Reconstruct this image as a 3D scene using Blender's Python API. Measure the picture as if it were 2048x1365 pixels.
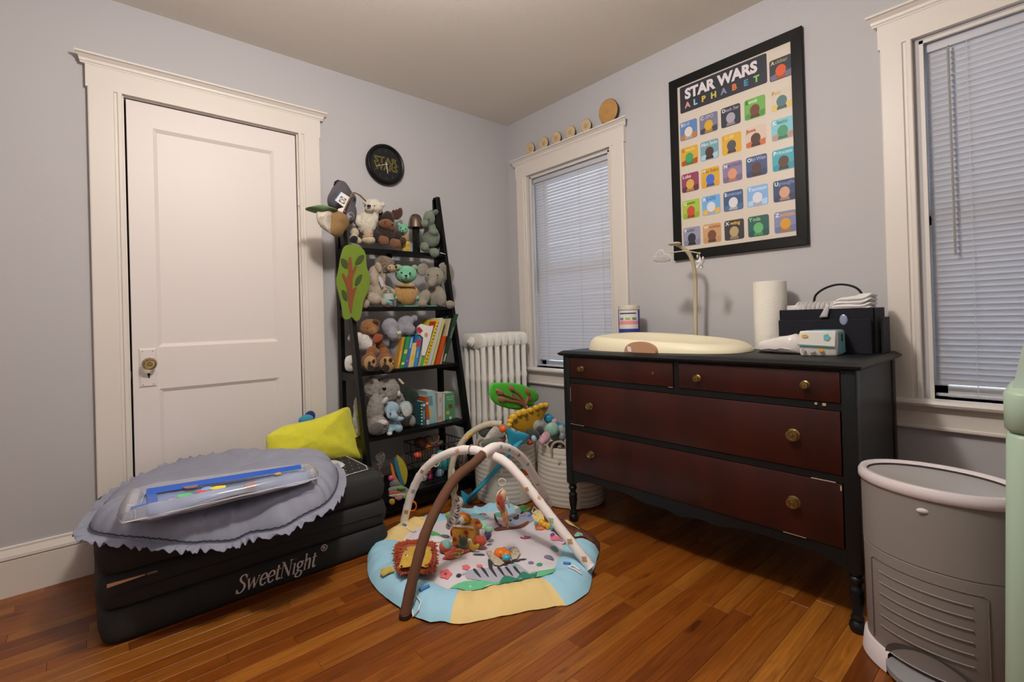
import bpy, bmesh, math, random
from mathutils import Vector, Matrix, noise as mnoise
random.seed(7)
for o in list(bpy.data.objects): bpy.data.objects.remove(o)
SC = bpy.context.scene
COL = SC.collection
PI = math.pi

# ---------------------------------------------------------------- camera
# camera frame (right, up, forward) and position measured from the room: wall_left is y=0, wall_right is x=0, floor z=0
RIGHT = Vector((0.7514059527, -0.6592050674, -0.0289443142))
UP = Vector((0.0186967452, -0.0225772384, 0.9995702577))
FWD = Vector((0.6595752618, 0.7516242063, 0.0046396822))
CAM = Vector((-2.37943, -2.70575, 1.0125))
FPX, CX, CY = 964.5086, 1024.0, 634.048
cam = bpy.data.cameras.new('camera')
cam.sensor_width = 36.0
cam.lens = FPX / 2048 * 36
cam.shift_y = (CY - 682.5) / 2048
cam.clip_start = 0.02
camo = bpy.data.objects.new('camera', cam)
COL.objects.link(camo)
m = Matrix((RIGHT, UP, -FWD)).transposed().to_4x4()
m.translation = CAM
camo.matrix_world = m
SC.camera = camo

# ---------------------------------------------------------------- world, lamp, exposure
SC.view_settings.view_transform = 'Standard'
SC.view_settings.look = 'None'
SC.view_settings.gamma = 1.0
SC.view_settings.use_curve_mapping = False
SC.view_settings.exposure = 0.0
w = bpy.data.worlds.new('sky')
SC.world = w
w.use_nodes = True
bg = w.node_tree.nodes['Background']
bg.inputs[0].default_value = (0.60, 0.77, 1.0, 1)
bg.inputs[1].default_value = 2.5
ld = bpy.data.lights.new('ceiling_bulb', 'POINT')
ld.energy = 72
ld.color = (1.0, 0.94, 0.885)
ld.shadow_soft_size = 0.085
lo = bpy.data.objects.new('ceiling_bulb', ld)
lo.location = (-1.80, -1.72, 2.22)
COL.objects.link(lo)

# ---------------------------------------------------------------- helpers
def at(px, py, x=None, y=None, z=None):
    """World point on the plane x=, y= or z= that the measured camera sees at a photo pixel."""
    d = RIGHT * ((px - CX) / FPX) - UP * ((py - CY) / FPX) + FWD
    if x is not None: t = (x - CAM.x) / d.x
    elif y is not None: t = (y - CAM.y) / d.y
    else: t = (z - CAM.z) / d.z
    return CAM + d * t
def mpp(p):
    """metres per photo pixel at a world point"""
    return (Vector(p) - CAM).dot(FWD) / FPX
def lin(h, g=1.0):
    h = h.lstrip('#')
    if len(h) == 3: h = ''.join(c + c for c in h)
    v = [int(h[i:i + 2], 16) / 255 for i in (0, 2, 4)]
    v = [(a / 12.92 if a <= .04045 else ((a + .055) / 1.055) ** 2.4) * g for a in v]
    return tuple(min(a, .9) for a in v) + (1,)
MATS = {}
def mat(key, col, rough=.6, bump=0, bscale=60, metal=0, spec=.5, sheen=0, var=0, vscale=8, trans=0, coat=0, stretch=None, ior=1.45):
    """procedural principled material: base colour, optional mottling (var) and fine relief (bump)"""
    if key in MATS: return MATS[key]
    M = bpy.data.materials.new(key); M.use_nodes = True
    N, L = M.node_tree.nodes, M.node_tree.links
    b = N['Principled BSDF']
    if isinstance(col, str): col = lin(col)
    b.inputs['Base Color'].default_value = col
    b.inputs['Roughness'].default_value = rough
    b.inputs['Metallic'].default_value = metal
    b.inputs['Specular IOR Level'].default_value = spec
    b.inputs['Sheen Weight'].default_value = sheen
    b.inputs['Transmission Weight'].default_value = trans
    b.inputs['Coat Weight'].default_value = coat
    b.inputs['IOR'].default_value = ior
    if bump or var:
        tc = N.new('ShaderNodeTexCoord')
        mp = N.new('ShaderNodeMapping')
        if stretch: mp.inputs['Scale'].default_value = stretch
        L.new(tc.outputs['Object'], mp.inputs[0])
    if bump:
        n = N.new('ShaderNodeTexNoise'); n.inputs['Scale'].default_value = bscale; n.inputs['Detail'].default_value = 4
        L.new(mp.outputs[0], n.inputs['Vector'])
        bp = N.new('ShaderNodeBump'); bp.inputs['Strength'].default_value = min(1, bump); bp.inputs['Distance'].default_value = .004
        L.new(n.outputs[0], bp.inputs['Height']); L.new(bp.outputs[0], b.inputs['Normal'])
    if var:
        n2 = N.new('ShaderNodeTexNoise'); n2.inputs['Scale'].default_value = vscale; n2.inputs['Detail'].default_value = 5
        L.new(mp.outputs[0], n2.inputs['Vector'])
        r = N.new('ShaderNodeValToRGB')
        r.color_ramp.elements[0].position = .3; r.color_ramp.elements[1].position = .7
        r.color_ramp.elements[0].color = tuple(a * (1 - var) for a in col[:3]) + (1,)
        r.color_ramp.elements[1].color = tuple(min(.95, a * (1 + var)) for a in col[:3]) + (1,)
        L.new(n2.outputs[0], r.inputs[0]); L.new(r.outputs[0], b.inputs['Base Color'])
    MATS[key] = M
    return M

class MB:
    """collects shapes into one mesh (world coordinates)"""
    def __init__(s): s.bm = bmesh.new(); s.mi = 0; s.mats = []
    def _mark(s, n0):
        for f in list(s.bm.faces)[n0:]: f.material_index = s.mi
    def use(s, m):
        if m not in s.mats: s.mats.append(m)
        s.mi = s.mats.index(m)
        return s
    def box(s, lo, hi, M=None, bev=0):
        n0 = len(s.bm.faces)
        lo, hi = [min(a, b) for a, b in zip(lo, hi)], [max(a, b) for a, b in zip(lo, hi)]
        v = [s.bm.verts.new((x, y, z)) for x in (lo[0], hi[0]) for y in (lo[1], hi[1]) for z in (lo[2], hi[2])]
        fs = [s.bm.faces.new([v[i] for i in f]) for f in ((0, 1, 3, 2), (4, 6, 7, 5), (0, 4, 5, 1), (2, 3, 7, 6), (0, 2, 6, 4), (1, 5, 7, 3))]
        if bev:
            es = set(e for f in fs for e in f.edges)
            r = bmesh.ops.bevel(s.bm, geom=list(es), offset=bev, segments=2, affect='EDGES', profile=.5)
            v = list({q for f in r['faces'] for q in f.verts} | {q for q in v if q.is_valid})
        if M is not None:
            for q in v: q.co = M @ q.co
        s._mark(n0); return s
    def prism(s, pts, a, b, axis='z', M=None):
        """polygon pts (2-D) extruded from a to b along an axis"""
        n0 = len(s.bm.faces)
        def P(p, t):
            q = {'z': (p[0], p[1], t), 'y': (p[0], t, p[1]), 'x': (t, p[0], p[1])}[axis]
            return (M @ Vector(q)) if M is not None else q
        A = [s.bm.verts.new(P(p, a)) for p in pts]; B = [s.bm.verts.new(P(p, b)) for p in pts]
        n = len(pts)
        s.bm.faces.new(A[::-1]); s.bm.faces.new(B)
        for i in range(n): s.bm.faces.new((A[i], A[(i + 1) % n], B[(i + 1) % n], B[i]))
        s._mark(n0); return s
    def rings(s, rings, cap=True):
        n0 = len(s.bm.faces)
        R = [[s.bm.verts.new(p) for p in r] for r in rings]
        n = len(R[0])
        for a, b in zip(R, R[1:]):
            for i in range(n): s.bm.faces.new((a[i], a[(i + 1) % n], b[(i + 1) % n], b[i]))
        if cap:
            s.bm.faces.new(R[0][::-1]); s.bm.faces.new(R[-1])
        s._mark(n0); return s
    def lathe(s, prof, c=(0, 0, 0), n=24, sx=1, sy=1, M=None, cap=True):
        rr = []
        for r, z in prof:
            ring = []
            for i in range(n):
                a = 2 * PI * i / n
                p = Vector((r * sx * math.cos(a), r * sy * math.sin(a), z))
                if M is not None: p = M @ p
                ring.append(p + Vector(c))
            rr.append(ring)
        return s.rings(rr, cap)
    def tube(s, pts, rad, n=10, cap=True, flat=None):
        """swept tube; rad a number or one per point; flat=(up vector, width factor) squashes it"""
        pts = [Vector(p) for p in pts]
        rr = []
        ref = None
        for i, p in enumerate(pts):
            t = (pts[min(i + 1, len(pts) - 1)] - pts[max(i - 1, 0)]).normalized()
            if flat: u = Vector(flat[0]); u = (u - t * u.dot(t)).normalized()
            else:
                if ref is None:
                    ref = Vector((0, 0, 1)) if abs(t.z) < .9 else Vector((1, 0, 0))
                u = (ref - t * ref.dot(t)).normalized(); ref = u
            v = t.cross(u)
            r = rad[i] if isinstance(rad, (list, tuple)) else rad
            k = flat[1] if flat else 1
            rr.append([p + u * (r * math.cos(2 * PI * j / n)) + v * (r * k * math.sin(2 * PI * j / n)) for j in range(n)])
        return s.rings(rr, cap)
    def ell(s, c, r, M=None, n=16, m=10):
        """ellipsoid; M a 3x3 orientation"""
        n0 = len(s.bm.faces)
        c = Vector(c)
        def P(a, b):
            q = Vector((r[0] * math.sin(b) * math.cos(a), r[1] * math.sin(b) * math.sin(a), r[2] * math.cos(b)))
            return c + (M @ q if M is not None else q)
        top = s.bm.verts.new(P(0, 0)); bot = s.bm.verts.new(P(0, PI))
        R = [[s.bm.verts.new(P(2 * PI * i / n, PI * j / m)) for i in range(n)] for j in range(1, m)]
        for i in range(n):
            k = (i + 1) % n
            s.bm.faces.new((top, R[0][i], R[0][k])); s.bm.faces.new((bot, R[-1][k], R[-1][i]))
            for a, b in zip(R, R[1:]): s.bm.faces.new((a[i], b[i], b[k], a[k]))
        s._mark(n0); return s
    def torus(s, c, R, r, M=None, n=28, m=10, sy=1):
        pts = []
        n0 = len(s.bm.faces)
        V = []
        for i in range(n):
            a = 2 * PI * i / n
            row = []
            for j in range(m):
                b = 2 * PI * j / m
                q = Vector(((R + r * math.cos(b)) * math.cos(a), (R + r * math.cos(b)) * math.sin(a) * sy, r * math.sin(b)))
                row.append(s.bm.verts.new(Vector(c) + (M @ q if M is not None else q)))
            V.append(row)
        for i in range(n):
            for j in range(m):
                s.bm.faces.new((V[i][j], V[(i + 1) % n][j], V[(i + 1) % n][(j + 1) % m], V[i][(j + 1) % m]))
        s._mark(n0); return s
    def grid(s, P, nu, nv):
        n0 = len(s.bm.faces)
        V = [[s.bm.verts.new(P(i / nu, j / nv)) for j in range(nv + 1)] for i in range(nu + 1)]
        for i in range(nu):
            for j in range(nv): s.bm.faces.new((V[i][j], V[i + 1][j], V[i + 1][j + 1], V[i][j + 1]))
        s._mark(n0); return s
    def mesh(s, name, m=None, smooth=True, ang=35):
        bmesh.ops.recalc_face_normals(s.bm, faces=s.bm.faces)
        if smooth:
            for f in s.bm.faces: f.smooth = True
            lim = math.radians(ang)
            for e in s.bm.edges:
                if len(e.link_faces) == 2 and e.calc_face_angle(0) > lim: e.smooth = False
        me = bpy.data.meshes.new(name)
        s.bm.to_mesh(me); s.bm.free()
        if m is not None: me.materials.append(m)
        else:
            for q in s.mats: me.materials.append(q)
        return me
def link(name, me, parent=None):
    o = bpy.data.objects.new(name, me)
    COL.objects.link(o)
    if parent is not None:
        o.parent = parent
        o.matrix_parent_inverse = PW[parent.name].inverted()
    PW[o.name] = Matrix.Identity(4)
    return o
PW = {}
def obj(name, mb, m=None, parent=None, smooth=True, ang=35):
    return link(name, mb.mesh(name, m, smooth, ang), parent)
def tag(o, label=None, cat=None, group=None, kind=None):
    if label: o['label'] = label
    if cat: o['category'] = cat
    if group: o['group'] = group
    if kind: o['kind'] = kind
    return o
def thing(name, label, cat, loc, group=None):
    o = bpy.data.objects.new(name, None)
    o.empty_display_size = .05
    COL.objects.link(o)
    o.location = loc
    PW[o.name] = Matrix.Translation(Vector(loc))
    return tag(o, label, cat, group)
def struct(name, mb, m=None, smooth=False, parent=None, ang=35):
    o = obj(name, mb, m, parent, smooth, ang)
    if parent is None: o['kind'] = 'structure'
    return o
def bake(o):
    """apply an object's modifiers into its mesh"""
    dg = bpy.context.evaluated_depsgraph_get()
    dg.update()
    me = bpy.data.meshes.new_from_object(o.evaluated_get(dg))
    old = o.data
    o.modifiers.clear(); o.data = me
    return o
def text(name, body, size, m, M, parent=None, shear=0, ext=.0006, off=0, align='CENTER', spacing=1.0, outline=0):
    c = bpy.data.curves.new(name, 'FONT')
    c.body = body; c.size = size; c.shear = shear; c.extrude = ext; c.offset = off
    c.align_x = align; c.align_y = 'CENTER'; c.space_character = spacing; c.resolution_u = 3
    if outline: c.fill_mode = 'NONE'; c.bevel_depth = outline; c.bevel_resolution = 1
    o = bpy.data.objects.new(name, c); COL.objects.link(o)
    dg = bpy.context.evaluated_depsgraph_get(); dg.update()
    me = bpy.data.meshes.new_from_object(o.evaluated_get(dg))
    bpy.data.objects.remove(o)
    me.transform(M)
    me.materials.clear(); me.materials.append(m)
    return link(name, me, parent)
def frame(o, xd, zd):
    """4x4 placing local x along xd, local y along zd (up), local z toward the viewer side"""
    xd, zd = Vector(xd).normalized(), Vector(zd).normalized()
    n = xd.cross(zd)
    zd = n.cross(xd).normalized(); n.normalize()
    M = Matrix((xd, zd, n)).transposed().to_4x4()
    M.translation = Vector(o)
    return M
# direction frames for soft toys: turned toward the middle of the room
TR = Vector((.752, -.659, 0)); TU = Vector((0, 0, 1)); TF = Vector((.659, .752, 0))
TOY = Matrix((TR, TF, TU)).transposed()          # local x right, y away, z up
def rotd(deg, tilt=0):
    return TOY @ Matrix.Rotation(math.radians(-deg), 3, 'Y') @ Matrix.Rotation(math.radians(tilt), 3, 'X')
def smooth_path(pts, k=6):
    """Catmull-Rom through points"""
    P = [Vector(p) for p in pts]; out = []
    for i in range(len(P) - 1):
        a, b, c, d = P[max(i - 1, 0)], P[i], P[i + 1], P[min(i + 2, len(P) - 1)]
        for j in range(k):
            t = j / k
            out.append(.5 * ((2 * b) + (c - a) * t + (2 * a - 5 * b + 4 * c - d) * t * t + (3 * b - a - 3 * c + d) * t ** 3))
    return out + [P[-1]]
# ================================================================ ROOM SHELL
H = 2.457
XW, YW = -3.55, -3.75       # far ends of the room, behind the camera
m_wall = mat('wall_paint', lin('#b2b0b2', 1.10), .75, .10, 180)
m_ceil = mat('ceiling_paint', lin('#cfc8bf', 1.25), .85, .12, 120)
m_trim = mat('trim_paint', lin('#d2cbc3', 1.12), .42, .05, 40)
m_door = mat('door_paint', lin('#d6cecb', 1.12), .46, .06, 26, stretch=(1, 1, .25))
m_dark = mat('dark_gap', (.02, .02, .02, 1), .9)

b = MB(); b.box((XW, 0.06, 0), (.14, .16, H))
DX0, DX1, DZ = -2.242, -1.524, 2.039
b.box((XW, 0, 0), (DX0 - .012, .06, H)); b.box((DX1 + .012, 0, 0), (0, .06, H)); b.box((DX0 - .012, 0, DZ + .012), (DX1 + .012, .06, H))
struct('wall_left', b, m_wall)
# windows in the right-hand wall: (y near corner, y far, z sill, z head)
WIN = [(-.226, -.925, .668, 2.018), (-2.372, -3.07, .668, 2.018)]
b = MB()
ys = [0, WIN[0][0], WIN[0][1], WIN[1][0], WIN[1][1], YW]
for i in range(0, 6, 2): b.box((0, ys[i], 0), (.14, ys[i + 1], H))
for (a, c, z0, z1) in WIN:
    b.box((0, a, 0), (.14, c, z0)); b.box((0, a, z1), (.14, c, H))
struct('wall_right', b, m_wall)
b = MB(); b.box((XW - .1, YW, 0), (XW, .16, H)); struct('wall_side', b, m_wall)
b = MB(); b.box((XW - .1, YW - .1, 0), (.14, YW, H)); struct('wall_back', b, m_wall)
b = MB(); b.box((XW - .1, YW - .1, H), (.14, .16, H + .1)); struct('ceiling', b, m_ceil)

# ---------------------------------------------------------------- floor: strip oak boards along the door wall
def wood_mat():
    M = bpy.data.materials.new('oak_boards'); M.use_nodes = True
    N, L = M.node_tree.nodes, M.node_tree.links
    b = N['Principled BSDF']
    oi = N.new('ShaderNodeObjectInfo'); tc = N.new('ShaderNodeTexCoord')
    add = N.new('ShaderNodeVectorMath'); add.operation = 'ADD'
    rv = N.new('ShaderNodeVectorMath'); rv.operation = 'SCALE'; rv.inputs['Scale'].default_value = 37.0
    cmb = N.new('ShaderNodeCombineXYZ')
    for i in range(3): L.new(oi.outputs['Random'], cmb.inputs[i])
    L.new(cmb.outputs[0], rv.inputs[0]); L.new(tc.outputs['Object'], add.inputs[0]); L.new(rv.outputs[0], add.inputs[1])
    mp = N.new('ShaderNodeMapping'); mp.inputs['Scale'].default_value = (2.2, 26, 8); L.new(add.outputs[0], mp.inputs[0])
    n1 = N.new('ShaderNodeTexNoise'); n1.inputs['Scale'].default_value = 1.6; n1.inputs['Detail'].default_value = 7; n1.inputs['Roughness'].default_value = .62; n1.inputs['Distortion'].default_value = 1.1
    L.new(mp.outputs[0], n1.inputs['Vector'])
    wv = N.new('ShaderNodeTexWave'); wv.wave_type = 'BANDS'; wv.bands_direction = 'Y'; wv.inputs['Scale'].default_value = .9; wv.inputs['Distortion'].default_value = 9; wv.inputs['Detail'].default_value = 3; wv.inputs['Detail Scale'].default_value = .7
    L.new(mp.outputs[0], wv.inputs['Vector'])
    ramp = N.new('ShaderNodeValToRGB')
    e = ramp.color_ramp.elements
    e[0].position = 0; e[0].color = lin('#6d3811'); e[1].position = 1; e[1].color = lin('#ab6c28')
    for p, h in ((.22, '#824513'), (.5, '#935418'), (.62, '#783d13'), (.8, '#985c20')):
        q = e.new(p); q.color = lin(h)
    L.new(oi.outputs['Random'], ramp.inputs[0])
    g = N.new('ShaderNodeMix'); g.data_type = 'RGBA'; g.blend_type = 'MULTIPLY'
    r2 = N.new('ShaderNodeValToRGB'); r2.color_ramp.elements[0].position = .28; r2.color_ramp.elements[0].color = (.42, .33, .26, 1)
    r2.color_ramp.elements[1].position = .62; r2.color_ramp.elements[1].color = (1.08, 1.08, 1.06, 1)
    L.new(n1.outputs[0], r2.inputs[0])
    g.inputs['Factor'].default_value = .75
    L.new(ramp.outputs[0], g.inputs['A']); L.new(r2.outputs[0], g.inputs['B'])
    g2 = N.new('ShaderNodeMix'); g2.data_type = 'RGBA'; g2.blend_type = 'MULTIPLY'; g2.inputs['Factor'].default_value = .28
    r3 = N.new('ShaderNodeValToRGB'); r3.color_ramp.elements[0].color = (.55, .45, .38, 1); r3.color_ramp.elements[1].position = .6
    L.new(wv.outputs['Fac'], r3.inputs[0]); L.new(g.outputs['Result'], g2.inputs['A']); L.new(r3.outputs[0], g2.inputs['B'])
    # scattered dark knots and mineral streaks
    mk = N.new('ShaderNodeMapping'); mk.inputs['Scale'].default_value = (5, 17, 1); L.new(add.outputs[0], mk.inputs[0])
    nk = N.new('ShaderNodeTexNoise'); nk.inputs['Scale'].default_value = 1.0; nk.inputs['Detail'].default_value = 3; L.new(mk.outputs[0], nk.inputs['Vector'])
    rk = N.new('ShaderNodeValToRGB'); rk.color_ramp.elements[0].position = .68; rk.color_ramp.elements[0].color = (1, 1, 1, 1); rk.color_ramp.elements[1].position = .76; rk.color_ramp.elements[1].color = (.3, .2, .14, 1)
    L.new(nk.outputs[0], rk.inputs[0])
    g3 = N.new('ShaderNodeMix'); g3.data_type = 'RGBA'; g3.blend_type = 'MULTIPLY'; g3.inputs['Factor'].default_value = .8
    L.new(g2.outputs['Result'], g3.inputs['A']); L.new(rk.outputs[0], g3.inputs['B'])
    L.new(g3.outputs['Result'], b.inputs['Base Color'])
    b.inputs['Roughness'].default_value = .34; b.inputs['Specular IOR Level'].default_value = .45
    bp = N.new('ShaderNodeBump'); bp.inputs['Strength'].default_value = .12; bp.inputs['Distance'].default_value = .002
    L.new(n1.outputs[0], bp.inputs['Height']); L.new(bp.outputs[0], b.inputs['Normal'])
    return M
m_oak = wood_mat()
b = MB(); b.box((XW - .1, YW - .1, -.12), (.14, .16, -.012))
floor = struct('floor', b, mat('subfloor', (.05, .025, .012, 1), .9))
rw = .0572
rng = random.Random(11)
far = MB()
y = 0.0; row = 0
def board(x0, x1, ya, yb, mb=None):
    q = mb or MB()
    g = .0003; c = .0006
    X0, X1, Y0, Y1 = x0 + g, x1 - g, ya + g, yb - g
    lo = [(X0, Y0, -.012), (X1, Y0, -.012), (X1, Y1, -.012), (X0, Y1, -.012)]
    md = [(a, d, -c) for a, d, _ in lo]
    hi = [(X0 + c, Y0 + c, 0), (X1 - c, Y0 + c, 0), (X1 - c, Y1 - c, 0), (X0 + c, Y1 - c, 0)]
    q.rings([lo, md, hi])
    return q
nb = 0
while y > -2.75:
    xa = -3.3 - rng.random() * .5
    while xa < 0:
        xb = min(0, xa + rng.choice((.32, .45, .6, .75, .9, 1.1)) * (.85 + .3 * rng.random()))
        if xb > -.12: xb = 0
        mx, my = (xa + xb) / 2, y - rw / 2
        # boards the photo shows stand alone; those hidden under furniture or out of the picture are joined
        d = Vector((mx, my, 0)) - CAM
        u = d.dot(RIGHT) / max(.05, d.dot(FWD)) * FPX + CX
        dist = d.dot(FWD)
        vis = -350 < u < 2300 and dist > .55
        hidden = (-2.3 < xa and xb < -1.45 and my > -.62) or (xa > -.55 and my < -1.1)
        if vis and not hidden and nb < 290:
            me = board(xa, xb, y - rw, y).mesh('plank', m_oak, False)
            me.transform(Matrix.Translation((-mx, -my, 0)))
            o = link('plank', me, floor); o.location = (mx, my, 0); nb += 1
        else: board(xa, xb, y - rw, y, far)
        xa = xb
    y -= rw; row += 1
far.box((XW - .1, y - .98, -.012), (0, y, 0))
tag(struct('distant_boards', far, m_oak, parent=floor), kind='stuff')

# ---------------------------------------------------------------- mouldings
def cap_profile(d=1.0):
    # (outward, up) profile of the crowned head of a casing, from its foot
    return [(0, 0), (.026, 0), (.026, .006), (.030, .010), (.032, .020), (.044, .032), (.052, .034), (.052, .042), (0, .042)]
def head_trim(name, axis, a, c, z_fr, fr_h, lap, m):
    """frieze board and crowned cap running from a to c along a wall; axis 'x' = door wall, 'y' = window wall"""
    fz, cz = z_fr, z_fr + fr_h
    q = MB(); lo, hi = min(a, c), max(a, c)
    if axis == 'x': q.box((lo, -.024, fz), (hi, 0, cz))
    else: q.box((-.024, lo, fz), (0, hi, cz))
    o = obj('frieze', q, m, name)
    q = MB()
    P = cap_profile()
    rr = []
    for e, s in ((lo, -1), (hi, 1)):
        r = []
        for (d, u) in P:
            off = d * .62 if d else 0
            t = e + s * max(0, off)
            r.append((t, -d, cz + u) if axis == 'x' else (-d, t, cz + u))
        rr.append(r)
    q.rings(rr)
    obj('crown_cap', q, m, name, smooth=False)
def casing(parent, axis, o0, o1, z0, z1, m, inner):
    """upright casing board from outer edge o0 to inner edge o1, stepped with a bead at its inner edge"""
    q = MB(); s = 1 if o1 > o0 else -1
    prof = [(o0, 0), (o0, .022), (o0 + s * .004, .024), (o1 - s * .030, .024), (o1 - s * .026, .018), (o1 - s * .018, .018), (o1 - s * .015, .024), (o1 - s * .003, .024), (o1, .021), (o1, 0)]
    if axis == 'x': rr = [[(p, -d, z) for p, d in prof] for z in (z0, z1)]
    else: rr = [[(-d, p, z) for p, d in prof] for z in (z0, z1)]
    q.rings(rr)
    obj('casing_board', q, m, parent, smooth=False)
# door casing
t = thing('trim_1', None, None, (-1.88, 0, 0)); t['kind'] = 'structure'; t['label'] = 'white painted door casing with crowned head'
casing(t, 'x', -2.366, -2.252, 0, 2.046, m_trim, None)
casing(t, 'x', -1.402, -1.514, 0, 2.046, m_trim, None)
head_trim(t, 'x', -2.372, -1.398, 2.046, .095, 0, m_trim)
# jamb stop strip
q = MB(); q.box((-2.254, -.004, 0), (-2.246, .055, 2.05)); q.box((-1.520, -.004, 0), (-1.512, .055, 2.05)); q.box((-2.254, -.002, 2.042), (-1.512, .055, 2.052))
obj('door_jamb', q, m_trim, t, smooth=False)
q = MB(); q.box((-2.25, .045, 0), (-1.515, .058, 2.045)); obj('shadow_gap', q, m_dark, t)

# the door: stiles, rails and two recessed panels
dr = thing('door_1', 'white painted two panel door with a glass knob', None, (-1.88, 0, 0)); dr['kind'] = 'structure'
PX0, PX1 = -2.145, -1.635
z_t, z_r1, z_r2, z_b = 1.928, .931, .742, .20
q = MB()
Y0, Y1 = .001, .036
dl, dr_x = DX0 + .004, DX1 - .002
def face(q, y):
    q.box((dl, y, .012), (PX0, Y1, DZ - .004)); q.box((PX1, y, .012), (dr_x, Y1, DZ - .004))
    q.box((PX0, y, z_t), (PX1, Y1, DZ - .004)); q.box((PX0, y, z_r2), (PX1, Y1, z_r1)); q.box((PX0, y, .012), (PX1, Y1, z_b))
face(q, Y0)
obj('door_frame', q, m_door, dr, smooth=False)
for (za, zb) in ((z_r1, z_t), (z_b, z_r2)):
    q = MB()
    s = .016; d = .010
    O = [(PX0, za), (PX1, za), (PX1, zb), (PX0, zb)]; I = [(PX0 + s, za + s), (PX1 - s, za + s), (PX1 - s, zb - s), (PX0 + s, zb - s)]
    q.rings([[(x, Y0, z) for x, z in O], [(x, Y0 + d, z) for x, z in I], [(x, Y0 + d + .006, z) for x, z in I]])
    q.box((PX0 + s, Y0 + d, za + s), (PX1 - s, Y1, zb - s))
    bm_faces = [f for f in q.bm.faces if len(f.verts) == 4 and all(abs(v.co.y - Y0) < 1e-5 for v in f.verts)]
    bmesh.ops.delete(q.bm, geom=bm_faces, context='FACES_ONLY')
    obj('door_panel', q, m_door, dr, smooth=False)
# escutcheon, keyhole, faceted glass knob
kp = at(294, 730, y=0)
ex, ez = at(296, 736, y=0).x, at(296, 736, y=0).z
q = MB(); hw, hh, bv = .0335, .088, .008
q.rings([[(ex + sx * hw, Y0, ez + sz * hh) for sx, sz in ((-1, -1), (1, -1), (1, 1), (-1, 1))], [(ex + sx * (hw - bv), Y0 - .006, ez + sz * (hh - bv)) for sx, sz in ((-1, -1), (1, -1), (1, 1), (-1, 1))]])
es = obj('escutcheon_plate', q, m_door, dr, smooth=False)
q = MB(); q.lathe([(.0058, 0), (.0058, .001)], (ex + .002, Y0 - .0062, ez - .030), 14, M=Matrix.Rotation(PI / 2, 3, 'X')); q.prism([(ex - .001, ez - .046), (ex + .005, ez - .046), (ex + .004, ez - .030), (ex, ez - .030)], Y0 - .0072, Y0 - .006, 'y')
obj('keyhole', q, m_dark, es)
for sx in (-1, 1):
    for sz in (-1, 1):
        q = MB(); q.ell((ex + sx * .019, Y0 - .0062, ez + sz * .074), (.0028, .0015, .0028), n=8, m=5); obj('screw', q, mat('dull_screw', '#a8a098', .5, metal=.6), es)
m_glass = mat('knob_glass', (.86, .84, .66, 1), .03, trans=1, ior=1.5)
m_brass = mat('old_brass', lin('#a88f58', 1.3), .32, .2, 90, metal=1, var=.25, vscale=60)
q = MB(); q.lathe([(.010, -.004), (.010, .022), (.013, .024)], (ex + .003, Y0, ez + .018), 16, M=Matrix.Rotation(PI / 2, 3, 'X')); obj('knob_neck', q, m_brass, dr)
q = MB(); q.lathe([(.010, .022), (.024, .026), (.029, .038), (.026, .050), (.016, .057), (.014, .056)], (ex + .003, Y0, ez + .018), 12, M=Matrix.Rotation(PI / 2, 3, 'X')); obj('door_knob', q, m_glass, dr, smooth=False)
# hinges and the latch strike
for hz in (1.66, .25):
    q = MB(); hx = -1.517
    for i in range(5): q.lathe([(.006, 0), (.006, .0165)], (hx, -.006, hz + i * .0172), 12)
    q.lathe([(.0065, 0), (.004, .008), (.001, .011)], (hx, -.006, hz + .086), 12); q.lathe([(.001, -.008), (.005, -.004), (.0065, 0)], (hx, -.006, hz), 12)
    obj('hinge', q, m_trim, dr)
q = MB(); q.box((-2.2475, -.001, .80), (-2.2425, .01, .83)); obj('latch_plate', q, mat('worn_steel', '#6d655a', .4, .4, 200, metal=.8), dr)

# baseboards
def baseboard(name, axis, a, c, label):
    P = [(0, 0), (.018, 0), (.018, .135), (.016, .140), (.022, .144), (.021, .155), (.014, .170), (.010, .178), (.010, .186), (0, .189)]
    q = MB()
    q.rings([[(e, -d, u) if axis == 'x' else (-d, e, u) for d, u in P] for e in (a, c)])
    o = struct(name, q, m_trim); o['label'] = label
baseboard('baseboard_left', 'x', XW, -2.366, 'white moulded baseboard along the wall beside the door')
baseboard('baseboard_corner', 'x', -1.402, 0, 'white moulded baseboard behind the shelf and radiator')
baseboard('baseboard_right', 'y', -.024, YW, 'white moulded baseboard under the windows')

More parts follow.
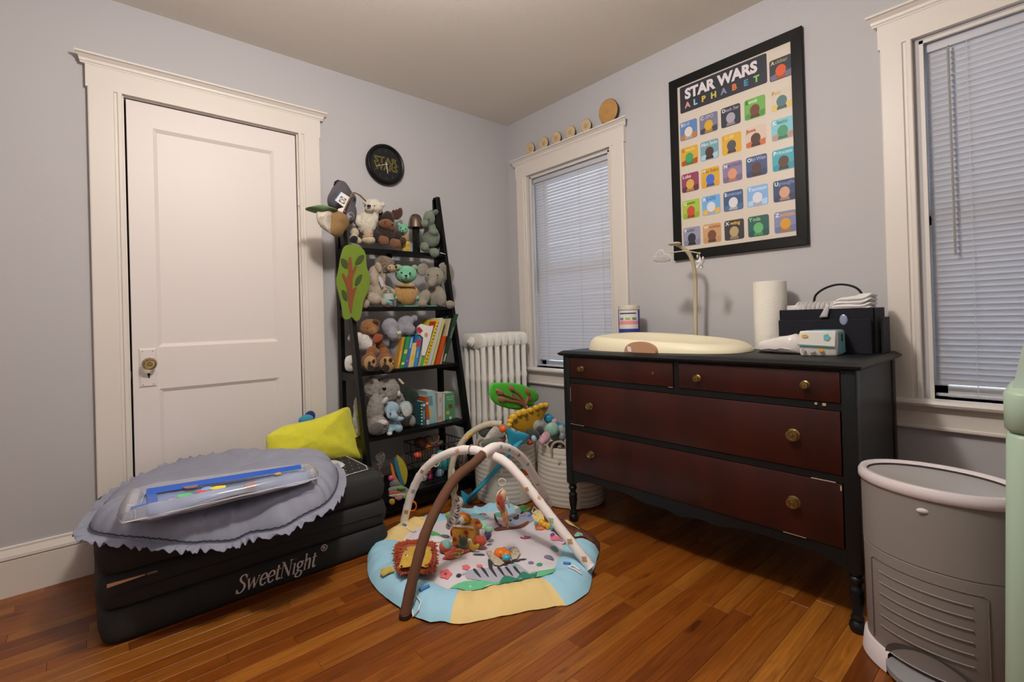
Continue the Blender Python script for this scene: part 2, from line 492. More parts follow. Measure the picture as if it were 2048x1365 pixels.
# ---------------------------------------------------------------- windows with mini blinds
m_pane = mat('window_glass', (1, 1, 1, 1), 0, trans=1, ior=1.1, spec=.3)
m_slat = mat('blind_slat', lin('#cfced2', 1.05), .45)
_n, _l = m_slat.node_tree.nodes, m_slat.node_tree.links      # thin vinyl lets some daylight through
_tr = _n.new('ShaderNodeBsdfTranslucent'); _tr.inputs[0].default_value = (.80, .82, .84, 1); _mx = _n.new('ShaderNodeMixShader'); _mx.inputs[0].default_value = .22
_l.new(_n['Principled BSDF'].outputs[0], _mx.inputs[1]); _l.new(_tr.outputs[0], _mx.inputs[2]); _l.new(_mx.outputs[0], _n['Material Output'].inputs['Surface'])
m_cord = mat('blind_cord', lin('#c9c7c2'), .7)
def window(i, ya, yb, z0, z1, oa, ob, tilt, wand_y):
    t = thing(f'window_{i}', ['white sash window by the radiator', 'white sash window beside the dresser'][i - 1], None, (0, (ya + yb) / 2, z0)); t['kind'] = 'structure'
    casing(t, 'y', oa, ya + .018, z0 - .002, z1 + .010, m_trim, None)
    casing(t, 'y', ob, yb - .018, z0 - .002, z1 + .010, m_trim, None)
    head_trim(t, 'y', oa + .006, ob - .006, z1 + .010, .092, 0, m_trim)
    q = MB()   # stool and apron
    S = [(0, z0 - .028), (.040, z0 - .028), (.052, z0 - .024), (.057, z0 - .014), (.052, z0 - .004), (.040, z0), (-.10, z0), (-.10, z0 - .028)]
    q.rings([[(-d, e, u) for d, u in S] for e in (oa + .012, ob - .012)]); obj('window_stool', q, m_trim, t, smooth=False)
    q = MB(); A = [(0, z0 - .028), (.034, z0 - .028), (.030, z0 - .040), (.020, z0 - .052), (.020, z0 - .100), (.026, z0 - .104), (.026, z0 - .112), (.016, z0 - .118), (0, z0 - .120)]
    q.rings([[(-d, e, u) for d, u in A] for e in (oa, ob)]); obj('window_apron', q, m_trim, t, smooth=False)
    q = MB()   # stop beads inside the opening
    for e, s in ((ya, -1), (yb, 1)): q.box((.0, e, z0), (.012, e + s * .012, z1)); q.box((.10, e, z0), (.14, e + s * .02, z1))
    q.box((0, ya, z1 - .012), (.012, yb, z1)); obj('stop_bead', q, m_trim, t, smooth=False)
    zm = (z0 + z1) / 2
    for (za, zb, xx) in ((z0, zm + .02, .075), (zm - .02, z1, .11)):
        q = MB(); f = .042
        q.box((xx, ya - .002, za), (xx + .028, ya - f, zb)); q.box((xx, yb + .002, za), (xx + .028, yb + f, zb))
        q.box((xx, ya, za), (xx + .028, yb, za + f)); q.box((xx, ya, zb - .034), (xx + .028, yb, zb))
        so = obj('window_sash', q, m_trim, t, smooth=False)
        q = MB(); q.box((xx + .011, ya - f, za + f), (xx + .016, yb + f, zb - .034)); obj('glass_pane', q, m_pane, so, smooth=False)
    # the blind
    B = thing('window_blind', ['white mini blind with daylight between its slats, over the corner window', 'closed white mini blind with a tilt wand, over the window beside the dresser'][i - 1], 'blind', (.036, (ya + yb) / 2, z1), 'white mini blinds')
    e0, e1 = ya - (.006 if i == 1 else .013), yb + .006
    q = MB(); q.box((.022, e0, z1 - .044), (.050, e1, z1 - .006), bev=.002); obj('head_rail', q, m_slat, B)
    zt, zb_ = z1 - .052, z0 + .020
    pitch = .0213
    n = int((zt - zb_) / pitch)
    me = None
    for k in range(n):
        z = zt - k * pitch
        if me is None:
            q = MB()
            wd, c = (.0220 if i == 1 else .0245), .0018
            a = math.radians(tilt)
            pts = [(-wd / 2 + wd * j / 6, c * (1 - (2 * j / 6 - 1) ** 2)) for j in range(7)]
            rr = []
            for e in (e0 - .002, e1 + .002):
                rr.append([(u * math.cos(a) - v * math.sin(a), e, u * math.sin(a) + v * math.cos(a)) for u, v in pts] + [(u * math.cos(a) - (v - .0004) * math.sin(a), e, u * math.sin(a) + (v - .0004) * math.cos(a)) for u, v in pts[::-1]])
            q.rings(rr)
            me = q.mesh('slat', m_slat)
            me.transform(Matrix.Translation((0, -(e0 + e1) / 2, 0)))
        o = link('slat', me, B); o.location = (.036, (e0 + e1) / 2, z)
        o.rotation_euler = (rng.uniform(-.0012, .0012), rng.uniform(-.035, .035), 0)
    q = MB(); q.box((.024, e0, zb_ - .012), (.048, e1, zb_ - .002), bev=.002); obj('bottom_rail', q, m_slat, B)
    for fy in (.16, .62, .88)[:3] if i == 1 else (.17, .62):
        yy = e0 + (e1 - e0) * fy
        q = MB()
        for xx in (.0235, .0485): q.tube([(xx, yy, z1 - .04), (xx, yy, zb_ - .006)], .0008, 5)
        obj('ladder_cord', q, m_cord, B)
    q = MB(); q.tube([(.012, wand_y, z1 - .046), (.010, wand_y, z1 - .06)], .003, 8); q.tube([(.010, wand_y, z1 - .058), (.012, wand_y - .002, 1.20)], .0042, 6)
    obj('tilt_wand', q, mat('clear_wand', lin('#b9b6b2'), .12, trans=.4), B)
window(1, *WIN[0], -.108, -1.046, 77, -.265)
window(2, *WIN[1], -2.257, -3.185, -66, -2.452)
# ================================================================ DRESSER
m_char = mat('charcoal_paint', lin('#141617', 1.0), .40, .12, 60, spec=.35)
def mahogany():
    M = mat('mahogany_veneer', lin('#34100a', 1.0), .38, .03, 80, var=.38, vscale=5, stretch=(1, 1.6, .5))
    return M
m_mah = mahogany()
m_knobB = mat('aged_brass', lin('#8d7a4c', 1.2), .35, .3, 160, metal=1, var=.3, vscale=90)
m_chip = mat('bare_wood_chip', lin('#b09a80'), .8)
FX, BX, DY0, DY1 = -.605, -.074, -1.060, -2.283
dz = .848
D = thing('dresser', 'charcoal painted dresser with dark mahogany drawers and brass knobs', 'dresser', ((FX + BX) / 2, (DY0 + DY1) / 2, 0))
q = MB()   # top with a moulded edge
ov = [(0.0, dz - .026), (.010, dz - .024), (.016, dz - .018), (.018, dz - .012), (.010, dz - .008), (.004, dz - .004), (-.004, dz)]
rr = []
for o_, z in ov: rr.append([(FX - o_ - .002, DY0 + o_ + .002, z), (BX + .012 + o_ * .2, DY0 + o_ + .002, z), (BX + .012 + o_ * .2, DY1 - o_ - .002, z), (FX - o_ - .002, DY1 - o_ - .002, z)])
q.rings(rr); obj('dresser_top', q, m_char, D, ang=50)
q = MB()   # carcass: posts, rails, sides, back
pw = .042
zb = .212
for ya in (DY0, DY1 + pw): q.box((FX, ya, .19), (FX + pw, ya - pw, dz - .026), bev=.003)
for ya in (DY0, DY1 + pw): q.box((BX - pw, ya, .19), (BX, ya - pw, dz - .026), bev=.003)
q.box((FX + pw, DY0 - .004, .205), (BX - pw, DY0 - .020, dz - .026)); q.box((FX + pw, DY1 + .004, .205), (BX - pw, DY1 + .020, dz - .026))
q.box((BX - .012, DY0 - pw, .205), (BX - .004, DY1 + pw, dz - .026))
q.box((FX + .02, DY0 - pw, .232), (BX - .02, DY1 + pw, .240))
rails = [(.821, .822 + .0), (.691, .713), (.463, .487)]
q.box((FX + .004, DY0 - pw, .818), (FX + .03, DY1 + pw, dz - .026))
q.box((FX + .004, DY0 - pw, .691), (FX + .03, DY1 + pw, .715)); q.box((FX + .004, DY0 - pw, .463), (FX + .03, DY1 + pw, .487))
q.box((FX + .004, -1.664, .715), (FX + .03, -1.686, .818))
obj('carcass', q, m_char, D, ang=40)
# shaped apron under the bottom drawer
ys_ = [DY0 - pw + (DY1 + DY0 * -1 + 2 * pw) * i / 60 for i in range(61)]
def apron(t):
    c = abs(t - .5) * 2
    z = .188 + .030 * (1 - math.exp(-((c - .62) / .3) ** 2)) * 0
    z = .222 - .026 * math.exp(-(c / .12) ** 2) - .018 * math.exp(-((c - .26) / .12) ** 2) - .034 * max(0, (c - .8) / .2) ** 2
    return z
pts = [(y, apron(i / 60)) for i, y in enumerate(ys_)] + [(ys_[-1], .256), (ys_[0], .256)]
q = MB(); q.prism(pts, FX + .004, FX + .022, 'x'); obj('apron', q, m_char, D, smooth=False)
# turned legs
LEG = [(.001, 0), (.014, 0), (.021, .006), (.024, .016), (.022, .028), (.015, .036), (.018, .040), (.019, .046), (.015, .052), (.013, .058), (.018, .085), (.021, .112), (.018, .125), (.021, .129), (.021, .135), (.015, .141), (.013, .150), (.019, .160), (.021, .166), (.019, .172), (.014, .176), (.019, .182), (.021, .188), (.021, .193)]
for lx in (FX + .021, BX - .021):
    for ly in (DY0 - .021, DY1 + .021):
        q = MB(); q.lathe(LEG, (lx, ly, 0), 20); obj('leg', q, m_char, D, ang=60)
drawers = [((-1.104, -1.662, .717, .816), [(-1.180, .764)], [(-1.569, .768)]),
           ((-1.688, -2.240, .717, .816), [(-1.768, .762), (-2.143, .768)], []),
           ((-1.104, -2.238, .489, .689), [(-1.227, .590), (-2.102, .596)], []),
           ((-1.104, -2.238, .258, .461), [(-1.227, .362), (-2.097, .369)], [])]
for i, ((a, c, z0, z1), kn, holes) in enumerate(drawers):
    q = MB(); q.box((FX - .001, a, z0), (FX + .20, c, z1), bev=.002); o = obj('drawer', q, m_mah, D)
    for (ky, kz) in kn:
        big = i > 1
        q = MB(); R = Matrix.Rotation(-PI / 2, 3, 'Y')
        s = 1.55 if big and ky < -2 else (1.2 if big else 1)
        prof = [(.0001, 0), (.0125, 0), (.0135, .002), (.011, .0035), (.006, .005), (.005, .012), (.010, .014), (.0125, .017), (.0115, .0205), (.008, .021), (.0072, .0195), (.004, .0195), (.003, .022), (.0001, .0225)]
        q.lathe([(r * s, z * (1 + .15 * (s - 1))) for r, z in prof], (FX - .001, ky, kz), 20, M=R)
        obj('knob', q, m_knobB, o, ang=50)
    for (ky, kz) in holes:
        q = MB(); q.torus((FX - .0012, ky, kz), .0042, .0016, M=Matrix.Rotation(-PI / 2, 3, 'Y'), n=14, m=6); q.use(None)
        obj('knob_hole', q, mat('hole_rim', lin('#7a4a38'), .7), o)
for (y0, y1, z, h) in ((-1.10, -1.185, .4885, .0016), (-1.64, -1.66, .7155, .0016), (-2.15, -2.22, .4615, .0016), (-2.06, -2.13, .2565, .0016), (-2.19, -2.20, .704, .008), (-2.168, -2.175, .705, .007), (-1.1035, -1.105, .60, .07), (-2.232, -2.2365, .44, .016)):
    q = MB(); q.box((FX - .0016, y0, z), (FX + .0041, y1, z + h)); obj('chipped_paint', q, m_chip, D, smooth=False)

# ================================================================ LADDER SHELF
m_blk = mat('black_wood', lin('#0d0d0d', 1.0), .42, .08, 50, spec=.25)
LX, RX = -1.335, -.700
def yf(z): return -.43 + .187 * z
S = thing('ladder_shelf', 'black wooden ladder shelf crowded with plush toys and books', 'shelf', ((LX + RX) / 2, -.25, 0))
tops = [1.430, 1.100, .757, .424, .115]
for x in (LX, RX):
    q = MB()
    q.rings([[(x + a * .011, yf(z) + c * .024, z) for a, c in ((-1, -1), (1, -1), (1, 1), (-1, 1))] for z in (0, 1.80)])
    obj('front_post', q, m_blk, S, smooth=False)
    q = MB(); q.box((x - .011, -.105, 0), (x + .011, -.062, 1.79)); obj('rear_post', q, m_blk, S, smooth=False)
for k, z in enumerate(tops):
    q = MB()
    q.box((LX + .0115, yf(z) - .012, z - .020), (RX - .0115, -.066, z), bev=.0015)
    if k == 4: q.box((LX + .0115, yf(z) + .006, z - .085), (RX - .0115, yf(z) + .022, z - .020))
    obj('shelf_board', q, m_blk, S, smooth=False)
    for x in (LX, RX):
        q = MB(); q.box((x - .010, yf(z) + .022, z - .052), (x + .010, -.104, z - .008)); obj('side_rail', q, m_blk, S, smooth=False)

# ================================================================ RADIATOR
m_rad = mat('radiator_enamel', lin('#e4e1da', 1.10), .38, .18, 45)
R_ = thing('cast_iron_radiator', 'cream cast iron column radiator in the corner under the window', 'radiator', (-.30, -.175, 0))
NS = 7; rx0, rx1 = -.515, -.105; sp = (rx1 - rx0) / NS
ycol = [-.075, -.135, -.195, -.255]
for k in range(NS):
    cx = rx0 + sp * (k + .5)
    q = MB()
    hx = sp * .30
    for j, yc in enumerate(ycol):
        P = [(.0, 0)]
        for zc0, zc1 in ((.11, .845),):
            rr = []
            for z in (zc0, .20, .36, .385, .41, .61, .635, .66, .80, zc1):
                w_ = 1.0 if z not in (.385, .635) else 1.28
                rr.append([(cx + hx * w_ * .82 * math.cos(a), yc + .021 * w_ * math.sin(a), z) for a in [2 * PI * i / 10 for i in range(10)]])
            q.rings(rr)
    # top and bottom headers joining the columns
    def header(z0, z1):
        pr = []
        n = 14
        for i in range(n):
            a = 2 * PI * i / n
            yy = -.165 + (.118 * (1 if math.cos(a) > 0 else -1) * abs(math.cos(a)) ** .45)
            zz = (z0 + z1) / 2 + (z1 - z0) / 2 * (1 if math.sin(a) > 0 else -1) * abs(math.sin(a)) ** .55
            pr.append((yy, zz))
        q.rings([[(cx + s * hx * f, -.165 + (p[0] + .165) * g, (z0 + z1) / 2 + (p[1] - (z0 + z1) / 2) * g) for p in pr] for s, f, g in ((-1, 1, .92), (-1, .8, 1), (1, .8, 1), (1, 1, .92))])
    header(.825, .925); header(.075, .135)
    if k < NS - 1:
        for zz in (.875, .105): q.lathe([(.022, -sp * .7), (.022, sp * .7)], (cx + sp / 2, -.165, zz), 12, M=Matrix.Rotation(PI / 2, 3, 'Y'))
    so = obj('radiator_section', q, m_rad, R_, ang=45)
    if k in (0, NS - 1):
        for yy in (-.075, -.255):
            q = MB(); q.lathe([(.016, 0), (.011, .03), (.012, .085)], (cx, yy, 0), 12); obj('foot', q, m_rad, so)
q = MB(); Mx = Matrix.Rotation(-PI / 2, 3, 'Y')
q.lathe([(.034, 0), (.036, .006), (.030, .012), (.024, .013), (.024, .022), (.014, .024), (.013, .032), (.001, .034)], (rx0 + .006, -.165, .872), 20, M=Mx); obj('end_plug', q, m_rad, R_, ang=50)

# ================================================================ FOLDED MATTRESS
def mattress_fabric():
    return mat('charcoal_knit', lin('#2a2a2b', 1.1), .85, .25, 900, sheen=.0)
m_knit = mattress_fabric()
MX0, MX1, MY0, MY1 = -2.372, -1.377, -.690, -.060
Q = thing('folding_mattress', 'black tri-fold mattress stacked in three layers against the door', 'mattress', ((MX0 + MX1) / 2, (MY0 + MY1) / 2, 0))
def pillow_box(x0, x1, y0, y1, z0, z1, r, seed=0, nx=26, ny=16):
    """rounded soft slab with slightly bulging faces"""
    q = MB(); cx, cy, cz = (x0 + x1) / 2, (y0 + y1) / 2, (z0 + z1) / 2
    hx, hy, hz = (x1 - x0) / 2, (y1 - y0) / 2, (z1 - z0) / 2
    prof = [(-hz, r), (-hz + r * .13, r * .5), (-hz + r * .5, r * .13), (-hz + r, 0), (0, -.006), (hz - r, 0), (hz - r * .5, r * .13), (hz - r * .13, r * .5), (hz, r)]
    rr = []
    for z, ins in prof:
        ring = []
        n = 80
        for i in range(n):
            a = 2 * PI * i / n
            e = .12
            x = math.copysign(abs(math.cos(a)) ** e, math.cos(a)); y = math.copysign(abs(math.sin(a)) ** e, math.sin(a))
            w_ = .004 * mnoise.noise(Vector((x * 3 + seed, y * 3, z * 12)))
            ring.append((cx + (hx - ins + w_) * x, cy + (hy - ins + w_) * y, cz + z))
        rr.append(ring)
    q.rings(rr)
    return q
for k, (z0, z1, dx) in enumerate(((0.0, .110, 0), (.108, .224, .004), (.222, .338, .006))):
    q = pillow_box(MX0 - dx * .6, MX1 + dx - .006 * k, MY0 + (.004 if k else 0), MY1, z0, z1, .026, k)
    o = obj('mattress_layer', q, m_knit, Q, ang=60)
q = MB()
q.tube(smooth_path([(MX0 + .02, MY0 - .003, .1665), (MX0 + .3, MY0 - .002, .1665), (MX1 - .03, MY0 - .002, .1665)], 4), .0022, 6)
zp = obj('zipper', q, mat('zipper_tape', lin('#1b1b1c'), .7), Q)
q = MB(); q.box((-2.366, MY0 - .0065, .205), (-2.26, MY0 + .0, .214)); 
q = MB(); q.prism([(-2.352, .1985), (-2.255, .2045), (-2.255, .2065), (-2.352, .2085)], MY0 - .0075, MY0 - .001, 'y'); obj('lining_gap', q, mat('peach_lining', lin('#e2a981'), .8), zp)
q = MB(); q.box((-2.252, MY0 - .010, .202), (-2.222, MY0 - .004, .210), bev=.002); obj('zipper_pull', q, mat('grey_metal', '#7c7a76', .4, metal=.8), zp)
# embroidered maker's name on the lowest layer: an italic serif hand, each letter drawn with thick and thin strokes
m_sil = mat('silver_print', lin('#e6deda'), .55)
GL = {'S': (.50, [([(.45, .58), (.39, .68), (.27, .72), (.15, .66), (.13, .55), (.23, .43), (.36, .32), (.40, .17), (.31, .04), (.17, .0), (.06, .06), (.03, .15)], 'n'), ([(.45, .54), (.46, .70)], .03), ([(.02, .19), (.02, .0)], .03)]),
      'w': (.66, [([(.06, .48), (.17, .01)], .095), ([(.17, .01), (.33, .48)], .035), ([(.32, .48), (.43, .01)], .095), ([(.43, .01), (.60, .48)], .035), ([(-.02, .475), (.14, .475)], .028), ([(.53, .475), (.66, .475)], .028)]),
      'e': (.41, [([(.07, .25), (.35, .28), (.35, .40), (.27, .48), (.17, .47), (.07, .36), (.05, .2), (.11, .05), (.22, .0), (.36, .08)], 'n')]),
      't': (.30, [([(.14, .64), (.115, .12), (.17, .015), (.28, .07)], 'n'), ([(.02, .465), (.28, .465)], .035)]),
      'N': (.66, [([(.08, .0), (.08, .70)], .035), ([(.07, .70), (.52, .01)], .105), ([(.52, .0), (.52, .70)], .035), ([(-.02, .012), (.18, .012)], .028), ([(-.03, .69), (.13, .69)], .028), ([(.43, .69), (.62, .69)], .028)]),
      'i': (.22, [([(.10, .48), (.10, .06), (.17, .02)], .085), ([(.0, .455), (.10, .475)], .03), ([(.10, .66), (.11, .665)], .09), ([(.02, .012), (.19, .012)], .026)]),
      'g': (.42, [([(.2, .48), (.08, .42), (.06, .30), (.17, .20), (.29, .26), (.32, .39), (.2, .48)], 'n'), ([(.13, .2), (.09, .12), (.2, .07), (.34, .0), (.31, -.14), (.16, -.19), (.02, -.13), (.05, -.03), (.15, .05)], 'n'), ([(.3, .44), (.40, .47)], .04)]),
      'h': (.46, [([(.09, .74), (.09, .0)], .085), ([(.10, .33), (.18, .45), (.28, .48), (.34, .40), (.34, .0)], 'n'), ([(.0, .725), (.09, .735)], .03), ([(.0, .012), (.19, .012)], .026), ([(.25, .012), (.43, .012)], .026)])}
nm_ = thing_none = None
A_, B_ = at(470, 1186, y=MY0), at(636, 1136, y=MY0)
tot = sum(GL[c][0] for c in 'SweetNight') + .02
sx_ = (B_.x - A_.x) / (tot + .16); sy_ = .084
xo = A_.x; z0_ = .0375
q = MB()
for ch in 'SweetNight':
    adv, strokes = GL[ch]
    for pts, wd in strokes:
        P2 = [Vector((a, b, 0)) for a, b in pts]
        P2 = smooth_path(P2, 5) if len(P2) > 2 else P2
        W = []
        for i, p in enumerate(P2):
            d = (P2[min(i + 1, len(P2) - 1)] - P2[max(i - 1, 0)]).normalized()
            W.append((.040 + .066 * abs(d.y) ** 1.4 if wd == 'n' else wd) / 2)
        L_, R2 = [], []
        for i, p in enumerate(P2):
            d = (P2[min(i + 1, len(P2) - 1)] - P2[max(i - 1, 0)]).normalized(); n = Vector((-d.y, d.x, 0))
            for lst, k in ((L_, 1), (R2, -1)):
                v = p + n * W[i] * k; lst.append(Vector((xo + (v.x + .26 * v.y) * sx_, MY0 - .0075, z0_ + v.y * sy_)))
        for i in range(len(P2) - 1):
            if (L_[i] - L_[i + 1]).length < 1e-7: continue
            q.bm.faces.new([q.bm.verts.new(v) for v in (L_[i], L_[i + 1], R2[i + 1], R2[i])])
    xo += adv * sx_
tw = obj('printed_name', q, m_sil, Q, smooth=False)
tw['label'] = 'silver italic lettering reading SweetNight'
text('registered_mark', '\u00ae', .036, m_sil, frame((xo + .036, MY0 - .0075, .098), (1, 0, 0), (0, 0, 1)), Q)
# star-dotted top cover with a white piping line
q = MB(); q.box((-1.66, -.60, .338), (-1.412, -.10, .3405), bev=.001); cv = obj('dotted_cover', q, mat('dark_cover', lin('#232327', 1.1), .8), Q, smooth=False)
q = MB(); q.tube([(-1.66, -.602, .340), (-1.54, -.600, .340), (-1.43, -.585, .340), (-1.410, -.53, .340), (-1.410, -.10, .340)], .0022, 6); obj('white_piping', q, mat('white_cord', lin('#cfcac6'), .7), cv)
q = MB()
for i in range(8):
    for j in range(9):
        q.lathe([(.0030, 0), (.0030, .0004)], (-1.65 + i * .032 + .013 * (j % 2), -.585 + j * .055, .3406), 6)
tag(obj('white_dots', q, mat('white_cord'  , '#ffffff', .7), cv, smooth=False), kind='stuff')

# ================================================================ NAPPY PAIL
m_pail = mat('pail_grey', lin('#8c8682', 1.0), .5, .05, 300)
m_pailw = mat('pail_white', lin('#d9cfd2', 1.0), .35)
m_pedal = mat('pedal_grey', lin('#8f8e90', 1.0), .3)
PC = Vector((-.632, -2.470, 0)); PA = math.radians(-12)
def pp(u, v, z):   # u: along the front (toward +y), v: out of the front
    return Vector((PC.x - v * math.cos(PA) - u * math.sin(PA), PC.y + u * math.cos(PA) - v * math.sin(PA), z))
au, av = .178, .132
def oval(z, k=0, n=56): return [pp((au + k) * math.cos(2 * PI * i / n), (av + k) * math.sin(2 * PI * i / n), z) for i in range(n)]
T = thing('nappy_pail', 'grey oval nappy pail with white rim and foot pedal beside the dresser', 'pail', PC)
q = MB(); q.rings([oval(.055, -.006), oval(.06, -.004), oval(.33, -.001), oval(.331, -.0022), oval(.334, -.0022), oval(.335, 0), oval(.518, .001)]); obj('pail_body', q, m_pail, T, ang=50)
q = MB(); q.rings([oval(0, .006), oval(.004, .010), oval(.055, .004), oval(.060, -.002)])
bmesh.ops.delete(q.bm, geom=[f for f in q.bm.faces if (lambda c: (c - pp(-.02, av, c.z)).length < .095)(f.calc_center_median())], context='FACES')
obj('base_ring', q, m_pailw, T, ang=50)
q = MB(); q.rings([oval(.514, .004), oval(.518, .008), oval(.535, .008), oval(.545, .002), oval(.545, -.008), oval(.538, -.014)], cap=False); obj('rim', q, m_pailw, T, ang=50)
q = MB(); q.rings([oval(.520, -.012), oval(.532, -.014), oval(.528, -.045), oval(.522, -.10)]); obj('lid', q, mat('lid_grey', lin('#a3a09e', 1.0), .28), T, ang=50)
def front(u, z, out=0):
    c = max(-.98, min(.98, u / au)); return pp(u, av * math.sqrt(1 - c * c) + out, z)
q = MB()   # front door outline and six ribs
def strip(pts, r, mb): mb.tube(pts, r, 6)
pn = [front(-.125, .07, -.001)] + [front(-.125, z, -.001) for z in (.15, .27, .295)] + [front(-.118 + .236 * i / 12, .302, -.001) for i in range(13)] + [front(.125, z, -.001) for z in (.295, .2, .07)]
q.tube(pn, .0016, 6); pd = obj('door_outline', q, mat('pail_seam', lin('#6f6863'), .5), T)
for i in range(6):
    q = MB(); z = .272 - i * .030
    strip([front(-.10 + .2 * j / 14, z, 0) for j in range(15)], .0018, q); obj('rib', q, m_pail, T)
q = MB()
for i in range(1): 
    rr = []
    for k in range(7):
        t = k / 6
        rr.append([front(-.01 + .098 * math.cos(a) * (1 - .999 * t ** 3), .060 + (.052 + .0) * max(0, math.sin(a)) * (1 - .999 * t ** 3), .0012 - .0) for a in [PI * j / 18 for j in range(19)]])
    q.bm.faces.new([q.bm.verts.new(p) for p in [front(-.01 + .098 * math.cos(PI * j / 24), .056 + .060 * math.sin(PI * j / 24), .0015) for j in range(25)]])
obj('pedal_recess', q, mat('recess_grey', lin('#5d5855'), .5), T)
q = MB(); rr = []
for z, k in ((.022, -.008), (.026, 0), (.040, 0), (.046, -.010)):
    rr.append([pp(-.01 + (.098 + k) * math.cos(a), av - .045 + (.098 + k) * max(0, math.sin(a)) ** .8, z) for a in [PI * j / 20 for j in range(21)]])
q.rings(rr); obj('foot_pedal', q, m_pedal, T, ang=50)
q = MB(); q.ell(front(-.015, .484, .001), (.014, .006, .007), M=Matrix.Rotation(-PI / 2 - PA, 3, 'Z').to_3x3(), n=14, m=8); obj('badge', q, m_pailw, T)

# ================================================================ MINT CABINET (only its edge shows)
m_mint = mat('mint_plastic', lin('#9db29e', 1.0), .4, .04, 200)
V = thing('mint_cabinet', 'mint green rounded play cabinet at the edge of the picture', 'cabinet', (-1.06, -2.86, 0))
vx = -1.16
e1 = at(2011, 784, x=vx); e2 = at(2009, 868, x=vx); e3 = at(1994, 1350, x=vx)
def block(y, z0, z1, r, k=1.0, y2=None):
    q = MB(); rr = []
    for z, i in ((z0, .006), (z0 + .006, 0), (z1 - .006, 0), (z1, .006)):
        t = (z - z0) / (z1 - z0); yy = y + ((y2 if y2 is not None else y) - y) * t
        ring = []
        for (cx, cy, a0) in ((vx + r, yy - r, 90), (vx + r, yy - .34 + r, 180), (vx + .22 - r, yy - .34 + r, 270), (vx + .22 - r, yy - r, 0)):
            for j in range(7):
                a = math.radians(a0 + 15 * j); ring.append((cx + (r - i) * math.cos(a), cy + (r - i) * math.sin(a), z))
        rr.append(ring)
    q.rings(rr); return q
obj('lower_cabinet', block(e3.y, 0, e2.z - .001, .03, y2=e2.y), m_mint, V, ang=50)
obj('upper_band', block(e2.y + .002, e2.z + .001, e1.z, .03), m_mint, V, ang=50)
f1 = at(2024, 783, x=vx + .06); f2 = at(2046, 690, x=vx + .06)
q = MB(); q.prism([(f1.y, e1.z - .004), (f1.y - (f1.y - f2.y) * 1.0, f2.z), (f2.y - .02, f2.z + .06), (f2.y - .10, f2.z + .10), (f2.y - .22, f2.z + .10), (f2.y - .25, e1.z - .004)], vx + .06, vx + .20, 'x'); obj('slanted_back', q, mat('mint_pale', lin('#b7c8bd', 1.05), .4), V, smooth=False)
# ================================================================ SOFT-GOODS HELPERS
def line_px(pts, smooth=2, **k):
    """pixel outline on a real plane -> closed world outline"""
    P = [at(a, b, **k) for a, b in pts]
    if smooth:
        n = len(P); out = []
        for i in range(n):
            a, b, c, d = P[i - 1], P[i], P[(i + 1) % n], P[(i + 2) % n]
            for j in range(smooth):
                t = j / smooth
                out.append(.5 * ((2 * b) + (c - a) * t + (2 * a - 5 * b + 4 * c - d) * t * t + (3 * b - a - 3 * c + d) * t ** 3))
        P = out
    return P
def puff(out, th, nrm, mb=None, rings=7, flat=.5, c=None, back=None, noise=0, seed=0):
    """stuffed shape: outline blown up by th to the front (and back) along nrm"""
    q = mb or MB(); nrm = Vector(nrm).normalized()
    c = Vector(c) if c is not None else sum(out, Vector()) / len(out)
    back = th if back is None else back
    S = [math.sin(PI / 2 * i / rings) for i in range(1, rings + 1)]
    def lay(s, sg):
        h = (1 - s ** 2.4) ** flat if s < 1 else 0
        r = []
        for p in out:
            v = c + (p - c) * s
            w_ = noise * mnoise.noise(v * 22 + Vector((seed, 0, 0))) * (1 - s * .4) if noise and s < 1 else 0
            r.append(v + nrm * ((th if sg > 0 else -back) * h + w_))
        return r
    rr = [lay(s, 1) for s in [.02] + S] + [lay(s, -1) for s in (S[:-1][::-1] + [.02])]
    q.rings(rr); return q
def slab(out, th, nrm, mb=None, bev=.002):
    """flat cut piece with rounded rim"""
    q = mb or MB(); nrm = Vector(nrm).normalized(); c = sum(out, Vector()) / len(out)
    def sh(k, h): return [p + (c - p).normalized() * k + nrm * h for p in out]
    q.rings([sh(bev, 0), sh(0, min(bev, th * .3)), sh(0, th - min(bev, th * .3)), sh(bev, th)]); return q
def bl(px, py, y, w, h, d=None, rot=0, tilt=0):
    p = at(px, py, y=y); k = mpp(p)
    return (p, (w * k, (d if d else (w + h) / 2 * .9) * k, h * k), rotd(rot, tilt))
def one(name, B, m, parent, n=18, k=12):
    q = MB()
    for p, r, M in (B if isinstance(B, list) else [B]): q.ell(p, r, M, n, k)
    return obj(name, q, m, parent)
def fused(name, B, m, parent, vox=.0065, fur=0, fs=.02, it=5):
    """one continuous stuffed body grown over several lobes, seams smoothed, pile raised by a noise displacement"""
    q = MB()
    for p, r, M in B: q.ell(p, r, M, 16, 10)
    o = obj(name, q, m, parent)
    r = o.modifiers.new('grow', 'REMESH'); r.mode = 'VOXEL'; r.voxel_size = vox; r.use_smooth_shade = True
    s = o.modifiers.new('soft', 'SMOOTH'); s.iterations = it; s.factor = .6
    if fur:
        tx = bpy.data.textures.new('pile', 'CLOUDS'); tx.noise_scale = fs; tx.noise_depth = 3
        d = o.modifiers.new('pile', 'DISPLACE'); d.texture = tx; d.strength = fur; d.texture_coords = 'GLOBAL'; d.mid_level = .5
    return bake(o)
def plushm(key, h, g=1.0, b=.9, s=170, var=.10): return mat('plush_' + key, lin(h, g * .88), .95, b, s, sheen=.25, var=var, vscale=60)
m_eye = mat('bead_black', (.008, .008, .009, 1), .15)
VIEW = -TF
def eyes(pts, parent, y, r=1.5, out=.0):
    for a, b in pts:
        p, rr, M = bl(a, b, y, r, r, r); one('eye', (p, rr, M), m_eye, parent, 10, 7)

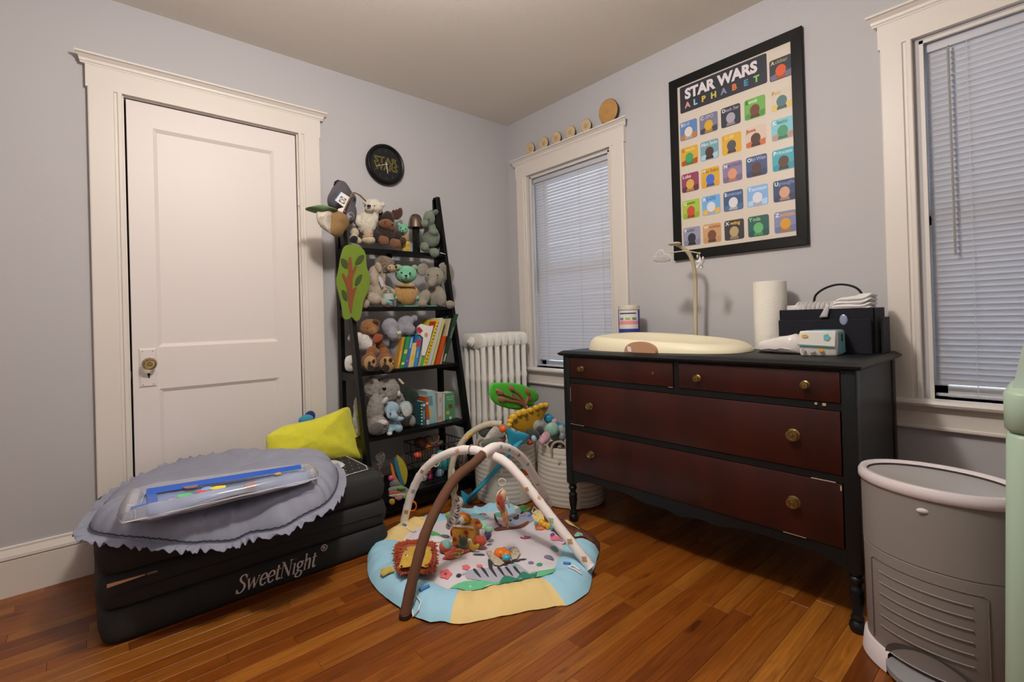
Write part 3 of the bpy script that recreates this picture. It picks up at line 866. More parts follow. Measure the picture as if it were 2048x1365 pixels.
# ================================================================ RUFFLED CUSHION
m_cush = mat('grey_linen', lin('#8688981'[:7], 1.12), .9, .25, 420, var=.05, vscale=14)
CO = [(148, 1077, .342), (160, 1048, .348), (200, 1000, .365), (240, 972, .380), (285, 950, .395), (345, 926, .412), (400, 914, .424), (440, 909, .428), (490, 912, .428), (540, 913, .425), (600, 916, .415), (650, 921, .398), (684, 938, .376), (693, 962, .360), (686, 992, .345), (664, 1020, .335), (616, 1046, .318), (571, 1071, .300), (504, 1083, .288), (466, 1100, .280), (406, 1104, .292), (365, 1107, .304), (298, 1101, .322), (253, 1096, .332), (190, 1090, .340)]
P = [at(a, b, z=c) for a, b, c in CO]
K = len(P); OUT = []
for i in range(K):
    a, b, c, d = P[i - 1], P[i], P[(i + 1) % K], P[(i + 2) % K]
    for j in range(14):
        t = j / 14; OUT.append(.5 * ((2 * b) + (c - a) * t + (2 * a - 5 * b + 4 * c - d) * t * t + (3 * b - a - 3 * c + d) * t ** 3))
for p in OUT: p.y = min(p.y, -.012)
CC = Vector((-1.915, -.44, .355))
def on_mattress(v): return v.y > -.675 and v.x > -2.36 and v.x < -1.40
def cush_pt(i, s):
    p = OUT[i]; v = CC + (p - CC) * s
    f = min(1, s / .925)
    puffh = .090 * (1 - f ** 10) ** .55 * (1 - .62 * min(1, max(0, (v.y + .52) / .42)))
    ang = 2 * PI * i / len(OUT)
    pull = -.016 * f ** 7 * (.5 + .5 * math.sin(ang * 33 + 3 * math.sin(ang * 5))) * (.5 + .8 * max(0, mnoise.noise(Vector((math.cos(ang) * 4, math.sin(ang) * 4, 4))) + .3)) if s < .92 else 0
    w_ = .012 * mnoise.noise(Vector((v.x * 6, v.y * 6, 3))) + .007 * mnoise.noise(Vector((ang * 9, s * 3, 9))) * f
    z = v.z
    if on_mattress(v): z = max(z, .343)
    elif f < .97: z = max(z, .343 - 2.2 * max(0, -.675 - v.y) ** 1.3)
    return Vector((v.x, v.y, z + puffh + pull + w_ * (1 if s < .89 else .2)))
t = thing('ruffled_cushion', 'big round slate grey cushion with ruffled edge on the folded mattress', 'cushion', CC)
q = MB()
SS = [.01, .12, .25, .4, .52, .62, .70, .76, .81, .85, .88, .90, .915, .925]
rr = [[cush_pt(i, s) for i in range(len(OUT))] for s in SS]
und = []
for s in (.91, .6, .02):
    und.append([Vector(((CC + (p - CC) * s).x, (CC + (p - CC) * s).y, (CC + (p - CC) * s).z - (.010 if s > .8 else .004))) for p in OUT])
for r in und:
    for v in r:
        if on_mattress(v): v.z = max(v.z, .3405)
        elif v.y < -.675 and v.x > -2.36: v.z = min(v.z, v.z - .006)
q.rings(rr + und); obj('cushion_pad', q, m_cush, t, ang=80)
q = MB(); NR = len(OUT) * 3
rr = []
for s in (.915, .925, .957, 1.0, 1.0, .957, .925):
    ring = []
    for i in range(NR):
        f = i / 3; i0 = int(f) % len(OUT); i1 = (i0 + 1) % len(OUT); u = f - int(f)
        p = OUT[i0].lerp(OUT[i1], u)
        wv = math.sin(i * 2 * PI / 21.0 + 5.0 * mnoise.noise(Vector((i * .021, 0, 0)))) + .45 * math.sin(i * 2 * PI / 11.7 + 1 + 3 * mnoise.noise(Vector((i * .03, 7, 0))))
        amp = max(0, (s - .925) / .075)
        v = CC + (p - CC) * (s + .012 * amp * mnoise.noise(Vector((i * .055, 5, 0))))
        z = (CC + (p - CC) * .925).z * (1 - amp) + p.z * amp
        ring.append(Vector((v.x, min(v.y, -.006), z + .0062 * wv * amp + .004)))
    rr.append(ring)
for k in (4, 5, 6):
    for v in rr[k]: v.z -= .0022
q.rings(rr, cap=False); obj('ruffle', q, m_cush, t, ang=80)
q = MB(); q.tube([cush_pt(i, .922) + Vector((0, 0, .0005 + .0015 * math.sin(i * 1.7))) for i in range(len(OUT))] + [cush_pt(0, .922)], .0022, 5)
obj('dark_seam', q, mat('seam_shadow_thread', lin('#3f4048'), .9), t)

# ================================================================ INFLATABLE WATER MAT
m_pvc = mat('clear_pvc', (.93, .94, .97, 1), .07, trans=.82, ior=1.25, spec=.6)
m_blue = mat('printed_blue', lin('#2456b4', 1.15), .25)
zq = .452
c4 = [at(272, 985, z=zq), at(612, 934, z=zq), at(630, 951, z=zq + .004), at(250, 1037, z=zq - .004)]
t = thing('inflatable_water_mat', 'clear inflatable water play mat with blue sea print on the grey cushion', 'play mat', sum(c4, Vector()) / 4)
def q4(u, v): return c4[0].lerp(c4[1], u).lerp(c4[3].lerp(c4[2], u), v)
def rim(a, b, r0, r1, name, n=9):
    q = MB(); pts = [a.lerp(b, i / n) for i in range(n + 1)]
    rad = [(r0 + (r1 - r0) * i / n) * (1 if 0 < i < n else .55) * (1 + .05 * math.sin(i * 2.3)) for i in range(n + 1)]
    q.tube(pts, rad, 12, flat=((0, 0, 1), .95)); return obj(name, q, m_pvc, t, ang=70)
q = MB(); q.grid(lambda u, v: q4(u, v) + Vector((0, 0, -.010 + .006 * math.sin(u * 9) * math.sin(v * 5))), 16, 8); obj('water_pad', q, mat('sea_print', lin('#6f83ab', 1.1), .18, var=.3, vscale=9), t)
q = MB(); q.grid(lambda u, v: q4(.06 + .90 * u, .06 + .13 * v + .05 * (1 - u)) + Vector((0, 0, .002 + .012 * (1 - v))), 14, 2); obj('blue_border', q, m_blue, t)
q = MB(); q.grid(lambda u, v: q4(.06 + .05 * u + .03 * v, .12 + .62 * v) + Vector((0, 0, .002)), 2, 8); obj('blue_border', q, m_blue, t)
q = MB(); q.grid(lambda u, v: q4(.02 + .10 * u, .86 + .08 * v) + Vector((0, 0, .020)), 3, 2); obj('blue_border', q, m_blue, t)
rim(c4[0], c4[1], .024, .018, 'back_rim'); rim(c4[3], c4[2], .028, .024, 'front_rim'); rim(c4[0], c4[3], .026, .028, 'end_rim', 6); rim(c4[1], c4[2], .018, .022, 'end_rim', 4)
q = MB()
for a, b in ((c4[3], c4[2]), (c4[0], c4[3]), (c4[0], c4[1])):
    d = (b - a).normalized(); n_ = Vector((d.y, -d.x, 0)); n_ = n_ if n_.dot(CAM - a) > 0 else -n_
    q.tube([a.lerp(b, i / 8) + n_ * .024 + Vector((0, 0, -.006)) for i in range(9)], .0016, 5)
obj('weld_seam', q, mat('weld', lin('#d7d9df'), .25), t)
SEA = [('sea_print_fish', 371, 992, 17, 5.5, '#4fc46a'), ('sea_print_crab', 404, 984, 13, 3.6, '#cf4a52'), ('sea_print_fish', 437, 976, 15, 5, '#e8d83a'), ('sea_print_turtle', 381, 974, 15, 4.5, '#8d6a5a'), ('sea_print_crab', 349, 974, 9, 4, '#c23a3a'), ('sea_print_fish', 415, 978, 12, 5, '#7fa3d6'), ('sea_print_star', 500, 974, 12, 4, '#d77a50'), ('sea_print_star', 556, 948, 7, 3, '#d99a3c'), ('sea_print_crab', 350, 1000, 12, 3, '#d98c8c'), ('sea_print_crab', 304, 980, 6, 4, '#b8506a')]
for nm, a, b, w_, h, c in SEA:
    p = at(a, b, z=zq + .004); k = mpp(p)
    outl = [p + TR * (w_ * k * math.cos(x) * (1 + .14 * math.sin(3 * x + a))) + TF * (h * 2.2 * k * math.sin(x) * (1 + .15 * math.cos(4 * x + b))) for x in [2 * PI * i / 22 for i in range(22)]]
    o = obj('sea_print', slab(outl, .0015, (0, 0, 1), bev=.0004), mat('sea_' + c[1:], lin(c, 1.15), .3), t)

# ================================================================ YELLOW PILLOW AND WHAT LIES ROUND IT
m_yel = mat('lime_fleece', lin('#ccc935', 1.1), .95, .5, 260, sheen=.3, var=.06, vscale=30)
PO = [(532, 877), (540, 868), (567, 853), (599, 846), (633, 838), (663, 827), (689, 816), (700, 818), (705, 839), (717, 870), (725, 897), (732, 919), (706, 922), (660, 923), (620, 924), (580, 928), (550, 929), (535, 906)]
cpl = [at(a, b, y=-.17 - .10 * (b - 816) / 110) for a, b in PO]
n_ = len(cpl); PP = []
for i in range(n_):
    a, b, c, d = cpl[i - 1], cpl[i], cpl[(i + 1) % n_], cpl[(i + 2) % n_]
    for j in range(4):
        t_ = j / 4; PP.append(.5 * ((2 * b) + (c - a) * t_ + (2 * a - 5 * b + 4 * c - d) * t_ * t_ + (3 * b - a - 3 * c + d) * t_ ** 3))
t = thing('lime_pillow', 'lime yellow fleece pillow slumped against the door end of the shelf', 'pillow', at(640, 925, y=-.26))
obj('pillow_body', puff(PP, .075, (-.35, -.85, .35), rings=9, flat=.55, back=.05, noise=.010), m_yel, t, ang=80)
fl = line_px([(486, 910), (500, 909), (530, 911), (548, 916), (545, 924), (520, 921), (505, 925), (492, 920)], 3, y=-.10)
obj('flap', puff(fl, .010, VIEW, rings=4), m_yel, t)
fl = line_px([(522, 922), (545, 917), (580, 918), (604, 926), (600, 938), (560, 936), (530, 933)], 3, y=-.27)
obj('folded_hem', puff(fl, .022, VIEW, rings=5), m_yel, t)
t = thing('striped_plush', 'small blue and white striped plush peeking over the lime pillow', 'plush', at(614, 846, y=-.06))
one('navy_cap', bl(620, 833, -.06, 10, 11, 10, -20), plushm('navy', '#1c2a6e'), t)
one('teal_band', bl(612, 840, -.075, 15, 10, 9, 10), plushm('teal_band', '#3e9fc4'), t)
one('white_band', bl(612, 848, -.08, 14, 8, 9, 5), plushm('offw', '#d8d4d0'), t)
t = thing('zebra_cloth_toy', 'black and white cloth toy with grey paw beside the ruffled cushion', 'toy', at(700, 935, z=.345))
one('grey_paw', bl(679, 932, -.36, 15, 7, 7, -25), plushm('paw', '#9a9592'), t)
one('white_arm', bl(705, 928, -.34, 16, 6, 6, 2), plushm('offw', '#d8d4d0'), t)
q = MB(); p0 = at(693, 928, y=-.355); q.torus(p0, .0165, .0030, M=Matrix.Rotation(PI / 2, 3, 'Y'), n=16, m=6); obj('red_band', q, mat('red_cord', lin('#c4463c'), .7), t)
fl = line_px([(715, 922), (738, 920), (748, 940), (752, 957), (738, 945), (720, 935)], 3, y=-.33); obj('black_panel', puff(fl, .010, VIEW, rings=4), plushm('blk', '#101012'), t)
q = MB(); q.tube([at(a, b, y=-.345) for a, b in ((736, 921), (742, 935), (748, 950), (751, 962))], .004, 6); obj('white_trim', q, plushm('offw', '#d8d4d0'), t)
fl = line_px([(648, 924), (672, 922), (690, 930), (676, 938), (654, 934)], 3, z=.347); obj('striped_pad', puff(fl, .008, (0, 0, 1), rings=4), plushm('offw', '#d8d4d0'), t)
# ================================================================ PLAY MAT
MO = [(744, 1087), (735, 1125), (738, 1153), (765, 1187), (801, 1214), (830, 1231), (859, 1242), (887, 1239), (901, 1243), (922, 1245), (960, 1237), (998, 1229), (1055, 1218), (1112, 1208), (1138, 1207), (1160, 1194), (1177, 1181), (1184, 1145), (1193, 1117), (1199, 1083), (1179, 1064), (1126, 1039), (1082, 1023), (1054, 1014), (998, 1016), (926, 1025), (870, 1034), (823, 1044), (776, 1064)]
MC = Vector((-1.075, -.965, 0))
mo = []
for a, b in MO:
    p = at(a, b, z=.012); mo.append(((math.atan2(p.y - MC.y, p.x - MC.x)) % (2 * PI), math.hypot(p.x - MC.x, p.y - MC.y)))
mo.sort()
def mat_R(a):
    a %= 2 * PI
    for i in range(len(mo)):
        a0, r0 = mo[i - 1]; a1, r1 = mo[i]
        if i == 0: a0 -= 2 * PI
        if a0 <= a <= a1: t = (a - a0) / max(1e-6, a1 - a0); return r0 + (r1 - r0) * t
    a0, r0 = mo[-1]; a1, r1 = mo[0]; t = (a - a0) / (a1 + 2 * PI - a0); return r0 + (r1 - r0) * t
def mat_h(x, y):
    dx, dy = x - MC.x, y - MC.y; a = math.atan2(dy, dx); s = math.hypot(dx, dy) / mat_R(a)
    e = max(0, 1 - min(1, s) ** 16) ** .45
    n = .010 * mnoise.noise(Vector((x * 4.2, y * 4.2, 1))) + .006 * mnoise.noise(Vector((x * 11, y * 11, 5)))
    crease = (.034 * mnoise.noise(Vector((math.cos(a) * 6, math.sin(a) * 6, s * 1.5))) + .020 * mnoise.noise(Vector((math.cos(a) * 17, math.sin(a) * 17, s * 2)))) * max(0, (s - .62)) * 2.2 * e
    tuft = -.011 * math.exp(-((s - .70) / .03) ** 2)
    ring_ = .018 * math.exp(-((s - .85) / .10) ** 2)
    return max(.002, (.034 + n * 1.25 + ring_) * e + crease + tuft * e + .004 * max(0, .6 - s))
m_mw = mat('mat_white', lin('#c9c2c8', 1.18), .9, .2, 350)
m_mb = mat('mat_blue', lin('#97c5da', 1.12), .85, .2, 350)
m_my = mat('mat_yellow', lin('#dcc286', 1.1), .85, .2, 350)
m_mbr = mat('mat_brown', lin('#5a3326', 1.1), .85, .2, 350)
G = thing('play_mat', 'round quilted baby play mat with animal prints and blue and yellow border', 'play mat', MC)
def seg_mat(a, s):
    d = math.degrees(a) % 360
    # border panels, angles measured round the mat centre
    for lo, hi, mm in SEG:
        if lo <= d < hi: return mm
    return m_mb
def dg(px, py): 
    p = at(px, py, z=.02); return math.degrees(math.atan2(p.y - MC.y, p.x - MC.x)) % 360
A1, A2, A3, A4, A5, A6 = dg(765, 1100), dg(905, 1215), dg(1128, 1195), dg(1175, 1095), dg(1075, 1020), dg(850, 1050)
order = sorted([(dg(748, 1090), 'b'), (dg(898, 1240), 'y'), (dg(1135, 1207), 'b'), (dg(1192, 1100), 'n'), (dg(1062, 1016), 'b'), (dg(835, 1044), 'y')])
SEG = []
for i, (a, k) in enumerate(order):
    b_ = order[(i + 1) % 6][0]; mm = {'b': m_mb, 'y': m_my, 'n': m_mbr}[k]
    if b_ > a: SEG.append((a, b_, mm))
    else: SEG += [(a, 360.1, mm), (0, b_, mm)]
NA, NS_ = 216, 34
def mp_(i, s):
    a = 2 * PI * i / NA; r = mat_R(a) * s; x, y = MC.x + r * math.cos(a), MC.y + r * math.sin(a); return Vector((x, y, mat_h(x, y)))
inner = .715
def mat_piece(name, i0, i1, s0, s1, m):
    q = MB(); n = max(2, int((s1 - s0) * NS_)); wrap = (i1 - i0) == NA
    V = [[q.bm.verts.new(mp_(i, s0 + (s1 - s0) * j / n)) for j in range(n + 1)] for i in range(i0, i1 + (0 if wrap else 1))]
    L_ = len(V)
    for i in range(L_ if wrap else L_ - 1):
        for j in range(n): q.bm.faces.new((V[i][j], V[i][j + 1], V[(i + 1) % L_][j + 1], V[(i + 1) % L_][j]))
    return obj(name, q, m, G, ang=80)
mat_piece('centre_panel', 0, NA, .004, inner, m_mw)
cur = 0
labs = [seg_mat(2 * PI * (i + .5) / NA, .9).name for i in range(NA)]
i = 0
while i < NA:
    j = i
    while j < NA and labs[j] == labs[i]: j += 1
    mat_piece('border_panel', i, j, inner, .999, MATS[labs[i]]); i = j
q = MB()   # dark backing cloth under the quilting
rr = [[Vector((MC.x + mat_R(2 * PI * i / NA) * k * math.cos(2 * PI * i / NA), MC.y + mat_R(2 * PI * i / NA) * k * math.sin(2 * PI * i / NA), z)) for i in range(NA)] for z, k in ((.0005, .95), (.0007, .995), (.0035, .998), (.0038, .95))]
q.rings(rr); obj('backing', q, mat('mat_backing', (.012, .012, .013, 1), .9), G)
def printed(name, pts, col, lift=.0026, sub=0, z=.035, rg=5):
    """flat print following the quilting"""
    o_ = []
    P = [at(a, b, z=z) for a, b in pts]
    n = len(P)
    for i in range(n):
        a, b, c, d = P[i - 1], P[i], P[(i + 1) % n], P[(i + 2) % n]
        for j in range(3):
            t = j / 3; o_.append(.5 * ((2 * b) + (c - a) * t + (2 * a - 5 * b + 4 * c - d) * t * t + (3 * b - a - 3 * c + d) * t ** 3))
    c = sum(o_, Vector()) / len(o_)
    q = MB(); rr = []
    for k in range(rg + 1):
        s = max(.001, k / rg)
        rr.append([Vector(((c + (p - c) * s).x, (c + (p - c) * s).y, mat_h((c + (p - c) * s).x, (c + (p - c) * s).y) + lift)) for p in o_])
    q.rings(rr, cap=False)
    return obj(name, q, mat('print_' + col[1:], lin(col, 1.15), .9, .15, 350), G, ang=80)
def disc(px, py, rx, ry, n=14, k=0): return [(px + rx * math.cos(2 * PI * i / n) * (1 + k * math.cos(5 * 2 * PI * i / n)), py + ry * math.sin(2 * PI * i / n) * (1 + k * math.cos(5 * 2 * PI * i / n))) for i in range(n)]
# grass along the front panel
printed('grass_print', [(899, 1173), (930, 1163), (965, 1166), (1000, 1160), (1035, 1156), (1070, 1145), (1106, 1137), (1108, 1150), (1070, 1160), (1030, 1166), (980, 1173), (930, 1176)], '#62b588', rg=4)
printed('grass_print', [(998, 1164), (1012, 1152), (1030, 1156), (1045, 1145), (1062, 1150), (1075, 1146), (1060, 1160), (1030, 1165)], '#2f7a63', .0038, rg=3)
# zebra lying at the front
printed('zebra_print', [(934, 1158), (936, 1144), (960, 1141), (1000, 1139), (1030, 1128), (1050, 1140), (1058, 1150), (1030, 1158), (980, 1162)], '#a3a3b0', rg=4)
for k in range(6):
    x = 946 + k * 16; y = 1143 - k * 1.4
    printed('zebra_stripe', [(x, y), (x + 5, y - 1), (x + 13, y + 9), (x + 16, y + 15), (x + 10, y + 11)], '#33343e', .0042, rg=2)
for k in range(4): printed('zebra_stripe', [(992 + k * 14, 1128 - k * 2), (1000 + k * 14, 1127 - k * 2), (1018 + k * 12, 1132 - k * 4), (1006 + k * 13, 1132 - k * 3)], '#33343e', .0042, rg=2)
printed('zebra_tail', [(912, 1155), (917, 1150), (923, 1152), (918, 1157)], '#33343e', rg=2); printed('zebra_tail', [(922, 1150), (934, 1144), (935, 1147), (925, 1152)], '#b4b3bc', rg=2)
printed('zebra_leg', [(976, 1118), (984, 1126), (985, 1141), (978, 1141)], '#33343e', .0038, rg=2)
# flowers, butterfly, bird, leaves
for (x, y, r, ry) in ((891, 1151, 12, 9.5), (932, 1138, 8, 5), (959, 1136, 6, 3.4)): printed('flower_print', disc(x, y, r, ry, 20, .12), '#d66a6e', rg=3)
printed('flower_centre', disc(891, 1151, 3, 2.3), '#8e3d48', .0042, rg=2)
printed('butterfly_print', [(1040, 1075), (1047, 1070), (1054, 1071), (1061, 1072), (1060, 1076), (1053, 1078), (1045, 1078)], '#a8497f', rg=3); printed('butterfly_spot', disc(1046, 1074, 3, 2), '#d9b36a', .0042, rg=2)
printed('bird_print', [(1100, 1075), (1104, 1069), (1112, 1072), (1122, 1074), (1127, 1078), (1115, 1079), (1106, 1081)], '#df6f92', rg=3); printed('bird_wing', [(1100, 1070), (1106, 1067), (1110, 1070), (1103, 1073)], '#6d4a8a', .0042, rg=2)
for (x, y, a, b, c) in ((1131, 1084, 8, 3, '#7d7396'), (1109, 1097, 8, 3.4, '#5f8d93'), (1098, 1115, 10, 4, '#77708c'), (1062, 1126, 6, 2.6, '#77708c'), (1030, 1135, 12, 4, '#58b58c'), (1079, 1130, 6, 3.4, '#3f9577'), (976, 1070, 7, 8, '#6c4f7e'), (960, 1054, 14, 7, '#9fd1ba'), (1020, 1037, 5, 2, '#5da78d'), (1000, 1032, 12, 4, '#5da78d'), (915, 1062, 13, 6, '#4b9a83'), (958, 1110, 12, 2, '#4c4a5c')): printed('leaf_print', disc(x, y, a, b), c, rg=3)
# koala and its branch
printed('koala_head', [(1006, 1046), (1012, 1036), (1030, 1030), (1046, 1027), (1060, 1030), (1068, 1040), (1060, 1046), (1040, 1052), (1018, 1056)], '#9197ab', rg=4)
printed('koala_ear', disc(1001, 1051, 12, 5), '#a4a8ba', rg=3); printed('koala_ear_inner', disc(1003, 1050, 7, 3), '#d9a0b4', .0042, rg=2); printed('koala_ear_inner', disc(1045, 1033, 7, 2.6), '#cf9cb2', .0046, rg=2)
printed('koala_nose', disc(1032, 1039, 6, 3), '#41303c', .0046, rg=2)
for x, y in ((1021, 1043), (1036, 1035)): printed('koala_eye', disc(x, y, 2.2, 1.5), '#1c1a22', .0046, rg=2)
printed('branch_print', [(988, 1060), (1002, 1056), (1025, 1054), (1043, 1049), (1057, 1044), (1056, 1048), (1040, 1055), (1018, 1060), (995, 1063)], '#6d4029', .0038, rg=3)
printed('branch_print', [(988, 1034), (990, 1032), (991, 1042), (1000, 1052), (1006, 1056), (1000, 1057), (991, 1048)], '#4d3a34', .0038, rg=2)
# panda and tree on the left of the white field, turtle at the back
printed('panda_print', [(862, 1080), (872, 1074), (885, 1078), (890, 1084), (878, 1088), (866, 1086)], '#d8d4d6', rg=3); printed('leaf_print', [(852, 1068), (862, 1063), (878, 1068), (884, 1076), (872, 1074), (862, 1072)], '#53a46a', rg=3)
printed('leaf_print', disc(890, 1074, 9, 4), '#5c6a66', .0036, rg=3)
printed('turtle_print', [(1040, 1018), (1048, 1013), (1058, 1015), (1062, 1022), (1054, 1027), (1043, 1024)], '#5f9a58', rg=3); printed('turtle_head', disc(1033, 1018, 5, 3.4), '#d9c792', rg=2); printed('cloud_print', disc(1027, 1010, 9, 3.5), '#6b9dbb', rg=3)
printed('sand_print', [(1064, 1032), (1076, 1027), (1090, 1034), (1092, 1046), (1078, 1048), (1068, 1042)], '#d9c283', rg=3); printed('cloud_print', [(938, 1032), (950, 1028), (968, 1030), (978, 1038), (966, 1046), (948, 1044)], '#9fcddb', rg=3); printed('rainbow_print', [(958, 1034), (966, 1031), (973, 1033), (972, 1036), (966, 1034), (960, 1036)], '#c9685e', .0038, rg=2)
printed('trunk_print', [(1086, 1030), (1096, 1027), (1108, 1040), (1128, 1056), (1150, 1070), (1186, 1084), (1180, 1092), (1150, 1080), (1125, 1075), (1104, 1062), (1092, 1048)], '#6a3a2a', .0036, rg=4)
printed('sand_print', [(1128, 1042), (1140, 1045), (1160, 1053), (1176, 1060), (1168, 1062), (1150, 1056), (1136, 1050)], '#d2b574', .0038, rg=3); printed('leaf_print', [(1148, 1080), (1156, 1074), (1166, 1082), (1160, 1088)], '#7fb9a8', .0042, rg=2)
# white buckles with blue webbing where the arches clip on
m_bk = mat('buckle_white', lin('#d6d4d4', 1.1), .35)
m_bl = mat('webbing_blue', lin('#3f7cc0', 1.1), .7)
for pts, web in (([(822, 1202), (833, 1196), (842, 1202), (836, 1210), (826, 1212)], [(840, 1192), (858, 1182)]), ([(1136, 1138), (1150, 1142), (1163, 1146), (1158, 1142), (1146, 1137)], [(1128, 1130), (1140, 1134)]), ([(1064, 1026), (1068, 1018), (1076, 1026), (1070, 1030)], [(1056, 1031), (1062, 1030)]), ([(812, 1058), (824, 1059), (832, 1062)], [(806, 1056), (812, 1057)])):
    q = MB(); P = [at(a, b, z=.045) for a, b in pts]; P = [Vector((p.x, p.y, mat_h(p.x, p.y) + .006)) for p in P]
    q.tube(P + ([P[0]] if len(P) > 3 else []), .0034, 6); obj('buckle', q, m_bk, G)
    q = MB(); P = [at(a, b, z=.04) for a, b in web]; P = [Vector((p.x, p.y, mat_h(p.x, p.y) + .004)) for p in P]; q.tube([P[0].lerp(P[1], i / 3) for i in range(4)], .006, 6, flat=((0, 0, 1), 1.2)); obj('webbing', q, m_bl, G)

# ================================================================ THE TWO CROSSED ARCHES
AR1 = [(-1.235, -.553, .032), (-1.219, -.602, .173), (-1.195, -.675, .293), (-1.160, -.779, .378), (-1.110, -.930, .431), (-1.057, -1.093, .411), (-1.026, -1.185, .345), (-1.001, -1.262, .264), (-.977, -1.335, .185), (-.950, -1.415, .102), (-.930, -1.475, .036)]
AR2 = [(-1.585, -1.201, .012), (-1.534, -1.187, .141), (-1.460, -1.166, .271), (-1.327, -1.128, .385), (-1.203, -1.093, .420), (-1.065, -1.054, .452), (-.933, -1.017, .411), (-.810, -.982, .320), (-.679, -.945, .157), (-.595, -.921, .038)]
m_ar = mat('arch_white_cotton', lin('#e2d9d6', 1.2), .85, .35, 60, stretch=(1, 1, 1))
m_brn = mat('arch_brown_cotton', lin('#664430', 1.0), .85, .35, 60)
def wrinkle(n, r): return [r * (1 + .035 * math.sin(i * 1.9) + .02 * math.sin(i * 4.1)) for i in range(n)]
t = thing('print_arch', 'white printed play mat arch standing over the mat', 'arch', AR1[0], 'crossed play mat arches')
p1 = smooth_path(AR1, 8)
q = MB(); q.tube(p1, wrinkle(len(p1), .0195), 14); obj('arch_sleeve', q, m_ar, t, ang=80)
def patch(path, i, side, col, w_=1.0, r=.0198, parent=None):
    """little print on the sleeve: a curved scale of cloth on the tube's surface"""
    p = path[i]; d = (path[i + 1] - path[i - 1]).normalized()
    v = (CAM - p); v = (v - d * v.dot(d)).normalized(); u = d.cross(v)
    q = MB(); n = 12
    for sgn in (1,):
        c = None; rr = []
        for k in (.01, .5, 1.0):
            ring = []
            for j in range(n):
                a = 2 * PI * j / n; rad = .010 * w_ * (1 + .25 * math.cos(4 * a + i)) * k
                ang = side + rad * math.sin(a) / r
                ring.append(p + d * rad * math.cos(a) * 1.2 + (v * math.cos(ang) + u * math.sin(ang)) * (r * 1.045))
            rr.append(ring)
        q.rings(rr, cap=False)
    obj('sleeve_print', q, mat('print_' + col[1:], lin(col, 1.15), .9, .15, 350), parent, ang=80)
for i, sd, c, w_ in ((4, 0, '#a98a6f', 1), (10, .2, '#8fae95', .9), (17, -.2, '#a2836f', .9), (30, .1, '#c69f80', 1), (36, 0, '#7fd0a4', 1), (52, .5, '#b07a56', .8), (56, -.5, '#c69f80', .8), (63, .4, '#8fae95', 1), (70, .1, '#a98563', 1), (76, 0, '#a98563', 1)): patch(p1, i, sd, c, w_, parent=t)
q = MB(); p = p1[33]; d = (p1[34] - p1[32]).normalized(); q.torus(p, .0215, .0028, M=d.to_track_quat('Z', 'Y').to_matrix(), n=20, m=6); obj('strap', q, mat('grey_strap', lin('#8c837f'), .8), t)
t = thing('brown_arch', 'play mat arch with brown front leg and white printed back leg', 'arch', AR2[0], 'crossed play mat arches')
p2 = smooth_path(AR2, 8); k = 36
q = MB(); q.tube(p2[:k + 1], wrinkle(k + 1, .0192), 14); obj('brown_sleeve', q, m_brn, t, ang=80)
q = MB(); q.tube(p2[k:], wrinkle(len(p2) - k, .0212), 14); obj('print_sleeve', q, m_ar, t, ang=80)
q = MB(); a_ = Vector(AR2[0]); q.lathe([(.0195, .0005), (.0208, .003), (.0205, .016), (.0185, .018)], (a_.x, a_.y, 0), 14); obj('end_cap', q, mat('cap_brown', lin('#3c2118'), .5), t)
for i, sd, c, w_ in ((42, 0, '#6fae8a', .8), (46, .2, '#6fae8a', .8), (51, 0, '#b78a72', .9), (56, -.2, '#6fae8a', .8), (62, .2, '#c69f80', .8)): patch(p2, i, sd, c, w_, .0215, t)

# ================================================================ TOYS HANGING FROM THE ARCHES
m_ring = mat('ring_ivory', lin('#cdbfb0', 1.15), .35)
m_dotc = mat('dotted_cotton', lin('#b5ad98', 1.1), .85, .2, 300)
def dots(name, C_, R, cols, n, r, parent, seed, M=None, lift=1.02):
    """spots scattered over an ellipsoid, joined: too small to pick apart"""
    rg = random.Random(seed); q = MB()
    for i in range(n):
        z = rg.uniform(-.95, .95); a = rg.uniform(0, 2 * PI); s = math.sqrt(1 - z * z)
        nrm = Vector((s * math.cos(a), s * math.sin(a), z)); p = Vector((R[0] * nrm.x, R[1] * nrm.y, R[2] * nrm.z)) * lift
        if M is not None: p = M @ p; nrm = M @ nrm
        q.use(cols[i % len(cols)]); q.ell(Vector(C_) + p, (r, r, r), None, 6, 4)
    return tag(obj(name, q, None, parent), kind='stuff')
dk = [mat('dot_dark', lin('#4a4038'), .9), mat('dot_red', lin('#b2503f'), .9), mat('dot_teal', lin('#4a7a70'), .9)]
hz = AR2_pt = Vector(p2[26])
zy = -1.105
t = thing('hanging_zebra', 'plush zebra hanging by a dotted link from the brown arch', 'plush', at(910, 1045, y=zy))
q = MB(); q.tube(smooth_path([at(a, b, y=zy) for a, b in ((908, 938), (913, 960), (915, 976), (911, 984), (906, 972), (906, 950), (908, 938))], 4), .0028, 6); obj('ring', q, m_ring, t)
B = [bl(906, 978, zy, 7, 12, 7, 10), bl(908, 962, zy, 6, 8, 6)]
one('dotted_link', B, m_dotc, t); dots('link_dots', B[0][0], B[0][1], dk, 60, .0011, t, 3, B[0][2])
B = [bl(915, 1006, zy, 12, 14, 10, -10), bl(911, 1024, zy, 10, 14, 9, 10), bl(903, 1040, zy, 9, 12, 9, 30), bl(897, 1053, zy, 6, 8, 6, 20), bl(917, 1041, zy, 13, 10, 8, -20)]
zb = fused('zebra_body', B, plushm('zebra', '#cbc3c0', 1.15), t, .0045)
m_st = mat('stripe_black', lin('#26262a'), .9)
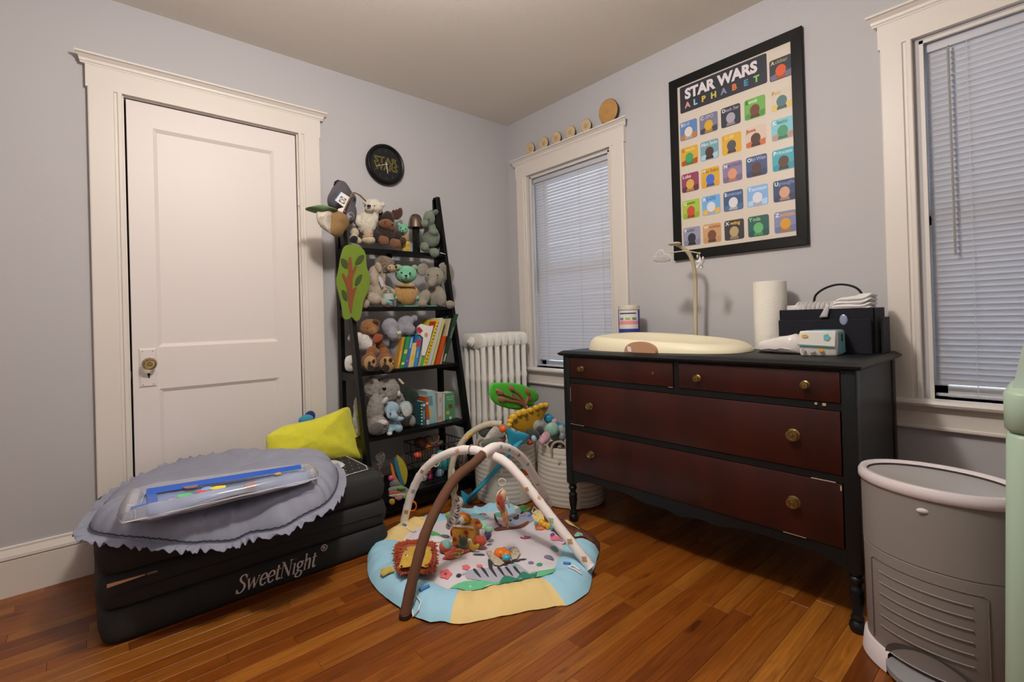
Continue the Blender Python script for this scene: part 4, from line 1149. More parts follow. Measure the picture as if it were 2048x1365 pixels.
for k, (a, b, c, d) in enumerate(((911, 996, 917, 1000), (917, 992, 921, 1001), (921, 1003, 915, 1009), (922, 1010, 914, 1014), (921, 1017, 913, 1020), (920, 1026, 911, 1024), (917, 1034, 908, 1029), (912, 1040, 904, 1033), (906, 1045, 899, 1038), (901, 1050, 895, 1045), (922, 1036, 917, 1046), (918, 1042, 911, 1048))):
    q = MB(); a0, b0 = at(a, b, y=zy), at(c, d, y=zy); f = VIEW * .0242 if k < 6 else VIEW * .0205
    q.tube([a0.lerp(b0, i / 4) + f * (1 - .25 * abs(i - 2) / 2) for i in range(5)], [.0006, .0017, .002, .0017, .0006], 6); obj('stripe', q, m_st, t)
eyes([(900, 1038)], t, zy - .012, 1.2)
by = -1.20
t = thing('hanging_red_bird', 'red, orange and cream plush bird hanging from the white arch', 'plush', at(1005, 1045, y=by))
q = MB(); q.torus(at(1004, 965, y=by), .0145, .0026, M=rotd(0) @ Matrix.Rotation(PI / 2, 3, 'X'), n=22, m=6); obj('ring', q, m_ring, t)
q = MB(); q.tube(smooth_path([at(a, b, y=by) for a, b in ((1003, 948), (1005, 940))], 3), .003, 6); obj('clip', q, mat('grey_strap', lin('#8c837f'), .8), t)
q = MB(); q.tube(smooth_path([at(a, b, y=by) for a, b in ((1006, 978), (998, 984), (994, 992), (996, 998))], 4), .0032, 6); obj('strap_loop', q, m_ring, t)
B = [bl(1005, 993, by, 9, 14, 8, -10), bl(1001, 1010, by, 9, 14, 8, 10), bl(1008, 1025, by, 8, 16, 7, 12), bl(1014, 1045, by, 4.5, 13, 5, 8)]
fused('bird_body', B, plushm('bird_cream', '#d3b08c', 1.12), t, .0042)
fl = line_px([(993, 998), (997, 990), (1004, 992), (1008, 1003), (1010, 1013), (1006, 1022), (1000, 1014), (994, 1008)], 3, y=by - .017); obj('red_mane', puff(fl, .007, VIEW, rings=4, back=.004), plushm('bird_red', '#c8513d', 1.1), t)
fl = line_px([(1014, 992), (1018, 1002), (1019, 1018), (1015, 1010), (1012, 1000)], 3, y=by - .014); obj('white_wing', puff(fl, .006, VIEW, rings=4, back=.004), plushm('bird_white', '#dcd2cc', 1.15), t)
fl = line_px([(1005, 1022), (1012, 1030), (1016, 1045), (1013, 1052), (1006, 1040)], 3, y=by - .014); obj('orange_belly', puff(fl, .005, VIEW, rings=4, back=.004), plushm('bird_orange', '#cf8a4d', 1.12), t)
eyes([(997, 1006)], t, by - .022, 1.3)

# ================================================================ TOYS ON THE MAT
def onmat(px, py, h=0):
    p = at(px, py, z=.04)
    for _ in range(3): p = at(px, py, z=mat_h(p.x, p.y) + h)
    return p
def bm_(px, py, w_, h, d=None, rot=0, lift=0, tilt=0):
    p = onmat(px, py, lift); k = mpp(p); return (p, (w_ * k, (d or (w_ + h) / 2) * k, h * k), rotd(rot, tilt))
# lion cushion toy
LT = Vector((-.35, -.45, .82)).normalized()
def ln(px, py, h): return onmat(px, py, h)
t = thing('lion_toy', 'square plush lion with orange yarn mane and yellow face lying on the play mat', 'plush', onmat(832, 1120))
def lion_out(pts, h): return [onmat(a, b, h) for a, b in pts]
lo_ = lion_out([(795, 1094), (812, 1088), (850, 1087), (868, 1092), (871, 1120), (868, 1144), (840, 1149), (806, 1149), (794, 1140), (792, 1115)], .022)
obj('lion_cushion', puff(lo_, .024, LT, rings=6, back=.022), plushm('lion_orange', '#a8481c', 1.1), t)
fo = lion_out([(808, 1097), (822, 1093), (845, 1093), (862, 1095), (864, 1112), (858, 1134), (852, 1136), (836, 1131), (815, 1135), (799, 1137), (798, 1133), (803, 1118)], .047)
obj('lion_face', puff(fo, .010, LT, rings=5, back=.006), plushm('lion_yellow', '#d2a92f', 1.1), t)
q = MB(); rg = random.Random(5); C0 = sum(lo_, Vector()) / len(lo_)
my = plushm('lion_yarn', '#b84a16', 1.1)
for i in range(130):
    f = i / 130 * len(lo_); i0 = int(f); p = lo_[i0].lerp(lo_[(i0 + 1) % len(lo_)], f - i0); o_ = (p - C0); o_.z = 0; o_.normalize()
    for s in (.80, 1.0):
        b0 = C0.lerp(p, s) + Vector((0, 0, .012 if s < 1 else 0)); e_ = b0 + o_ * rg.uniform(.008, .016) + Vector((rg.uniform(-.005, .005), rg.uniform(-.005, .005), rg.uniform(.002, .012)))
        q.tube([b0, b0.lerp(e_, .5) + Vector((0, 0, .005)), e_], .0026, 5)
tag(obj('yarn_mane', q, my, t), kind='stuff')
for a, b in ((812, 1113), (849, 1112)):
    p = onmat(a, b, .052); q = MB(); q.ell(p, (.0085, .0085, .004), None, 12, 8); e = obj('eye_white', q, mat('felt_white', lin('#e0dcd8', 1.1), .9), t)
    q = MB(); q.ell(p + Vector((-.001, 0, .0035)), (.0042, .0042, .0022), None, 10, 6); obj('pupil', q, m_eye, e)
for a, b in ((819, 1102), (853, 1101)):
    q = MB(); q.ell(onmat(a, b, .048), (.007, .005, .004), None, 10, 6); obj('brow_patch', q, mat('felt_white', lin('#e0dcd8', 1.1), .9), t)
for P in ([(813, 1101), (803, 1099), (793, 1098)], [(813, 1104), (803, 1105), (792, 1107)], [(859, 1101), (868, 1097), (876, 1093)], [(858, 1102), (867, 1101), (872, 1100)]):
    q = MB(); q.tube([onmat(a, b, .050) for a, b in P], .0011, 5); obj('whisker', q, m_st, t)
tl = lion_out([(788, 1133), (776, 1136), (762, 1140), (760, 1148), (766, 1153), (778, 1146), (789, 1143)], .010); obj('yellow_tab', puff(tl, .008, (0, 0, 1), rings=4), plushm('lion_tab', '#cdb75a', 1.1), t)
q = MB(); q.ell(onmat(803, 1133, .052), (.004, .004, .003), None, 8, 6); obj('nostril', q, m_st, t)
# soft ball in three colours
t = thing('soft_ball', 'small soft ball in coral, mint and grey beside the cube on the play mat', 'ball', onmat(891, 1105))
bc = onmat(891, 1105) + Vector((0, 0, .024)); br = .0265
for (v0, v1), c in (((0, .36), '#7fb9b0'), ((.36, .68), '#d4583f'), ((.68, 1), '#6f6660')):
    q = MB(); M = TOY @ Matrix.Rotation(math.radians(38), 3, 'Y') @ Matrix.Rotation(math.radians(10), 3, 'X')
    q.grid(lambda u, v: bc + M @ Vector((br * math.sin(PI * (v0 + (v1 - v0) * v)) * math.cos(2 * PI * u), br * math.sin(PI * (v0 + (v1 - v0) * v)) * math.sin(2 * PI * u), br * math.cos(PI * (v0 + (v1 - v0) * v)))), 24, 6); bmesh.ops.remove_doubles(q.bm, verts=q.bm.verts[:], dist=1e-5); obj('ball_panel', q, plushm('ball_' + c[1:], c, 1.1), t)
# activity cube
CB = onmat(927, 1100); cw = .050
t = thing('activity_cube', 'yellow plush activity cube with lion and hippo pictures on the play mat', 'toy', CB)
Mc = TOY @ Matrix.Rotation(math.radians(-14), 3, 'Z')
def cb(x, y, z): return CB + Mc @ Vector((x, y, z))
q = MB(); q.box((-.050, -.01, .0), (.050, .085, .106), bev=.012, M=Matrix.Translation(CB) @ Mc.to_4x4()); obj('cube_body', q, plushm('cube_yellow', '#c98d28', 1.1), t)
def cpatch(name, pts, col, h=.004, parent=None, y=-.011):
    o_ = [cb(a, y, b) for a, b in pts]; return obj(name, puff(o_, h, Mc @ Vector((0, -1, 0)), rings=4, back=.001), plushm('cp_' + col[1:], col, 1.1), parent or t)
def cdisc(x, z, r, rz=None, n=14, k=0): return [(x + r * math.cos(2 * PI * i / n) * (1 + k * math.cos(8 * 2 * PI * i / n)), z + (rz or r) * math.sin(2 * PI * i / n) * (1 + k * math.cos(8 * 2 * PI * i / n))) for i in range(n)]
cpatch('red_dot', cdisc(.018, .078, .010), '#a02c1c'); cpatch('red_dot', cdisc(-.034, .048, .010), '#a02c1c'); cpatch('white_strip', [(-.05, .098), (.05, .098), (.05, .107), (-.05, .107)], '#c9c2ba')
hp = cpatch('hippo_patch', cdisc(.004, .040, .019, .020), '#4c6058', .006); cpatch('hippo_body', cdisc(.004, .016, .022, .015), '#54665d', .006); cpatch('hippo_ear', cdisc(-.012, .062, .005), '#4c6058'); cpatch('hippo_ear', cdisc(.020, .062, .005), '#4c6058'); cpatch('hippo_arm', cdisc(-.026, .018, .008, .007), '#3d5145')
for x in (-.004, .012):
    q = MB(); q.ell(cb(x, -.019, .049), (.0017,) * 3, None, 8, 6); obj('eye', q, m_eye, hp)
LH = CB + Mc @ Vector((.0, .02, .128))
q = MB(); o_ = [cb(a, .012, .128 + b) for a, b in cdisc(0, 0, .036, .027, 32, .05)]; q = puff(o_, .010, VIEW, rings=4); lh = obj('lion_head', q, plushm('cube_mane', '#c9602a', 1.1), t)
obj('lion_face', puff([cb(a, .003, .128 + b) for a, b in cdisc(0, 0, .029, .020)], .008, VIEW, rings=4, back=.002), plushm('cube_face', '#d79c34', 1.1), lh)
obj('lion_muzzle', puff([cb(a, -.004, .120 + b) for a, b in cdisc(0, 0, .014, .007)], .004, VIEW, rings=3, back=.001), plushm('offw', '#d8d4d0'), lh)
for x in (-.012, .014):
    q = MB(); q.ell(cb(x, -.006, .131), (.0017,) * 3, None, 8, 6); obj('eye', q, m_eye, lh)
duck = cpatch('duck_patch', [(.030, .048), (.038, .055), (.046, .046), (.044, .030), (.060, .028), (.072, .040), (.078, .036), (.074, .020), (.060, .008), (.044, .008), (.034, .018)], '#cfa83c', .008, y=-.016); cpatch('duck_head', cdisc(.036, .050, .009), '#d2ccc4', .006, y=-.018)
q = MB(); q.ell(cb(.039, -.026, .052), (.002,) * 3, None, 8, 6); obj('eye', q, m_eye, duck)
one('orange_ear', [(cb(.060, .03, .095), (.018, .012, .016), Mc)], plushm('cube_orange', '#c5792f', 1.1), t); one('red_ear', [(cb(.058, .028, .109), (.013, .010, .007), Mc)], plushm('cube_red', '#9c2d20', 1.1), t); one('mint_ball', [(cb(.092, .075, .060), (.018, .018, .016), Mc)], plushm('cube_mint', '#8fc9ae', 1.1), t)
one('coral_leg', [(cb(.070, .02, .034), (.028, .02, .022), Mc)], plushm('cube_coral', '#c5503a', 1.1), t); one('purple_leaf', [(cb(.098, .05, .044), (.010, .008, .020), Mc @ Matrix.Rotation(.4, 3, 'Y'))], plushm('cube_purple', '#5f3f6b', 1.1), t); one('red_corner', [(cb(-.056, .02, .060), (.010, .012, .018), Mc)], plushm('cube_red', '#9c2d20', 1.1), t)
q = MB(); q.tube([cb(-.084, .05, .075), cb(-.084, .05, .112)], .002, 6); q.ell(cb(-.084, .05, .118), (.015, .006, .016), Mc, 12, 8); q.tube([cb(-.095, .045, .080), cb(-.06, .045, .088)], .004, 6); obj('green_tree', q, plushm('cube_green', '#7fb84e', 1.1), t)
cl = [onmat(a, b, .006) for a, b in ((880, 1096), (892, 1112), (884, 1118), (905, 1119), (925, 1108), (942, 1102), (938, 1094), (905, 1090))]; obj('coral_base', puff(cl, .006, (0, 0, 1), rings=4, back=.004), plushm('cube_coral', '#c5503a', 1.1), t)
# link rings, fox rattle, yellow rattle
for a, b, c, nm in ((919, 1104, '#c0b060', 'tan plastic link ring leaning on the activity cube'), (912, 1111, '#9cc76a', 'pale green plastic link ring lying before the activity cube')):
    q = MB(); q.torus(onmat(a, b, .010), .0165, .0032, M=Mc @ Matrix.Rotation(.25, 3, 'X'), n=24, m=8, sy=.75); tag(obj('link_ring', q, mat('link_' + c[1:], lin(c, 1.1), .35)), nm, 'ring')
t = thing('fox_rattle', 'orange plastic fox rattle with dotted cloth wings on the play mat', 'rattle', onmat(1005, 1112))
m_or = mat('orange_plastic', lin('#e07722', 1.1), .25)
fused('fox_body', [bm_(1002, 1107, 15, 10, 12, 0, .018), bm_(1012, 1111, 11, 9, 10, 0, .016), bm_(994, 1101, 4, 4, 4, 0, .03), bm_(1009, 1098, 4, 4, 4, 0, .034), bm_(1012, 1122, 10, 4, 8, 0, .006)], m_or, t, .004)
one('blue_nose', bm_(1013, 1116, 9, 6, 7, 0, .024), mat('blue_plastic', lin('#3fa3c0', 1.1), .2), t)
for pts in ([(972, 1103), (980, 1103), (990, 1112), (1002, 1120), (1009, 1127), (1000, 1132), (988, 1130), (980, 1118)], [(1017, 1100), (1028, 1094), (1038, 1098), (1041, 1108), (1034, 1118), (1024, 1120), (1020, 1110)]):
    o_ = [onmat(a, b, .008) for a, b in pts]; wo = obj('cloth_wing', puff(o_, .008, (0, 0, 1), rings=5, back=.004), m_dotc, t)
    q = MB(); rg = random.Random(len(pts)); c_ = sum(o_, Vector()) / len(o_)
    for i in range(46):
        p = c_.lerp(o_[rg.randrange(len(o_))].lerp(o_[0], rg.random() * .3), rg.random() * .9); q.use(dk[i % 3]); q.ell(p + Vector((0, 0, .0072)), (.0016, .0016, .0008), None, 6, 4)
    tag(obj('wing_dots', q, None, wo), kind='stuff')
eyes_ = [(997, 1104), (1001, 1110)]
for a, b in eyes_:
    q = MB(); q.ell(onmat(a, b, .030), (.002,) * 3, None, 8, 6); obj('eye', q, m_eye, t)
t = thing('yellow_rattle', 'yellow plastic rattle with orange and green rings near the dresser leg', 'rattle', onmat(1088, 1052))
fused('rattle_body', [bm_(1083, 1046, 7, 7, 6, 0, .014), bm_(1090, 1050, 7, 6, 6, 0, .014), bm_(1097, 1053, 7, 7, 6, 0, .014)], mat('yellow_plastic', lin('#dba92c', 1.1), .25), t, .0035)
one('blue_cap', bm_(1104, 1056, 4, 5.5, 5, 0, .014), mat('blue_plastic', lin('#3fa3c0', 1.1), .2), t); one('blue_cap', bm_(1072, 1047, 4, 3, 4, 0, .010), mat('blue_plastic', lin('#3fa3c0', 1.1), .2), t)
q = MB(); q.torus(onmat(1082, 1056, .006), .026, .004, M=TOY @ Matrix.Rotation(.2, 3, 'Y'), n=24, m=8, sy=.6); obj('orange_ring', q, mat('orange_ring', lin('#dd6a1e', 1.1), .3), t)
q = MB(); q.torus(onmat(1100, 1048, .016), .020, .0034, M=TOY @ Matrix.Rotation(-.4, 3, 'Y'), n=24, m=8, sy=.6); obj('green_ring', q, mat('green_ring', lin('#7fc43a', 1.1), .3), t)
# ================================================================ HATS ON THE TOP OF THE SHELF
def thin(name, pts, th, m, parent, y=None, x=None, nrm=None, rings=5, back=None, noise=0, sm=3, flat=.5):
    o_ = line_px(pts, sm, y=y) if y is not None else line_px(pts, sm, x=x)
    return obj(name, puff(o_, th, nrm or (VIEW if y is not None else (-1, 0, 0)), rings=rings, back=back, noise=noise, flat=flat), m, parent, ang=80)
m_felt = mat('grey_hat_cotton', lin('#58555a', 1.05), .9, .25, 400)
t = thing('grey_bucket_hat', 'grey sun hat with round badge hung on the left post of the shelf', 'hat', at(685, 400, y=-.16))
thin('hat_crown', [(675, 367), (683, 362), (691, 365), (699, 376), (704, 387), (705, 400), (698, 415), (690, 422), (676, 420), (664, 416), (657, 412), (657, 400), (661, 390), (667, 379)], .06, m_felt, t, y=-.15, noise=.026)
thin('hat_brim', [(704, 385), (711, 393), (710, 398), (706, 401), (711, 414), (713, 427), (710, 438), (706, 445), (699, 450), (692, 448), (690, 430), (694, 410)], .035, m_felt, t, y=-.19, noise=.010)
bd = thin('badge', [(701 + 8 * math.cos(a), 433 + 8.5 * math.sin(a)) for a in [2 * PI * i / 16 for i in range(16)]], .004, mat('badge_light', lin('#8d8890'), .8), t, y=-.236, back=.012, sm=1)
for r in (6.2, 3.6):
    q = MB(); p = at(701, 433, y=-.242); q.torus(p, r * mpp(p), .0016, M=rotd(0) @ Matrix.Rotation(PI / 2, 3, 'X'), n=22, m=6); obj('badge_ring', q, mat('badge_dark', lin('#2d2a33'), .8), bd)
tg = obj('swing_tag', slab(line_px([(682.5, 384), (699.5, 395), (690, 416.5), (670, 401)], 0, y=-.262), .0012, VIEW, bev=.0004), mat('card_white', lin('#cfccc9', 1.15), .7), t, smooth=False)
q = MB(); q.tube([at(682, 384.2, y=-.263), at(669.5, 401, y=-.263)], .0018, 5); obj('blue_edge', q, mat('tag_blue', lin('#5d9bd0'), .7), tg)
cx_, u_ = at(685.2, 400.5, y=-.2642), (at(697, 394, y=-.264) - at(680.5, 384, y=-.264)).normalized()
v_ = (at(682.5, 384, y=-.264) - at(670, 401, y=-.264)).normalized()
F_ = frame(cx_, u_, v_)
def flatF(pts, F, z=0): return [F @ Vector((a, b, z)) for a, b in pts]
obj('tag_square', slab(flatF([(-.0155, -.0155), (.0155, -.0155), (.0155, .0155), (-.0155, .0155)], F_), .0004, F_.to_3x3().col[2], bev=.0001), mat('tag_ink', lin('#3a3942'), .8), tg, smooth=False)
obj('tag_circle', slab(flatF([(.0135 * math.cos(2 * PI * i / 20), .0135 * math.sin(2 * PI * i / 20)) for i in range(20)], F_, .0004), .0004, F_.to_3x3().col[2], bev=.0001), mat('card_white', '#fff', .7), tg, smooth=False)
text('tag_number', '99', .020, mat('tag_ink', '#000', .8), frame(cx_ + F_.to_3x3().col[2] * .0011, u_, v_), tg)
thin('paper_label', [(676, 418), (690, 414), (690, 424), (684, 426), (676, 422)], .002, mat('card_white', '#fff', .7), t, y=-.262, sm=1)
m_lth = mat('tan_cord', lin('#7e5f3e', 1.05), .7)
q = MB(); q.tube(smooth_path([at(a, b, y=c) for a, b, c in ((687, 424, -.27), (694, 408, -.27), (700, 396, -.265), (706, 386, -.25), (712, 387, -.24), (720, 391, -.23), (727, 398, -.22), (732, 403, -.21))], 4), [.0035] * 20 + [.0045] * 9, 6); obj('cord', q, m_lth, t)
t = thing('tan_bucket_hat', 'tan and cream printed baby hat with green brim hung beside the door casing', 'hat', at(665, 440, y=-.28))
m_tan = mat('tan_canvas', lin('#8f7048', .95), .9, .3, 300); m_crm = mat('cream_print', lin('#bdb3a3', 1.12), .9, .25, 300)
m_grn = mat('sage_brim', lin('#5f7450', 1.1), .9, .2, 300)
thin('hat_crown', [(664, 424), (671, 421), (680, 423), (688, 427), (694, 433), (698, 441), (697, 449), (694, 455), (688, 464), (684, 471), (675, 475), (668, 473), (663, 467), (662, 450)], .055, m_tan, t, y=-.27, noise=.03, back=.03)
thin('printed_panel', [(637, 424), (650, 424), (664, 421), (667, 430), (665, 450), (665, 469), (656, 465), (646, 458), (638, 448), (635, 436)], .055, m_crm, t, y=-.285, noise=.004, back=.03)
thin('green_brim', [(610, 418), (622, 415), (636, 413), (655, 415), (671, 420), (675, 423), (664, 424), (648, 427), (632, 425), (620, 422)], .05, m_grn, t, y=-.29, back=.04, nrm=(-.2, -.95, .1))
for a, b in ((642, 436), (658, 433), (643, 453), (659, 460)):
    q = MB(); 
    for k in range(3): q.tube([at(a + k * 3 - 3, b + 3, y=-.338), at(a + k * 3 - 1, b - 3, y=-.338)], .0009, 5)
    tag(obj('leaf_print', q, mat('print_grey', lin('#6c6a62'), .9), t), kind='stuff')
# ================================================================ SOFT TOYS, TOP SHELF
def plush(name, label, px, py, y, group=None): return thing(name, label, 'plush', at(px, py, y=y), group)
Y1 = -.125
t = plush('polar_bear', 'white polar bear plush sitting at the hat end of the top shelf', 733, 488, Y1)
mw = plushm('white', '#cdc6b6', 1.15)
fused('bear_body', [bl(732, 446, Y1, 21, 25, 18), bl(747, 413, Y1 - .02, 19, 15, 15, -15), bl(739, 417, Y1 - .055, 9, 8, 9), bl(765, 410, Y1, 6, 6, 5), bl(729, 404, Y1, 4, 5, 4), bl(749, 440, Y1 - .02, 7, 14, 9, -10), bl(712, 440, Y1, 7, 14, 9, 25)], mw, t, .006, .010, .012)
fused('tan_leg', [bl(736, 466, Y1 - .04, 10, 12, 11), bl(737, 481, Y1 - .075, 14, 9, 12)], plushm('ecru', '#b5a88f', 1.12), t, .006); fused('tan_leg', [bl(709, 466, Y1 - .03, 9, 11, 10), bl(711, 480, Y1 - .06, 14, 8, 10, -20)], plushm('ecru', '#b5a88f', 1.12), t, .006)
one('dark_sole', bl(707, 479, Y1 - .085, 9, 7, 4, 20), plushm('navyblk', '#17171c'), t); one('peach_cuff', bl(736, 473, Y1 - .08, 11, 4, 8, 5), plushm('peach', '#b58f6a', 1.1), t)
one('nose', bl(738, 412, Y1 - .088, 4, 2.6, 3), m_eye, t); eyes([(749, 412), (731, 411)], t, Y1 - .062, 1.4)
q = MB(); q.tube(smooth_path([at(a, b, y=Y1 - .084) for a, b in ((734, 420), (738, 423), (743, 424), (746, 421))], 3), .0008, 5); obj('smile', q, mat('thread', lin('#8b8274'), .9), t)
t = plush('moose', 'dark brown moose plush with antlers and tan feet on the top shelf', 772, 495, Y1)
mdk = plushm('moose_dark', '#33241e', 1.0); mtn = plushm('moose_tan', '#7a4f33', 1.05)
fused('moose_body', [bl(769, 468, Y1, 21, 20, 17), bl(776, 438, Y1 + .01, 13, 16, 13), bl(762, 436, Y1 + .01, 8, 5, 5, 30), bl(793, 474, Y1 - .02, 9, 14, 9, -35), bl(755, 474, Y1 - .02, 8, 14, 8, 20)], mdk, t, .006, .012, .010)
fused('muzzle', [bl(772, 449, Y1 - .04, 15, 11, 13, -5), bl(781, 454, Y1 - .045, 11, 9, 10)], mtn, t, .006)
for a, b, r in ((767, 482, 10), (790, 488, 10.5)): fused('foot', [bl(a - 3, b - 1, Y1 - .085, r * .75, r, r * .7), bl(a + 4, b, Y1 - .085, r * .75, r * .95, r * .7)], mtn, t, .005)
one('hand', bl(806, 482, Y1 - .05, 7, 7.5, 6), plushm('moose_hand', '#4a2c20', 1.0), t)
ant = [(784, 437), (783, 428), (785, 421), (788, 420), (789, 424), (792, 419), (795, 419), (796, 424), (798, 417), (802, 416), (805, 420), (805, 430), (800, 437), (793, 440)]
thin('antler', ant, .012, plushm('antler', '#4d2a1c', 1.0), t, y=Y1, rings=4); thin('antler', [(762, 436), (757, 430), (759, 424), (762, 427), (764, 422), (767, 427), (768, 434)], .010, plushm('antler', '#4d2a1c', 1.0), t, y=Y1 + .03, rings=4)
eyes([(770, 444), (785, 449)], t, Y1 - .085, 1.6)
t = plush('small_mint_bear', 'little mint green bear plush tucked behind the moose', 806, 480, Y1)
mm = plushm('mint', '#74b592', 1.1)
fused('bear_head', [bl(806, 459, Y1 - .01, 10, 11, 9), bl(798, 449, Y1, 4, 4, 3), bl(815, 452, Y1, 4, 4, 3), bl(806, 463, Y1 - .04, 5, 4, 5)], mm, t, .005)
one('tan_coat', bl(808, 477, Y1, 10, 12, 9), plushm('tan_coat', '#a88a62', 1.1), t); eyes([(802, 456), (811, 458)], t, Y1 - .045, 1.2); one('nose', bl(806, 461, Y1 - .063, 1.6, 1.2, 1.2), m_eye, t)
q = MB(); a_, b_ = at(806, 499, y=Y1 - .02), at(819, 499, y=Y1 - .02); q.box((a_.x, -.15, 1.4305), (b_.x, -.128, 1.4305 + .062), bev=.001)
tag(obj('yellow_carton', q, mat('yellow_carton', lin('#b9a23a', 1.1), .6, var=.35, vscale=40)), 'small yellow printed carton beside the chrome dome on the top shelf', 'box')
t = thing('chrome_dome', 'dark chrome dome on a glossy black pedestal on the top shelf', 'ornament', at(832, 500, y=-.15))
cp = at(832, 470, y=-.14); k = mpp(cp)
m_chr = mat('dark_chrome', lin('#8a7d72', 1.0), .12, metal=1); m_gl = mat('gloss_black', lin('#1c1d1c'), .08)
q = MB(); q.lathe([(.0285, 0), (.0285, .004), (.0235, .006), (.0225, .020), (.0215, .150), (.0225, .155)], (cp.x, cp.y, 1.4305), 4, M=TOY @ Matrix.Rotation(PI / 4 - .3, 3, 'Z')); obj('pedestal', q, m_gl, t, smooth=False)
q = MB(); q.lathe([(.001, .236), (.014, .234), (.027, .226), (.036, .210), (.041, .190), (.045, .168), (.049, .150), (.045, .148), (.040, .153)], (cp.x, cp.y, 1.4305), 24); obj('dome', q, m_chr, t, ang=50)
t = plush('sage_hippo', 'sage green hippo plush sitting against the right post of the top shelf', 860, 500, Y1)
ms = plushm('sage', '#74806f', 1.08)
fused('hippo_body', [bl(858, 437, Y1 - .02, 12, 15, 13), bl(849, 448, Y1 - .055, 9, 8, 10), bl(871, 425, Y1, 6, 7, 4, -25), bl(862, 422, Y1, 3, 3, 3), bl(862, 476, Y1, 18, 21, 16), bl(860, 456, Y1, 12, 12, 11), bl(867, 464, Y1 - .05, 10, 8, 9, -15), bl(849, 494, Y1 - .06, 9, 10, 10), bl(869, 506, Y1 - .085, 10, 10, 10), bl(881, 500, Y1, 5, 6, 5)], ms, t, .006, .006, .010)
one('ear_inner', bl(872, 425, Y1 - .022, 3.5, 4.5, 2, -25), plushm('sage_in', '#616c5d'), t); eyes([(857.6, 438.6)], t, Y1 - .067, 1.5)
q = MB(); q.tube(smooth_path([at(a, b, y=Y1 - .08) for a, b in ((853, 455), (856, 452), (857, 446))], 3), .0012, 5); obj('mouth', q, mat('thread_dk', lin('#3c443a'), .9), t)
thin('care_tag', [(880, 505), (890, 508), (892, 509), (881, 507)], .0012, mat('card_white', '#fff', .7), t, y=Y1 - .07, sm=1)
# ================================================================ SECOND SHELF
Y2 = -.165
TO = [(700, 490), (713, 491), (725, 499), (730, 509), (731.4, 520), (733, 537), (738, 553), (739, 565), (737, 577), (732, 590), (726, 604), (723, 622), (718, 640), (710, 643), (702, 635), (697, 639), (690, 640), (685, 634), (681, 607), (675, 583), (671.5, 563), (676, 540), (681, 511), (688, 494)]
t = thing('felt_tree', 'green felt tree with brown trunk and dark leaves hung on the shelf front', 'wall hanging', at(705, 565, y=-.27))
obj('tree_shape', slab(line_px(TO, 3, y=-.278), .010, (0, -1, 0), bev=.003), mat('green_felt', lin('#6c8426', .95), .95, .3, 400, sheen=.2), t)
m_tr = mat('rust_felt', lin('#7c4529', 1.05), .95, .3, 400); m_lf = mat('moss_felt', lin('#3f4a24', 1.05), .95, .3, 400)
obj('trunk', slab(line_px([(698, 515), (702, 515), (704, 532), (704, 543), (711, 531), (714, 532), (708, 546), (705, 556), (704, 580), (713, 574), (712, 578), (706, 600), (703, 625), (701, 627), (697, 610), (695, 590), (693, 574), (684, 550), (686, 547), (694, 558), (697, 545), (696, 530)], 1, y=-.2885), .004, (0, -1, 0), bev=.001), m_tr, t)
for pts in ([(710, 529), (713, 519), (719, 512), (728, 511), (726, 520), (719, 528)], [(694, 537), (686, 534), (682, 525), (683, 517), (691, 520), (695, 527)], [(710, 571), (711, 561), (716, 553), (724, 549), (722, 560), (716, 569)], [(694, 602), (687, 598), (684, 589), (684, 580), (691, 584), (694, 592)]):
    obj('leaf', slab(line_px(pts, 3, y=-.2885), .0035, (0, -1, 0), bev=.001), m_lf, t)
t = plush('floppy_eared_puppy', 'beige floppy eared plush sitting behind the felt tree on the second shelf', 755, 612, Y2)
mb_ = plushm('beige', '#a59887', 1.1)
fused('puppy_body', [bl(752, 545, Y2, 14, 15, 14), bl(748, 560, Y2 - .02, 9, 17, 8, 10), bl(755, 582, Y2, 19, 24, 18), bl(776, 583, Y2 - .05, 17, 10, 11, -25), bl(745, 598, Y2 - .06, 18, 13, 13, -15), bl(770, 606, Y2 - .07, 15, 8, 9, -25), bl(765, 555, Y2 - .01, 7, 16, 6, -5)], mb_, t, .0065, .005, .012)
one('stitched_foot', bl(730, 608, Y2 - .075, 9, 9, 6), plushm('beige_lt', '#9c9080', 1.1), t); thin('satin_ribbon', [(760, 553), (765, 560), (767, 572), (763, 574), (760, 565), (757, 556)], .002, mat('satin', lin('#b9b4bb'), .3), t, y=Y2 - .075)
thin('teal_label', [(770, 601), (776, 600), (783, 604), (782, 607), (774, 606)], .0025, mat('teal_label', lin('#5fa6b4', 1.1), .6), t, y=Y2 - .118)
t = plush('hedgehog', 'brown bristly hedgehog plush leaning over the glass jar', 775, 535, Y2)
fused('hedgehog_spines', [bl(769, 530, Y2, 20, 17, 16, -15), bl(762, 540, Y2, 12, 14, 12)], plushm('spines', '#7d6d5c', 1.05, 1, 240, .35), t, .005, .022, .006, 3)
fused('hedgehog_face', [bl(783, 537, Y2 - .05, 9, 8, 8), bl(789, 536, Y2 - .06, 6, 4.5, 5)], plushm('hedgeface', '#b0997b', 1.1), t, .005); one('nose', bl(792, 534, Y2 - .075, 2.6, 2.2, 2.2), m_eye, t); eyes([(780, 534.5)], t, Y2 - .085, 1.4); one('round_ear', bl(757, 535, Y2 - .04, 6, 11, 5, 15), plushm('hedge_ear', '#a2937f', 1.1), t)
tag(one('black_plush_ear', bl(778, 513, Y2 + .04, 7, 6, 5), plushm('blk', '#101012'), None), 'black plush ear showing under the top shelf behind the hedgehog', 'plush')
t = thing('glass_jar', 'small clear glass jar with a white label on the second shelf', 'jar', at(776, 600, y=Y2))
jp = at(777, 600, y=Y2 - .055); 
